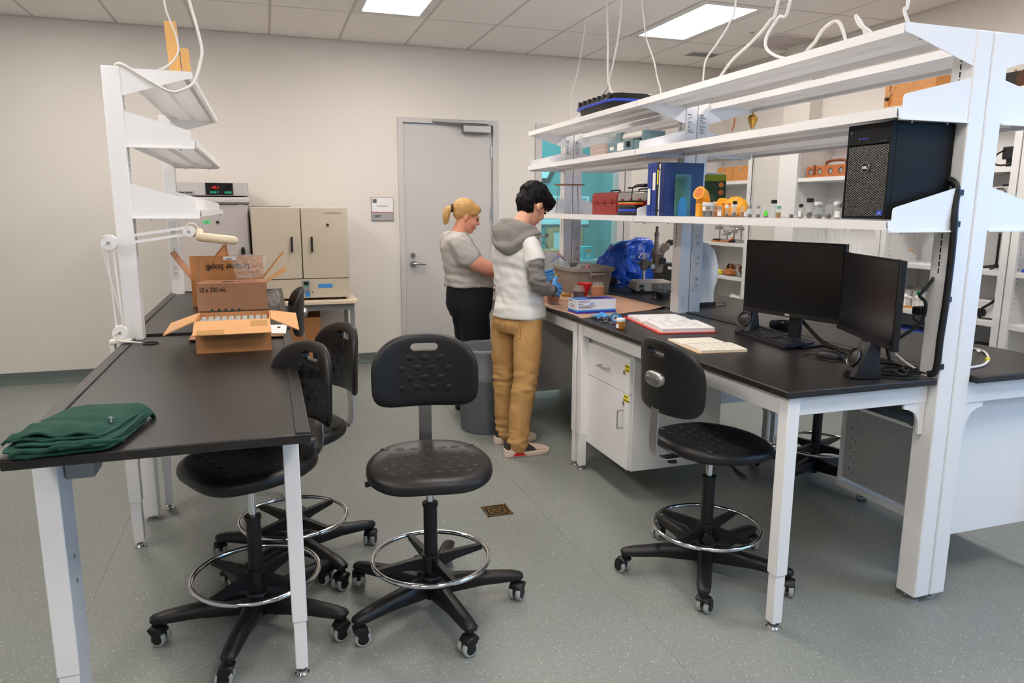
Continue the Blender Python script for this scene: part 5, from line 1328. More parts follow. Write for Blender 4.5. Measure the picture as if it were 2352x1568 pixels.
B(-.05, .05, .022, .0245, 0, .225).build('plate', 'green_tint', t, smooth=0); B(-.05, .05, -.06, .022, 0, .002).build('foot', 'green_tint', t, smooth=0)
MB().prism([(-.028, .002), (.028, .002), (.024, .075), (.012, .1), (-.012, .1), (-.024, .075)], 'y', .0195, .0215).build('tongue', 'label_blue', t, smooth=0)
t = thing('pipe_elbow', 'orange plastic elbow pipe on a square orange block', 'pipe', (2.085, 3.20, ZL), R(-20))
B(-.028, .028, -.035, .035, 0, .068).build('block', 'orange_pl', t, bevel=.002)
sp = spline([(0, .0, .068), (0, -.0, .085), (-.008, -.012, .105), (-.03, -.03, .118)], 6)
MB().tube(sp, [.034]*6+[.033]*6+[.034]*7, 20).build('elbow', 'orange_pl', t)
d = (sp[-1]-sp[-3]).normalized(); MB().cyl(sp[-1]-d*.001, sp[-1]+d*.0008, .026, n=20).build('bore', 'orange_dk', t)
t = thing('orange_case', 'small orange plastic box behind the vials', 'box', (2.19, 3.16, ZL)); B(-.04, .04, -.05, .05, 0, .075).build('case', 'orange_pl', t, bevel=.004); MB().ell((0, .02, .078), (.03, .03, .016), 14).build('lid_knob', 'orange_pl', t)
t = thing('play_mask', 'folded orange plastic shape with slits behind the vials', 'toy', (2.17, 3.05, ZL))
m = crumple('shell', (0, 0, .05), (.045, .075, .048), 'orange_pl', t, seed=14, amp=.12, n=28)
for y in (-.02, .03): MB().tube(spline([(-.044, y-.012, .06), (-.05, y, .066), (-.044, y+.012, .06)], 4), .003, 6).build('slit', 'orange_dk', t)
t = thing('blister_pack', 'dark green hanging retail pack leaning beside the big blue binder', 'package', (2.24, 3.33, ZL+.064), R(-30))
t.rotation_euler = (R(-10), 0, R(-30))
B(-.055, .055, -.004, .004, 0, .12).build('card', 'green_pk', t, bevel=.002); B(-.055, .055, -.004, .004, .12, .155).build('header', 'lime', t, bevel=.002)
for z in (.02, .06, .1): MB().cyl((.03, -.006, z), (.03, -.004, z), .013, n=14).build('picture', 'orange_dk', t)
MB().box(-.05, .05, .004, .02, -.063, .06).build('blister', 'clearplastic', t, smooth=0)
# vials
vy = [3.105, 3.071, 3.049, 3.004, 2.968, 2.931, 2.891, 2.851, 2.813, 2.775, 2.735, 2.706, 2.661, 2.631, 2.612, 2.585, 2.517, 2.477, 2.448, 2.411, 2.377, 2.342, 2.306, 2.270, 2.240]
#     (radius, height, cap, content, label)
vk = [(.012, .045, 'grey', None, 0), (.011, .045, 'grey', 'sediment', 0), (.012, .045, 'grey', 'sediment', 0), (.012, .045, 'grey', None, 'paper'), (.009, .05, 'white', 'specimen', 0), (.0145, .053, 'white', 'specimen', 0), (.0105, .068, 'black', 'specimen', 0), (.0105, .05, None, 'sediment', 0), (.012, .045, 'grey', 'specimen', 0), (.011, .046, 'grey', 'specimen', 0), (.012, .046, 'grey', 'specimen', 0), (.0115, .05, None, 'pinkblocks', 0), (.010, .05, None, 'specimen', 'green'), (.0125, .07, 'black', None, 0), (.009, .044, 'teal', None, 'green'), (.0125, .047, None, 'sediment', 0), (.0125, .05, None, 'specimen', 0), (.0135, .05, 'grey', 'specimen', 0), (.008, .052, 'black', 'peel', 'paper'), (.0135, .074, 'black', 'specimen', 0), (.016, .06, 'white', 'specimen', 0), (.0135, .05, 'grey', 'specimen', 0), (.0135, .056, None, 'specimen', 0), (.017, .06, 'white', 'specimen', 0), (.0135, .05, 'grey', None, 'paper')]
ordn = ['first', 'second', 'third', 'fourth', 'fifth', 'sixth', 'seventh', 'eighth', 'ninth', 'tenth', 'eleventh', 'twelfth', 'thirteenth', 'fourteenth', 'fifteenth', 'sixteenth', 'seventeenth', 'eighteenth', 'nineteenth', 'twentieth', 'twenty-first', 'twenty-second', 'twenty-third', 'twenty-fourth', 'last']
capm = {'grey': 'greysteel', 'white': 'label_white', 'black': 'black', 'teal': 'green_led'}
mat('green_label', (90, 220, 60), .5)
for i, (y, (r, h, cap, con, lab)) in enumerate(zip(vy, vk)):
    t = thing('specimen_vial', '%s glass vial from the left in the row on the low shelf%s' % (ordn[i], {'grey': ', grey stopper', 'white': ', white cap', 'black': ', black cap', 'teal': ', teal cap', None: ', uncapped'}[cap]), 'vial', (2.055+.012*((i*7) % 3), y, ZL), 0, 'specimen vials')
    n = .62 if cap == 'grey' else .9
    MB().lathe([(r*.9, 0), (r, .003), (r, h*.74), (r*n, h*.84), (r*n, h), (r*n*.88, h), (r*n*.88, h*.83), (r*.9, h*.72), (r*.9, .004), (0, .004)], 16).build('glass', 'glass_thin', t)
    if cap: MB().lathe([(r*n*1.08, h*.88), (r*n*1.1, h*.9), (r*n*1.1, h+.006), (r*n*.95, h+.007), (0, h+.007)], 16).build('cap', capm[cap], t)
    if con:
        o = crumple('specimen', (0, 0, h*.2), (r*.7, r*.7, h*.16), con, t, seed=i, amp=.4, n=12)
        if i in (1, 2, 7, 15, 18): MB().lathe([(0, .004), (r*.86, .004), (r*.86, h*.5), (0, h*.5)], 14).build('fluid', 'honey', t)
    if lab:
        MB().loft([[V((q*math.cos(a), q*math.sin(a), z)) for q, aa in ((r*1.02, range(9)), (r*1.005, range(8, -1, -1))) for a in [R(-190+k*14-30) for k in aa]] for z in (h*.15, h*.62)]).build('label', 'green_label' if lab == 'green' else 'paper', t, smooth=0)
t = thing('sample_jar', 'squat jar with a wide white lid beside the orange block', 'jar', (2.075, 3.125, ZL))
MB().lathe([(.03, 0), (.032, .003), (.032, .055), (0, .055)], 24).build('jar', 'clearplastic', t); MB().lathe([(.034, .053), (.035, .055), (.035, .068), (.033, .07), (0, .07)], 24).build('lid', 'label_white', t)
MB().lathe([(0, .003), (.0305, .003), (.0305, .028), (0, .028)], 24).build('contents', 'jar_dark', t); B(-.0325, -.03, -.015, .012, .03, .05).build('label', 'paper', t, smooth=0)
# computer tower
t = thing('computer_tower', 'black DELL computer tower on the near end of the low shelf', 'computer', (2.04, 2.008, ZL))
H_ = .335; W_ = .20
B(.02, .285, 0, W_, .004, H_).build('case', 'pc_black', t, bevel=.003)
fb = MB().box(0, .02, 0, .006, .004, H_).box(0, .02, W_-.006, W_, .004, H_).box(0, .02, .006, W_-.006, H_-.07, H_).box(0, .02, .006, W_-.006, .004, .012).box(.013, .02, .006, W_-.006, .012, H_-.07).build('front_bezel', 'pc_black', t, bevel=.001)
m = MB(); e = .0095
nz, ny = 25, 13
y0_, y1_, z0_, z1_ = .008, W_-.008, .014, H_-.074
def seg(p, q):
    p, q = V((0, *p)), V((0, *q)); d = (q-p)
    if d.length < .002: return
    n = V((0, -d.z, d.y)).normalized()*.0008
    m.loft([[p+n+V((.002, 0, 0)), p-n+V((.002, 0, 0)), p-n+V((.006, 0, 0)), p+n+V((.006, 0, 0))], [q+n+V((.002, 0, 0)), q-n+V((.002, 0, 0)), q-n+V((.006, 0, 0)), q+n+V((.006, 0, 0))]])
for s in (-1, 1):
    k = -60
    while k < 90:
        c = k*.0088                          # z = c + s*.62*(y-y0)
        pts = []
        ya, yb = y0_, y1_
        f_ = lambda y: (z0_+c+.62*(y-y0_)) if s > 0 else (z1_-c-.62*(y-y0_))
        def yz(z): return y0_+((z-z0_-c)/.62 if s > 0 else (z1_-c-z)/.62)
        lo, hi = sorted((yz(z0_), yz(z1_)))
        a_, b_ = max(ya, lo), min(yb, hi)
        if b_ > a_: seg((a_, f_(a_)), (b_, f_(b_)))
        k += 1
stuff(m.build('grille_mesh', 'steel_br', fb, smooth=0))
MB().lathe([(.017, -.001), (.019, 0), (.019, .002), (.017, .003), (.0165, .002), (0, .002)], 28, (0, 0, 0), MX.Translation((.001, .105, .185)) @ MX.Rotation(-PI/2, 4, 'Y')).build('badge', 'black', fb)
MB().tube([V((-.001, .105+.018*math.cos(a), .185+.018*math.sin(a))) for a in [2*PI*k/28 for k in range(28)]], .0013, 6, True).build('badge_ring', 'chrome', fb)
text('lettering', 'DELL', .012, 'label_white', fb, (-.0015, .105, .181), SIDE, 'CENTER', bold=.0003)
B(-.0006, 0, .03, .17, H_-.03, H_-.018).build('optical_drive', 'black_gloss', fb, smooth=0)
for y in (.105, .12, .137): B(-.0006, 0, y, y+.009, H_-.052, H_-.047).build('usb_port', 'blue_stripe', fb, smooth=0)
MB().cyl((-.001, .183, H_-.025), (0, .183, H_-.025), .005, n=12).build('power_button', 'ink_soft', fb); MB().cyl((-.001, .16, H_-.05), (0, .16, H_-.05), .003, n=10).build('audio_port', 'dark', fb)
text('lettering', 'Precision 3660', .006, 'ink_soft', fb, (-.0006, .055, H_-.064), SIDE)
B(-.0006, .002, .012, .034, .018, .034).build('blue_sticker', 'blue_stripe', fb, smooth=0); text('lettering', 'CORE', .0055, 'label_white', fb, (-.0012, .023, .023), SIDE, 'CENTER')
# far low shelf
t = thing('tripod_stand', 'rusty round iron tripod stand on the far low shelf', 'stand', (2.17, 5.12, ZL))
MB().lathe([(.04, .212), (.115, .212), (.115, .218), (.04, .218)], 32).build('ring_plate', 'leather', t)
for k in range(3):
    a = R(20+120*k); MB().tube([(.085*math.cos(a), .085*math.sin(a), .212), (.1*math.cos(a), .1*math.sin(a), 0)], .004, 8).build('leg', 'steel_br', t)
for k, (y0, y1, lb, top) in enumerate(((4.25, 4.62, 'dark red steel toolbox, left one on the far low shelf', 'red_pl'), (3.865, 4.235, 'red toolbox with a silver lid beside the folded cloths', 'steel_br'))):
    t = thing('toolbox', lb, 'toolbox', (2.13, (y0+y1)/2, ZL)); w = (y1-y0)/2
    B(0, .17, -w, w, 0, .085).build('body', 'red_pl', t, bevel=.004)
    MB().prism([(-.003, .087), (.173, .087), (.173, .095), (.165, .135), (.150, .145), (.02, .145), (.005, .135), (-.003, .095)], 'y', -w, w).build('lid', top, t, bevel=.002)
    B(-.006, .176, -w-.003, w+.003, .080, .088).build('rim', 'red_pl', t, smooth=0)
    for y in (-.6, 0, .6): B(-.007, -.003, w*y-.014, w*y+.014, .07, .1).build('latch', 'red_pl', t, smooth=0)
    MB().tube(spline([(.085, -.06, .145), (.085, -.055, .158), (.085, .055, .158), (.085, .06, .145)], 4), .005, 8).build('handle', 'black', t)
t = thing('task_light', 'small black gooseneck light lying on the silver lidded toolbox', 'light', (2.16, 3.95, ZL+.158))
MB().tube(spline([(-.02, .16, .008), (-.02, .1, .008), (-.03, .05, .012), (-.03, -.02, .018)], 5), .006, 8).build('gooseneck', 'black', t); MB().box(-.06, -.0, -.11, -.01, .008, .026).build('head', 'black', t, bevel=.005)
MB().tube(spline([(-.06, -.01, .02), (-.07, .01, 0), (-.07, .02, -.06), (-.065, .03, -.1)], 5), .003, 6).build('cord', 'black', t)
for k, (m_, z0, z1, dy, sh) in enumerate((('black', 0, .022, 0, 'folded black cloth at the bottom of the cloth stack'), ('blue_stripe', .022, .038, .012, 'folded bright blue cloth second from the bottom of the stack'), ('black_poly', .038, .060, .008, 'folded black cloth in the middle of the stack'), ('red', .060, .071, .003, 'folded red cloth near the top of the stack'), ('yellow', .071, .076, .006, 'folded yellow cloth under the navy one'), ('navy', .076, .086, .01, 'folded navy cloth on top of the stack'))):
    o = slab([(2.035, 3.83+dy), (2.11, 3.83+dy), (2.11, 4.07-dy), (2.035, 4.07-dy)], ZL+z0, ZL+z1, seed=50+k, wob=.002).build('folded_cloth', m_, smooth=60); tag(o, sh, 'cloth', 'folded cloths on the far low shelf')
# far mid shelf
t = thing('clear_bin', 'clear plastic bin of small pale blocks on the far middle shelf', 'bin', (2.17, 4.46, ZM))
hx, hy = .10, .14
m = MB().loft([rr_(hx*.9, hy*.92, .001, 32), rr_(hx, hy, .125, 32), rr_(hx*1.05, hy*1.04, .126, 32), rr_(hx*1.05, hy*1.04, .131, 32), rr_(hx*.96, hy*.97, .131, 32), rr_(hx*.87, hy*.9, .005, 32)]); m.build('bin', 'clearplastic', t)
rb = random.Random(3); bl = MB()
for i in range(5):
    for j in range(8):
        for k in range(3): bl.cbox((-.068+i*.034, -.098+j*.028, .015+k*.026), (.03, .025, .023), None)
stuff(bl.build('blocks', 'pinkblocks', t, smooth=0))
t = thing('chart_machine', 'old blue grey machine with a roller beside the clear bin', 'machine', (2.15, 4.08, ZM))
MB().box(-.09, .12, -.20, .17, .004, .06).box(-.1, -.09, -.17, .15, .004, .066).build('tray', 'blue_metal', t, bevel=.003)
MB().box(-.04, .1, .10, .17, .06, .13).box(-.04, .1, -.2, -.17, .06, .115).box(.06, .1, -.17, .1, .06, .12).build('side_frame', 'blue_metal', t, bevel=.003)
MB().cyl((0, -.17, .1), (0, .1, .1), .028, n=24).build('roller', 'offwhite', t); MB().cyl((.03, -.17, .075), (.03, .1, .075), .012, n=14).build('spindle', 'specimen', t); B(-.05, .0, -.16, .09, .062, .07).build('cutter', 'black', t, smooth=0)
B(-.1015, -.1, .07, .12, .02, .04).build('plate', 'paper_cream', t, smooth=0); B(-.1015, -.1, -.06, .02, .01, .055).build('paper_label', 'paper', t, smooth=0); MB().cyl((-.115, -.13, .04), (-.1, -.13, .04), .016, n=16).build('knob', 'black', t)
for x in (-.07, .1):
    for y in (-.17, .14): MB().cyl((x, y, 0), (x, y, .004), .008, n=8).build('foot', 'black', t)
# tote on top
t = thing('tote_box', 'black plastic tote with a bright blue rim on top of the island rack', 'tote', (2.25, 4.55, ZT))
hx, hy = .17, .30
MB().loft([rr_(hx*.85, hy*.9, .001), rr_(hx*.95, hy*.96, .062), rr_(.01, .01, .062)]).build('body', 'black_pl', t)
MB().loft([rr_(hx*1.03, hy*1.02, .062), rr_(hx*1.05, hy*1.03, .066), rr_(hx*1.05, hy*1.03, .076), rr_(hx*1.02, hy*1.01, .078), rr_(.01, .01, .078)]).build('blue_rim', 'blue_stripe', t)
MB().loft([rr_(hx*.98, hy*.99, .078), rr_(hx*.9, hy*.94, .112), rr_(hx*.86, hy*.92, .116), rr_(.01, .01, .116)]).build('lid', 'black_pl', t)
for k in range(7): B(-hx*.97, -hx*.9, -.24+k*.075, -.21+k*.075, .078, .117).build('lid_rib', 'black_pl', t, smooth=0)
# things hanging from the far bracket tip
t = thing('wooden_charm', 'carved yellow wooden bud hanging from a rack bracket', 'ornament', (2.79, 3.80, 2.04))
MB().lathe([(.002, -.04), (.016, -.015), (.026, .01), (.03, .03), (.02, .045), (.004, .05), (.004, .085)], 8).build('bud', 'gold_lid', t, smooth=0)
t = thing('orange_strap', 'thin orange strap hanging under the rack bracket', 'strap', (2.66, 3.80, 2.0)); MB().tube(spline([(0, 0, .08), (.004, 0, .05), (.002, 0, .02), (-.012, 0, -.012)], 4), [.003]*4+[.005]*4+[.004]*4+[.002], 6).build('strap', 'orange_dk', t)
t = thing('storage_case', 'white topped navy case on the rack shelf behind the green pack', 'case', (2.615, 3.935, ZL)); B(-.07, .07, -.055, .055, 0, .2).build('body', 'navy', t, bevel=.01); MB().loft([[V((x, y, z)) for x, y in [super_r(2*PI*k/24, a, b_, 5) for k in range(24)]] for z, a, b_ in ((.2, .075, .06), (.235, .075, .06), (.255, .06, .05), (.258, .01, .01))]).build('lid', 'white_matt', t)
# trash can
t = thing('trash_can', 'grey plastic trash can with a clear liner between the two people', 'trash can', (1.405, 4.745, 0))
MB().lathe([(.01, .012), (.165, .012), (.170, 0), (.178, .004), (.207, .555), (.216, .557), (.218, .58), (.212, .583), (.205, .58), (.172, .02), (.01, .02)], 48).build('can', 'trash', t)
rings = []
for z, r in ((.38, .2035), (.40, .205), (.42, .2065), (.44, .2075), (.46, .2085), (.48, .2095), (.5, .211), (.53, .213), (.56, .222), (.59, .2235), (.594, .214), (.58, .2), (.45, .185), (.2, .165)):
    rings.append([V(((r+.0022*math.sin(k*2.3+z*60)*(z < .58)+.007*NZ.noise(V((math.cos(2*PI*k/72)*5, math.sin(2*PI*k/72)*5, z*32))))*math.cos(2*PI*k/72), (r+.0022*math.sin(k*2.3+z*60)*(z < .58)+.007*NZ.noise(V((math.cos(2*PI*k/72)*5, math.sin(2*PI*k/72)*5, z*32))))*math.sin(2*PI*k/72), z+.006*math.sin(k*.7)*(z < .45))) for k in range(72)])
MB().loft(rings, False).build('liner', 'liner', t, smooth=60)
# ================================================================== things in the wall bookcases
for k, (y, lb) in enumerate(((6.715, 'wooden box with a metal catch, left of the pair in the far bookcase'), (6.435, 'wooden box with a metal catch, right of the pair in the far bookcase'))):
    t = thing('wooden_box', lb, 'box', (4.62, y, 1.8205)); B(0, .25, -.135, .135, 0, .15).build('body', 'wood_or', t, bevel=.002); B(-.004, 0, -.012, .012, .105, .135).build('catch', 'steel', t, smooth=0)
t = thing('wooden_case', 'reddish wooden case with round holes and a leather handle', 'case', (4.60, 5.20, 1.8105)); B(0, .2, -.24, .24, 0, .10).build('body', 'wood_red', t, bevel=.002)
for y in (.19, .08, -.05, -.17): MB().cyl((-.001, y, .05), (.001, y, .05), .026, n=20).build('hole', 'ink', t); 
for y in (.19, .08, -.05, -.17): MB().cyl((-.0025, y-.005, .048), (.0, y-.005, .048), .02, n=16).build('hole_disc', 'greysteel', t)
MB().box(-.01, -.002, .13, .15, .02, .11).build('strap', 'leather', t, bevel=.002); MB().tube(spline([(.1, .12, .1), (.1, .11, .135), (.1, .05, .145), (.1, -.05, .145), (.1, -.11, .135), (.1, -.12, .1)], 4), .012, 8).build('handle', 'leather', t)
t = thing('wooden_board', 'tall orange wooden drawer lying on top of the bookcases', 'drawer', (4.60, 4.42, 2.3005)); B(0, .3, -.24, .2, 0, .19).build('body', 'wood_or', t, bevel=.002); B(-.012, 0, .16, .2, 0, .21).build('front', 'wood_or', t, smooth=0)
MB().cyl((-.03, .17, .07), (-.012, .17, .07), .014, n=12).build('knob', 'black', t); MB().tube(spline([(-.014, .17, .08), (-.016, .14, .12), (-.015, .11, .2)], 4), .003, 6).build('string', 'cream', t)
t = thing('film_reel_device', 'dark old instrument standing on the bookcase top behind the upright', 'instrument', (4.66, 3.60, 2.3005), 0)
MB().box(-.05, .12, -.14, .09, 0, .11).build('body', 'black', t, bevel=.005); MB().cyl((-.06, -.07, .06), (-.05, -.07, .06), .05, n=24).build('wheel', 'specimen', t)
for y in (-.03, .05): MB().cyl((.02, y, .11), (.02, y, .135), .008, n=10).build('peg', 'brass', t)
# micromanipulators
def manip(label, y, s, z=1.1905, x=4.66):
    t = thing('micromanipulator', label, 'instrument', (x, y, z), R(10*s), 'steel micromanipulators')
    h = .12+.05*(s % 3)
    MB().box(-.05, .05, -.05, .05, 0, .03).build('base', 'greysteel' if s % 2 else 'black', t, bevel=.003)
    MB().cyl((0, 0, .03), (0, 0, h), .008, n=10).build('post', 'steel', t)
    MB().box(-.02, .02, -.03, .03, h*.6, h*.6+.03).box(-.015, .015, -.045, .0, h*.85, h*.85+.025).build('slide', 'steel_br', t, bevel=.002)
    for dy, dz in ((.045, h*.65), (-.06, h*.9), (.03, h)): MB().cyl((0, dy-.012, dz), (0, dy+.012, dz), .012, n=12).build('thumb_wheel', 'steel', t)
    return t
manip('micromanipulator on a black base in the far bookcase', 6.80, 2); manip('low micromanipulator second from the left in the far bookcase', 6.66, 3); manip('small micromanipulator third from the left in the far bookcase', 6.54, 4)
t = manip('tall micromanipulator with a wooden rod in the far bookcase', 6.42, 5); MB().tube([(0, .0, .16), (-.01, .03, .27)], .006, 8).build('rod', 'wood', t)
tag(MB().tube(spline([(4.6, 6.85, 1.20), (4.58, 6.7, 1.197), (4.58, 6.6, 1.198), (4.6, 6.52, 1.22), (4.63, 6.5, 1.25)], 6), .008, 8).build('rubber_hose', 'orange_dk'), 'orange rubber hose on the manipulator shelf', 'hose')
for k, (y, m_, lb) in enumerate(((6.62, 'leather', 'coiled brown belt, left one on the third shelf'), (6.50, 'wood_red', 'coiled reddish belt on the third shelf'), (6.34, 'olive', 'coiled olive strap on the third shelf'))):
    t = thing('coiled_belt', lb, 'belt', (4.68, y, .846), R(20*k))
    sp = [V((.02*math.sin(a*.3), (.022+.0045*a)*math.cos(a), .062+(.02+.0045*a)*math.sin(a)*.95)) for a in [k2*.35 for k2 in range(27)]]
    m = MB(); m.loft([[p+V((dx, 0, 0))+ (p-V((0, 0, .055))).normalized()*d for dx, d in ((-.018, 0), (.018, 0), (.018, .003), (-.018, .003))] for p in sp]); m.build('strap', m_, t, smooth=50)
    B(-.03, .03, -.03, .03, 0, .0085).build('buckle', 'brass', t, smooth=0)
tag(crumple('specimen_bag', (4.61, 6.52, .88), (.04, .10, .034), 'jar_brown', seed=41, amp=.4), 'bag of amber bits in front of the coiled belts', 'bag')
tag(crumple('specimen_bag', (4.62, 6.72, .872), (.035, .07, .026), 'yellow', seed=43, amp=.35), 'small bag of yellow bits under the coiled belts', 'bag')
t = thing('clamp_wheel', 'small steel clamp with a wheel at the end of the belt shelf', 'clamp', (4.60, 6.33, .846)); MB().cyl((-.01, 0, .03), (.01, 0, .03), .028, n=18).build('wheel', 'steel', t); B(-.02, .03, -.06, .04, 0, .014).build('foot', 'steel_br', t, smooth=0)
tag(crumple('white_cloth', (4.66, 6.40, .585), (.09, .15, .065), 'paper', seed=44, amp=.3, n=32), 'bundle of white cloth on the lower shelf of the far bookcase', 'cloth')
t = thing('wooden_tray', 'brown wooden tray beside the white cloth bundle', 'tray', (4.66, 6.72, .5205)); MB().box(-.08, .12, -.13, .13, 0, .01).box(-.08, -.07, -.13, .13, .01, .07).build('tray', 'leather', t, smooth=0)
# glassware of the second bookcase
def glassware(label, kind, y, x, h, r, z=1.1405, cap=None):
    t = thing({'tube': 'glass_tube', 'beaker': 'glass_beaker', 'flask': 'glass_flask', 'bottle': 'glass_bottle'}[kind], label, {'tube': 'tube', 'beaker': 'beaker', 'flask': 'flask', 'bottle': 'bottle'}[kind], (x, y, z), 0, 'clear laboratory glassware')
    P_ = {'tube': [(r*.5, 0), (r, .008), (r, h), (r*.85, h), (r*.85, .012), (0, .01)],
          'beaker': [(r*.92, 0), (r, .006), (r, h-.004), (r*1.1, h), (r*1.05, h), (r*.94, h-.006), (r*.94, .006), (0, .005)],
          'flask': [(r*.95, 0), (r, .006), (r*.96, .012), (r*.35, h*.7), (r*.33, h*.95), (r*.42, h), (r*.36, h), (r*.28, h*.94), (r*.3, h*.68), (r*.9, .012), (0, .006)],
          'bottle': [(r*.95, 0), (r, .006), (r, h*.66), (r*.85, h*.74), (r*.4, h*.82), (r*.38, h*.96), (r*.46, h), (r*.38, h), (r*.32, h*.95), (r*.34, h*.8), (r*.92, h*.66), (r*.93, .008), (0, .007)]}[kind]
    MB().lathe(P_, 20).build('glass', 'glass_thin', t)
    if cap == 'black': MB().lathe([(r*.98, h*.86), (r, h*.87), (r, h+.012), (r*.95, h+.016), (0, h+.016)], 20).build('cap', 'black', t)
    if cap == 'cork': MB().lathe([(r*.33, h*.95), (r*.42, h*1.02), (r*.44, h*1.16), (0, h*1.17)], 16).build('stopper', 'tan', t)
    if cap == 'glass': MB().lathe([(r*.3, h*.92), (r*.4, h*1.02), (r*.38, h*1.15), (0, h*1.17)], 16).build('stopper', 'glass_thin', t)
    return t
for k in range(9): glassware('clear tall glass tube, number %s from the left in the back row' % ('one two three four five six seven eight nine'.split()[k]), 'tube', 5.42-k*.055, 4.72+.02*(k % 2), .20+.02*((k*5) % 4), .016)
for k in range(8): glassware('clear glass beaker, number %s from the left in the front row' % ('one two three four five six seven eight'.split()[k]), 'beaker', 5.30-k*.09, 4.62+.015*(k % 2), .09+.012*(k % 3), .034)
glassware('small squat flask with an orange cork stopper', 'bottle', 4.275, 4.64, .085, .038, cap='cork'); glassware('wide conical glass bottle with a glass stopper', 'bottle', 4.165, 4.70, .19, .055, cap='glass'); glassware('tall ribbed glass bottle with a wide black lid', 'beaker', 4.045, 4.66, .185, .048, cap='black')
t = thing('cork_stopper', 'loose orange cork lying on the bottle shelf', 'cork', (4.62, 4.36, 1.1405)); MB().lathe([(.014, 0), (.018, .02), (0, .021)], 14).build('cork', 'tan', t)
# lower shelves of the third bookcase
for k, y in enumerate((4.33, 4.20)):
    t = thing('plastic_canister', ('white plastic canister left of the green taped one', 'white plastic canister marked with green tape')[k], 'canister', (4.72, y, .8005)); MB().box(-.05, .1, -.055, .055, 0, .13).build('body', 'white_matt', t, bevel=.008); MB().cyl((-.0, 0, .13), (0, 0, .155), .022, n=14).build('cap', 'greysteel', t)
    if k: B(-.052, -.0495, -.03, .015, .06, .125).build('tape', 'green_tape', t, smooth=0)
for k, y in enumerate((4.25, 4.14)):
    t = thing('bone_model', ('white joint model on a wooden foot, left one', 'white joint model on a wooden foot, right one')[k], 'model', (4.60, y, .8005)); B(-.03, .03, -.04, .04, 0, .014).build('foot', 'wood', t, smooth=0)
    MB().cyl((0, 0, .014), (0, 0, .075), .011, n=10).ell((0, 0, .085), (.02, .02, .02), 14).cyl((0, 0, .085), (0, -.06, .08), .007, n=8).build('bone', 'paper', t)
t = thing('desk_webcam', 'black webcam hooked on the rack beside the cable sleeve', 'webcam', (2.37, 2.09, 1.135)); MB().box(-.04, .02, -.012, .03, 0, .032).build('body', 'black', t, bevel=.006); MB().tube(spline([(-.04, 0, .02), (-.06, 0, -.01), (-.02, 0, -.03), (.03, -.005, -.05)], 5), .0025, 6).build('cord', 'black', t)
t = thing('slotted_basket', 'blue rimmed slotted plastic basket on the low bookcase shelf', 'basket', (4.66, 4.15, .4505))
B(-.10, .12, -.24, .24, .15, .19).build('rim', 'blue_basket', t, bevel=.003); B(-.09, .11, -.23, .23, 0, .012).build('floor', 'bluegrey_basket', t, smooth=0)
for k in range(24): B(-.095, -.089, -.23+k*.0195, -.222+k*.0195, .012, .15).build('slat', 'bluegrey_basket', t, smooth=0)
for z in (.05, .1): B(-.096, -.088, -.23, .23, z, z+.008).build('cross_slat', 'bluegrey_basket', t, smooth=0)
# right of the near upright
t = thing('retort_stand', 'black footed stand with a dark rod right of the near upright', 'stand', (4.64, 3.585, 1.1405)); MB().cyl((0, 0, .02), (0, 0, .30), .008, n=10).build('rod', 'black', t)
for k in range(3):
    a = R(200+120*k); MB().loft([[V((0, 0, .035))+V((-.012*math.sin(a), .012*math.cos(a), 0)), V((0, 0, .035))-V((-.012*math.sin(a), .012*math.cos(a), 0)), V((0, 0, .01)), ], [V((.11*math.cos(a), .11*math.sin(a), .015))+V((.001, .001, 0)), V((.11*math.cos(a), .11*math.sin(a), .015)), V((.11*math.cos(a), .11*math.sin(a), 0))]]).build('foot', 'black', t, smooth=0)
B(-.05, .1, -.1, .06, .30, .31).build('shelf_plate', 'black', t, smooth=0)
t = thing('fibre_light', 'white light box with a black gooseneck arm on the fourth shelf', 'lamp', (4.66, 3.60, .8005)); B(-.05, .1, -.075, .075, .012, .13).build('housing', 'white_matt', t, bevel=.004)
for y in (-.05, .05): MB().cyl((-.03, y, 0), (-.03, y, .012), .01, n=8).build('foot', 'black', t)
MB().tube(spline([(-.055, .02, .04), (-.075, .01, .07), (-.07, -.04, .11), (-.06, -.08, .15)], 5), .009, 8).build('gooseneck', 'black', t); MB().cyl((-.075, .02, .045), (-.05, .02, .045), .03, n=16).build('collar', 'black', t)
t = thing('shoe_box', 'dark box on a wooden board low in the bookcase behind the upright', 'box', (4.66, 3.62, .4505)); B(-.08, .14, -.14, .14, .02, .16).build('box', 'black', t, bevel=.003); B(-.1, .16, -.15, .15, 0, .02).build('board', 'wood_or', t, smooth=0)
t = thing('cable_coil', 'black gadget with a looped cable on the upper bookcase shelf', 'gadget', (4.64, 3.56, 1.8105)); B(-.04, .05, -.07, .05, .05, .13).build('body', 'black', t, bevel=.006); B(-.02, .03, -.05, .03, 0, .05).build('foot', 'black', t, smooth=0)
MB().tube(spline([(-.04, .03, .11), (-.05, .08, .08), (-.05, .09, .03), (-.05, .04, .012), (-.05, -.03, .02)], 5), .006, 8).build('cable', 'black', t)
t = thing('flat_recorder', 'flat pale grey recorder with a coiled wire under the upper shelf', 'recorder', (4.66, 3.60, 1.6105)); B(-.08, .15, -.13, .13, 0, .075).build('case', 'lgrey', t, bevel=.004); MB().tube([V((-.085, -.03+.035*math.cos(a), .045+.02*math.sin(a))) for a in [2*PI*k/20 for k in range(20)]], .004, 6, True).build('wire', 'instr_dk', t); B(-.06, .1, -.11, -.02, .075, .09).build('lid_bar', 'black', t, smooth=0)
t = thing('storage_box', 'white box with a blue base at the right edge of the photo', 'box', (4.64, 3.26, 1.1405)); B(-.06, .1, -.1, .1, 0, .02).build('base', 'blue_stripe', t, smooth=0); B(-.06, .1, -.1, .1, .02, .13).build('body', 'clearplastic', t, bevel=.003)
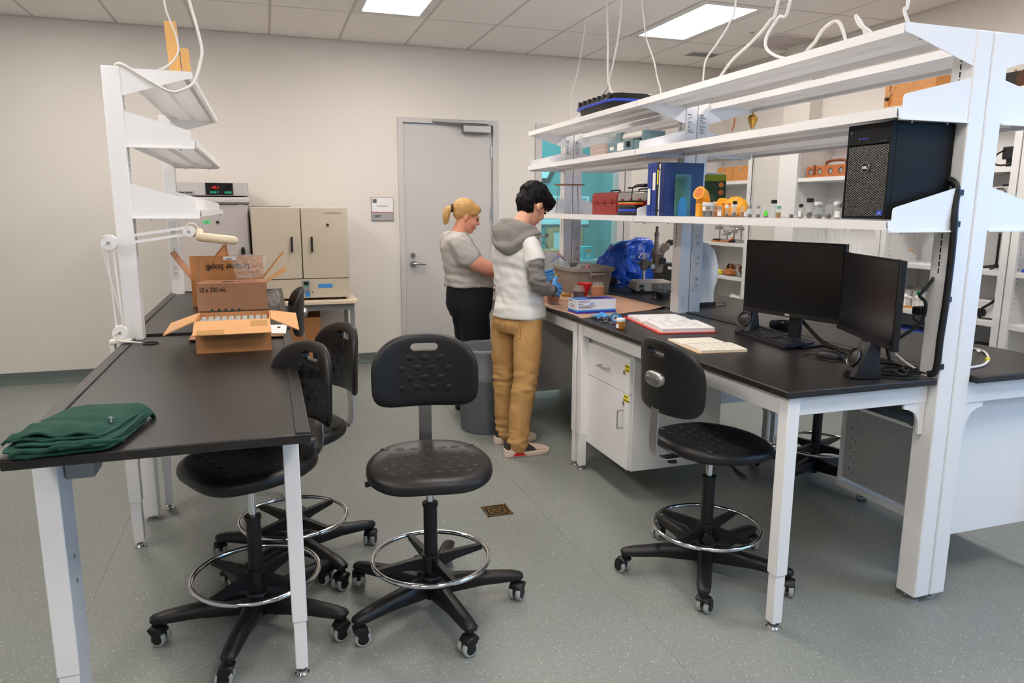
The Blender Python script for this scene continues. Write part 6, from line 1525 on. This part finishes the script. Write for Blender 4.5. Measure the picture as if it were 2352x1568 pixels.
# ================================================================== people
class Fig(MB):
    def limb(s, pts, n=18):
        """smooth tapered limb through (x, y, z, r) stations with rounded ends."""
        P4 = [V(p[:3]) for p in pts]; rr = [p[3] for p in pts]
        c = spline(P4, 6); r = []
        for i in range(len(rr)-1):
            for k in range(6):
                t = k/6; t = t*t*(3-2*t); r.append(rr[i]*(1-t)+rr[i+1]*t)
        r.append(rr[-1])
        d0 = (c[0]-c[1]).normalized(); d1 = (c[-1]-c[-2]).normalized()
        pre = [(c[0]+d0*r[0]*math.sin(a), r[0]*math.cos(a)) for a in (1.45, 1.1, .6)]
        post_ = [(c[-1]+d1*r[-1]*math.sin(a), r[-1]*math.cos(a)) for a in (.6, 1.1, 1.45)]
        al = pre+list(zip(c, r))+post_
        return s.tube([p for p, _ in al], [q for _, q in al], n)
    def rings(s, st, face, n=28, e=2.3):
        """stack of elliptical rings (x, y, z, wide, deep); face is the heading of the chest."""
        f = V((math.cos(face), math.sin(face), 0)); w = V((-f.y, f.x, 0)); out = []
        pts = spline([V((a[0], a[1], a[2])) for a in st], 4); dims = spline([V((a[3], a[4], 0)) for a in st], 4)
        for p, d in zip(pts, dims):
            ring = []
            for k in range(n):
                u, v = super_r(2*PI*k/n, d.x, d.y, e); ring.append(p+w*u+f*v)
            out.append(ring)
        return s.loft(out)
    def skin(s, name, m, parent, vox, smooth=4, wr=None):
        o = s.build(name, m, parent, smooth=0)
        md = o.modifiers.new('r', 'REMESH'); md.mode = 'VOXEL'; md.voxel_size = vox
        md = o.modifiers.new('s', 'SMOOTH'); md.factor = .5; md.iterations = smooth
        bake(o); me = o.data
        if wr:
            co = [v.co.copy() for v in me.vertices]; no = [v.normal.copy() for v in me.vertices]
            for v, c, n_ in zip(me.vertices, co, no): v.co = c+n_*wr(c)
        me.polygons.foreach_set('use_smooth', [True]*len(me.polygons)); me.update()
        if not me.materials: me.materials.append(MATS[m])
        return o
def head_frame(c, face, pitch):
    return MX.Translation(V(c)) @ MX.Rotation(face, 4, 'Z') @ MX.Rotation(pitch, 4, 'Y')
def head_mass(b, H, k=1, ear=True):
    def E(c, r, n=20): b.ell((0, 0, 0), r, n, H @ MX.Translation(V(c)*k) @ MX.Scale(k, 4))
    E((-.015, 0, .025), (.094, .074, .092)); E((.022, 0, -.035), (.068, .060, .078)); E((.03, 0, -.075), (.052, .048, .045)); E((.060, 0, -.103), (.024, .027, .02))
    E((.078, 0, .012), (.016, .048, .014)); E((.088, 0, -.010), (.013, .010, .022)); E((.098, 0, -.030), (.016, .013, .014)); E((.088, 0, -.036), (.012, .018, .008))
    E((.082, 0, -.066), (.012, .022, .006)); E((.080, 0, -.076), (.012, .019, .006)); E((.060, .034, -.040), (.026, .022, .03)); E((.060, -.034, -.040), (.026, .022, .03))
    if ear:
        for s in (-1, 1): E((-.008, s*.073, -.012), (.018, .010, .031)); E((-.004, s*.072, -.034), (.011, .009, .014))
def fingers(b, palm, dirs, up, sets):
    """five finger chains: each (root offset along up, start, length, bend direction, radius)."""
    for pts in sets: b.limb([(p[0], p[1], p[2], p[3]) for p in pts], 10)
def wrinkle(amp, fx, fy, fz, seed=0, fine=.3):
    def w(c): return amp*NZ.noise(V((c.x*fx, c.y*fy, c.z*fz+seed)))+amp*fine*NZ.noise(V((c.x*fx*2.6, c.y*fy*2.6, c.z*fz*2.6+seed+7)))
    return w
def shoe(parent, hx, hy, ln, face, m_up, m_sole, dark=None, nm='shoe'):
    M_ = MX.Translation((hx, hy, 0)) @ MX.Rotation(face, 4, 'Z')
    st = ((0, .028, .03, .075), (.03, .036, .03, .088), (.08, .038, .028, .098), (.13, .040, .028, .088), (.18, .045, .026, .070), (.23, .045, .026, .056), (.265, .036, .028, .046), (ln, .018, .03, .036))
    up = MB().loft([[M_ @ V((x, w*a, z0+(z1-z0)*b_)) for a, b_ in ((-1, 0), (-1.02, .35), (-.8, .75), (-.35, 1), (.35, 1), (.8, .75), (1.02, .35), (1, 0))] for x, w, z0, z1 in st])
    o = up.build(nm, m_up, parent, smooth=60, sub=1)
    so = MB().loft([[M_ @ V((x, w*a*1.12, z)) for a, z in ((-.9, 0.0005), (-1, .012), (-1, zz), (1, zz), (1, .012), (.9, 0.0005))] for x, w, zz in ((-.012, .022, .05), (.01, .034, .045), (.08, .037, .036), (.16, .044, .032), (.23, .045, .032), (.27, .034, .035), (ln+.012, .016, .038))])
    so.build('sole', m_sole, o, smooth=50, bevel=.003)
    if dark:
        for s in (-1, 1): MB().prism([(.075, .042), (.185, .040), (.165, .062), (.125, .088), (.105, .08)], 'y', s*.0385, s*.0475, M_).build('side_panel', 'shoe_dark', o, smooth=0)
        B(-.004, .02, -.03, .03, .05, .09).build('heel_tab', 'shoe_dark', o, smooth=0).matrix_local = M_
        for k in range(5): MB().tube(spline([M_ @ V((.115+k*.017, -.026, .082-k*.008)), M_ @ V((.12+k*.017, 0, .097-k*.009)), M_ @ V((.115+k*.017, .026, .082-k*.008))], 4), .0028, 6).build('lace', 'paper', o)
        MB().prism([(.03, .012), (.12, .010), (.10, .028), (.05, .03)], 'y', -.0455, -.0415, M_).build('red_flash', 'red_bright', o, smooth=0)
    return o
# ---- the man in the hooded shirt
mx, my = 1.48, 4.25
man = thing('person', 'person in white and grey hooded shirt and khaki trousers holding a jar', 'person', (mx, my, 0))
def rl(*st): return [(a[0]-mx, a[1]-my, *a[2:]) for a in st]
FM = R(24)
H = head_frame((1.578-mx, 4.28-my, 1.553), R(20), R(36))
b = Fig(); head_mass(b, H)
b.limb(rl((1.462, 4.247, 1.40, .060), (1.50, 4.258, 1.465, .050), (1.545, 4.272, 1.515, .050)))
b.rings(rl((1.46, 4.25, .90, .14, .095), (1.46, 4.25, 1.05, .135, .095), (1.455, 4.25, 1.22, .165, .105), (1.458, 4.247, 1.34, .165, .095), (1.462, 4.247, 1.41, .10, .07)), FM)
RA = rl((1.490, 4.115, 1.330, .048), (1.508, 4.055, 1.23, .043), (1.52, 4.04, 1.095, .040), (1.595, 4.12, 1.05, .036), (1.675, 4.20, 1.03, .028))
LA = rl((1.405, 4.385, 1.330, .050), (1.42, 4.46, 1.22, .046), (1.49, 4.53, 1.095, .042), (1.56, 4.565, 1.065, .038), (1.63, 4.57, 1.06, .028))
b.limb([(*p[:3], p[3]*.78) for p in RA]); b.limb([(*p[:3], p[3]*.78) for p in LA])
RL = rl((1.505, 4.165, .86, .085), (1.497, 4.145, .66, .078), (1.475, 4.13, .47, .058), (1.445, 4.12, .29, .052), (1.425, 4.115, .07, .04))
LL = rl((1.415, 4.33, .86, .085), (1.415, 4.345, .66, .078), (1.42, 4.36, .47, .058), (1.42, 4.37, .29, .052), (1.43, 4.38, .07, .04))
b.limb(RL); b.limb(LL); b.limb(rl((1.42, 4.115, .05, .035), (1.5, 4.115, .04, .03), (1.57, 4.115, .032, .022))); b.limb(rl((1.43, 4.38, .05, .035), (1.52, 4.38, .04, .03), (1.60, 4.38, .032, .022)))
HR = [[(1.668, 4.195, 1.031, .027), (1.695, 4.235, 1.032, .032), (1.718, 4.275, 1.03, .033), (1.732, 4.30, 1.025, .028)]]
for i, (dz, ex, ln) in enumerate(((.031, .0, .075), (.0105, .006, .083), (-.0105, .004, .078), (-.031, -.002, .062))):
    HR.append([(1.732, 4.295, .025+1.0+dz, .0088), (1.760+ex, 4.318, .025+1.0+dz*1.1-.002, .0088), (1.760+ex+ln*.42, 4.35, .015+1.0+dz*1.1-.006, .0084), (1.755+ex+ln*.5, 4.35+ln*.45, 1.003+dz*1.1-.012, .008)])
HR.append([(1.705, 4.25, 1.05, .013), (1.722, 4.272, 1.078, .012), (1.742, 4.30, 1.094, .0105), (1.757, 4.325, 1.096, .009)])
HL = [[(1.672, 4.570, 1.055, .027), (1.657, 4.570, 1.065, .033), (1.687, 4.572, 1.075, .034), (1.705, 4.575, 1.080, .028)]]
for i, (dz, ln) in enumerate(((.033, .07), (.0115, .078), (-.0095, .073), (-.030, .058))):
    HL.append([(1.702, 4.573, 1.080+dz, .0088), (1.722, 4.552, 1.080+dz, .0088), (1.748, 4.538, 1.078+dz, .0084), (1.750+ln*.75, 4.512, 1.094+dz, .008)])
HL.append([(1.672, 4.585, 1.095, .013), (1.697, 4.620, 1.095, .012), (1.722, 4.635, 1.090, .0105), (1.752, 4.638, 1.085, .009)])
for ch in HR+HL: b.limb(rl(*[(*p[:3], p[3]*.72) for p in ch]), 10)
b.skin('body', 'skin2', man, .0062, 3)
def glove(ch, nm):
    g = Fig()
    for i, c in enumerate(ch): g.limb(rl(*[(p[0], p[1], p[2], p[3]+.0012) for p in c]), 12)
    return g.skin(nm, 'glove', man, .0032, 2)
gR = glove(HR, 'glove'); gL = glove(HL, 'glove')
# trousers
g = Fig().rings(rl((1.475, 4.25, .955, .135, .11), (1.475, 4.25, .90, .148, .118), (1.465, 4.248, .83, .160, .132), (1.465, 4.25, .77, .148, .115)), FM)
for L_ in (RL, LL):
    g.limb([(p[0], p[1], max(p[2], .11), q) for p, q in zip(L_, (.090, .090, .078, .068, .064))])
    e_ = L_[-1]; g.limb([(e_[0]-.002, e_[1], .105, .064), (e_[0]+.002, e_[1], .078, .067)])
def wk(c):
    low = max(0, 1-abs(c.z-.45)/.14)+max(0, 1-abs(c.z-.12)/.1)*1.3
    return .005*NZ.noise(V((c.x*12, c.y*12, c.z*9)))+.012*low*NZ.noise(V((c.x*9, c.y*9+c.x*14, c.z*38)))+.005*NZ.noise(V((c.x*14+c.z*16, c.y*14, c.z*12)))
tr = g.skin('trousers', 'khaki', man, .0085, 3, wk)
fv = V((math.cos(FM), math.sin(FM), 0)); rv = V((fv.y, -fv.x, 0))
tr_tree = bvh(tr)
for s in (-1, 1):
    c = V((1.468-mx, 4.25-my, .795))-fv*.13+rv*s*.072
    cr = [(-.9, .062), (.9, .062), (1, -.045), (0, -.07), (-1, -.045), (-.9, .062)]
    pj = []
    for (a0, z0), (a1, z1) in zip(cr[:-1], cr[1:]):
        for k in range(6):
            p = c+rv*(a0+(a1-a0)*k/6)*.05+V((0, 0, z0+(z1-z0)*k/6))
            loc = tr_tree.ray_cast(p-fv*.4, fv)[0]; hit = loc is not None
            if hit: pj.append(loc-fv*.0006)
    if len(pj) > 20: MB().tube(pj+[pj[0]], .0013, 5).build('pocket_seam', 'khaki_dk', tr)
sm = []
for k in range(14):
    p = V((1.468-mx, 4.25-my, .86-.012*k)); loc = tr_tree.ray_cast(p-fv*.4, fv)[0]; hit = loc is not None
    if hit: sm.append(loc-fv*.0006)
if len(sm) > 5: MB().tube(sm, .0013, 5).build('seat_seam', 'khaki_dk', tr)
# grey under sleeves
g = Fig(); g.limb([(p[0], p[1], p[2], q) for p, q in zip(RA[1:-1], (.049, .053, .050))]+rl((1.640, 4.163, 1.038, .037)))
g.skin('grey_sleeve', 'hood_grey', man, .0075, 3, wrinkle(.014, 12, 12, 36, 3))
g = Fig(); g.limb([(p[0], p[1], p[2], q) for p, q in zip(LA[1:-1], (.049, .053, .048))])
g.skin('grey_sleeve', 'hood_grey', man, .0075, 3, wrinkle(.014, 12, 12, 36, 3))
# white shirt
g = Fig().rings(rl((1.476, 4.25, .862, .178, .152), (1.476, 4.25, .90, .174, .147), (1.470, 4.25, 1.02, .158, .126), (1.458, 4.25, 1.16, .160, .120), (1.452, 4.25, 1.27, .172, .122), (1.456, 4.247, 1.345, .172, .106), (1.46, 4.247, 1.395, .118, .086), (1.467, 4.247, 1.435, .068, .064)), FM)
g.limb([(p[0], p[1], p[2], q) for p, q in zip(RA[:2], (.060, .063))]+[(RA[1][0]+.001, RA[1][1]-.002, 1.222, .066)])
g.limb([(p[0], p[1], p[2], q) for p, q in zip(LA[:2], (.060, .063))]+[(LA[1][0]+.01, LA[1][1]+.008, 1.205, .066)])
def ws(c):
    low = max(0, 1-abs(c.z-.98)/.14)
    return .008*NZ.noise(V((c.x*10+2, c.y*10, c.z*9)))+.010*low*NZ.noise(V((c.x*9+c.z*12, c.y*9, c.z*26)))+.005*NZ.noise(V((c.x*22+c.z*14, c.y*22, c.z*12)))+.010*max(0, 1-abs(c.z-1.2)/.16)*NZ.noise(V((c.x*8+c.z*20, c.y*8, c.z*10)))
g.skin('white_shirt', 'shirt_white', man, .0085, 3, ws)
# hood
def hoodp(u, v):
    w = (u-.46)*2; a = FM+PI+w*R(122 if w < 0 else 92)
    drop = .035+.175*max(0, math.cos(w*1.5-.25))**2.2
    fl = NZ.noise(V((w*3.2+v*1.6, v*3.5, 3)))*.022*v+.011*math.sin(v*15+w*3.2+1)*v*(1-.3*abs(w))
    r = .072+.092*v**.75-.03*max(0, v-.7)+fl
    rx = r*(1+.18*abs(math.sin(a-FM)))
    z = 1.468-.055*abs(w)**2-drop*v**1.15+.022*math.sin(PI*min(1, v*1.6))+fl*.4
    return V((1.474-mx+rx*math.cos(a), 4.25-my+rx*math.sin(a), z))
MB().grid(hoodp, 44, 18).build('hood', 'hood_grey', man, thick=.011, smooth=70, sub=1)
MB().grid(lambda u, v: hoodp(.1+.66*u, .25+v*.5)+V((-fv.x*.014, -fv.y*.014, -.035+.02*math.sin(u*PI)))*(1-v*.5), 36, 8).build('hood_fold', 'hood_grey', man, thick=.008, smooth=70, sub=1)
# hair, eyes
g = Fig()
def HE(c, r): g.ell((0, 0, 0), r, 22, H @ MX.Translation(V(c)))
HE((-.022, 0, .048), (.112, .092, .088)); HE((-.07, 0, -.005), (.052, .076, .072)); HE((.058, 0, .068), (.062, .080, .046)); HE((.085, .012, .045), (.036, .065, .03)); HE((-.045, .0, -.05), (.05, .066, .045))
def wh(c): return .008*NZ.noise(V((c.x*22, c.y*22, c.z*30)))+.008*NZ.noise(V((c.x*75, c.y*75, c.z*22)))
g.skin('hair', 'hair_black', man, .006, 1, wh)
for s in (-1, 1): MB().ell((0, 0, 0), (.006, .012, .005), 12, H @ MX.Translation((.083, s*.032, -.004))).build('eye', 'eye', man)
# watch, shoes
w_ = MB().lathe([(.032, -.012), (.036, -.01), (.036, .01), (.032, .012)], 20, (0, 0, 0), MX.Translation((1.664-mx, 4.188-my, 1.032)) @ V((.08, .08, -.02)).normalized().to_track_quat('Z', 'Y').to_matrix().to_4x4())
wt = w_.build('wristwatch', 'black', man); MB().cyl((1.672-mx, 4.157-my, 1.036), (1.676-mx, 4.148-my, 1.038), .017, n=16).build('watch_face', 'black_gloss', wt)
shoe(man, 1.348-mx, 4.115-my, .27, R(0), 'shoe', 'shoe_sole', 1); shoe(man, 1.365-mx, 4.38-my, .27, R(2), 'shoe', 'shoe_sole', 1)

# ---- the woman in the grey tee
wx, wy = 1.36, 5.17
wo = thing('person', 'person with a blond ponytail in a grey tee and dark trousers', 'person', (wx, wy, 0))
def rw(*st): return [(a[0]-wx, a[1]-wy, *a[2:]) for a in st]
FW = R(-6)
H = head_frame((1.388-wx, 5.165-wy, 1.480), R(-9), R(20))
b = Fig(); head_mass(b, H, .96)
b.limb(rw((1.315, 5.17, 1.32, .062), (1.335, 5.168, 1.38, .052), (1.362, 5.166, 1.44, .052)))
b.rings(rw((1.40, 5.17, .90, .15, .14), (1.395, 5.17, 1.03, .15, .145), (1.345, 5.17, 1.16, .15, .12), (1.315, 5.17, 1.26, .155, .10), (1.312, 5.17, 1.33, .10, .07)), FW)
AR = rw((1.285, 4.995, 1.285, .062), (1.345, 4.955, 1.185, .060), (1.465, 4.94, 1.115, .055), (1.58, 5.0, 1.095, .046), (1.69, 5.09, 1.085, .028))
AL = rw((1.295, 5.345, 1.285, .058), (1.35, 5.385, 1.175, .053), (1.47, 5.385, 1.105, .048), (1.58, 5.30, 1.09, .042), (1.69, 5.20, 1.085, .027))
b.limb(AR); b.limb(AL)
for A_, s in ((AR, 1), (AL, -1)):
    e_ = V(A_[-1][:3]); d = (V((1.80-wx, 5.16-wy, 1.06))-e_).normalized(); sd = V((-d.y, d.x, 0))*s
    b.limb([(*e_, .026), (*(e_+d*.04), .031), (*(e_+d*.075), .028)], 12)
    for k in range(4):
        q = e_+d*.075+V((0, 0, .024-.016*k)); b.limb([(*q, .0095), (*(q+d*.03), .009), (*(q+d*.05+sd*.015), .0085), (*(q+d*.055+sd*.035), .0075)], 10)
    q = e_+d*.03+V((0, 0, .02)); b.limb([(*q, .012), (*(q+d*.025+V((0, 0, .018))), .011), (*(q+d*.05+sd*.015+V((0, 0, .022))), .009)], 10)
LR = rw((1.40, 5.075, .82, .10), (1.42, 5.075, .63, .09), (1.425, 5.08, .46, .07), (1.40, 5.08, .27, .062), (1.37, 5.08, .07, .045))
L2 = rw((1.40, 5.265, .82, .10), (1.42, 5.265, .63, .09), (1.425, 5.265, .46, .07), (1.40, 5.265, .27, .062), (1.38, 5.265, .07, .045))
b.limb(LR); b.limb(L2); b.limb(rw((1.37, 5.08, .05, .036), (1.45, 5.08, .04, .03), (1.51, 5.08, .032, .022))); b.limb(rw((1.38, 5.265, .05, .036), (1.46, 5.265, .04, .03), (1.52, 5.265, .032, .022)))
b.skin('body', 'skin', wo, .0062, 3)
g = Fig().rings(rw((1.405, 5.17, 1.0, .165, .160), (1.405, 5.17, .93, .180, .172), (1.400, 5.17, .82, .188, .168), (1.405, 5.17, .74, .175, .14)), FW)
for L_ in (LR, L2): g.limb([(p[0], p[1], max(p[2], .08), q) for p, q in zip(L_, (.122, .112, .092, .082, .078))])
tr = g.skin('trousers', 'navy', wo, .009, 3, wrinkle(.004, 10, 10, 22, 9))
g = Fig().rings(rw((1.402, 5.17, .968, .178, .182), (1.402, 5.17, 1.0, .178, .184), (1.395, 5.17, 1.06, .175, .178), (1.355, 5.17, 1.16, .175, .155), (1.325, 5.17, 1.25, .185, .128), (1.312, 5.17, 1.31, .178, .105), (1.312, 5.17, 1.345, .11, .085), (1.32, 5.17, 1.365, .07, .066)), FW)
g.limb([(p[0], p[1], p[2], q) for p, q in zip(AR[:1], (.078,))]+[(1.32-wx, 4.972-wy, 1.225, .079), (1.340-wx, 4.957-wy, 1.193, .080)])
g.limb([(p[0], p[1], p[2], q) for p, q in zip(AL[:1], (.078,))]+[(1.32-wx, 5.37-wy, 1.225, .078), (1.340-wx, 5.38-wy, 1.193, .078)])
def wt_(c):
    low = max(0, 1-abs(c.z-1.06)/.12)
    return .009*NZ.noise(V((c.x*11, c.y*11, c.z*10)))+.02*low*NZ.noise(V((c.x*6, c.y*6, c.z*30)))+.007*NZ.noise(V((c.x*20+c.z*14, c.y*20, c.z*20)))
g.skin('grey_tee', 'tee', wo, .0085, 3, wt_)
g = Fig()
def HE(c, r): g.ell((0, 0, 0), r, 22, H @ MX.Translation(V(c)))
HE((-.028, 0, .036), (.094, .084, .082)); HE((-.055, 0, .0), (.05, .074, .055)); HE((.035, 0, .062), (.05, .066, .034)); HE((.05, -.028, .044), (.022, .036, .022)); HE((.05, .028, .044), (.022, .036, .022)); HE((.015, 0, .025), (.05, .078, .04))
g.skin('hair', 'blonde', wo, .006, 2, lambda c: .003*NZ.noise(V((c.x*40, c.y*70, c.z*70))))
hb = H @ V((-.118, 0, .012))
MB().tube([V((hb.x-.004+.004*math.cos(a), hb.y+.022*math.cos(a), hb.z+.022*math.sin(a))) for a in [2*PI*k/16 for k in range(16)]], .009, 8, True).build('hair_tie', 'specimen', wo)
g = Fig()
for k in range(7):
    o_ = V((random.uniform(-.012, .01), random.uniform(-.014, .014), 0)); q = hb+V((-.035, 0, -.01))
    g.limb([(hb.x+.01, hb.y, hb.z, .016), (hb.x-.028+o_.x*.5, hb.y+o_.y, hb.z-.006, .021), (hb.x-.045+o_.x, hb.y+o_.y*1.4, hb.z-.05, .019), (hb.x-.045+o_.x*1.6, hb.y+o_.y*1.6, hb.z-.10-.01*k % .02, .006)], 10)
g.skin('ponytail', 'blonde_v', wo, .0055, 1, lambda c: .004*NZ.noise(V((c.x*80, c.y*80, c.z*14))))
for s in (-1, 1): MB().ell((0, 0, 0), (.006, .011, .004), 12, H @ MX.Translation((.079, s*.031, -.004))).build('eye', 'eye', wo)
MB().ell((0, 0, 0), (.008, .019, .007), 12, H @ MX.Translation((.084, 0, -.069))).build('lips', 'lip', wo)
shoe(wo, 1.315-wx, 5.08-wy, .24, R(-3), 'black', 'black', nm='shoe'); shoe(wo, 1.325-wx, 5.265-wy, .24, R(2), 'black', 'black', nm='shoe')
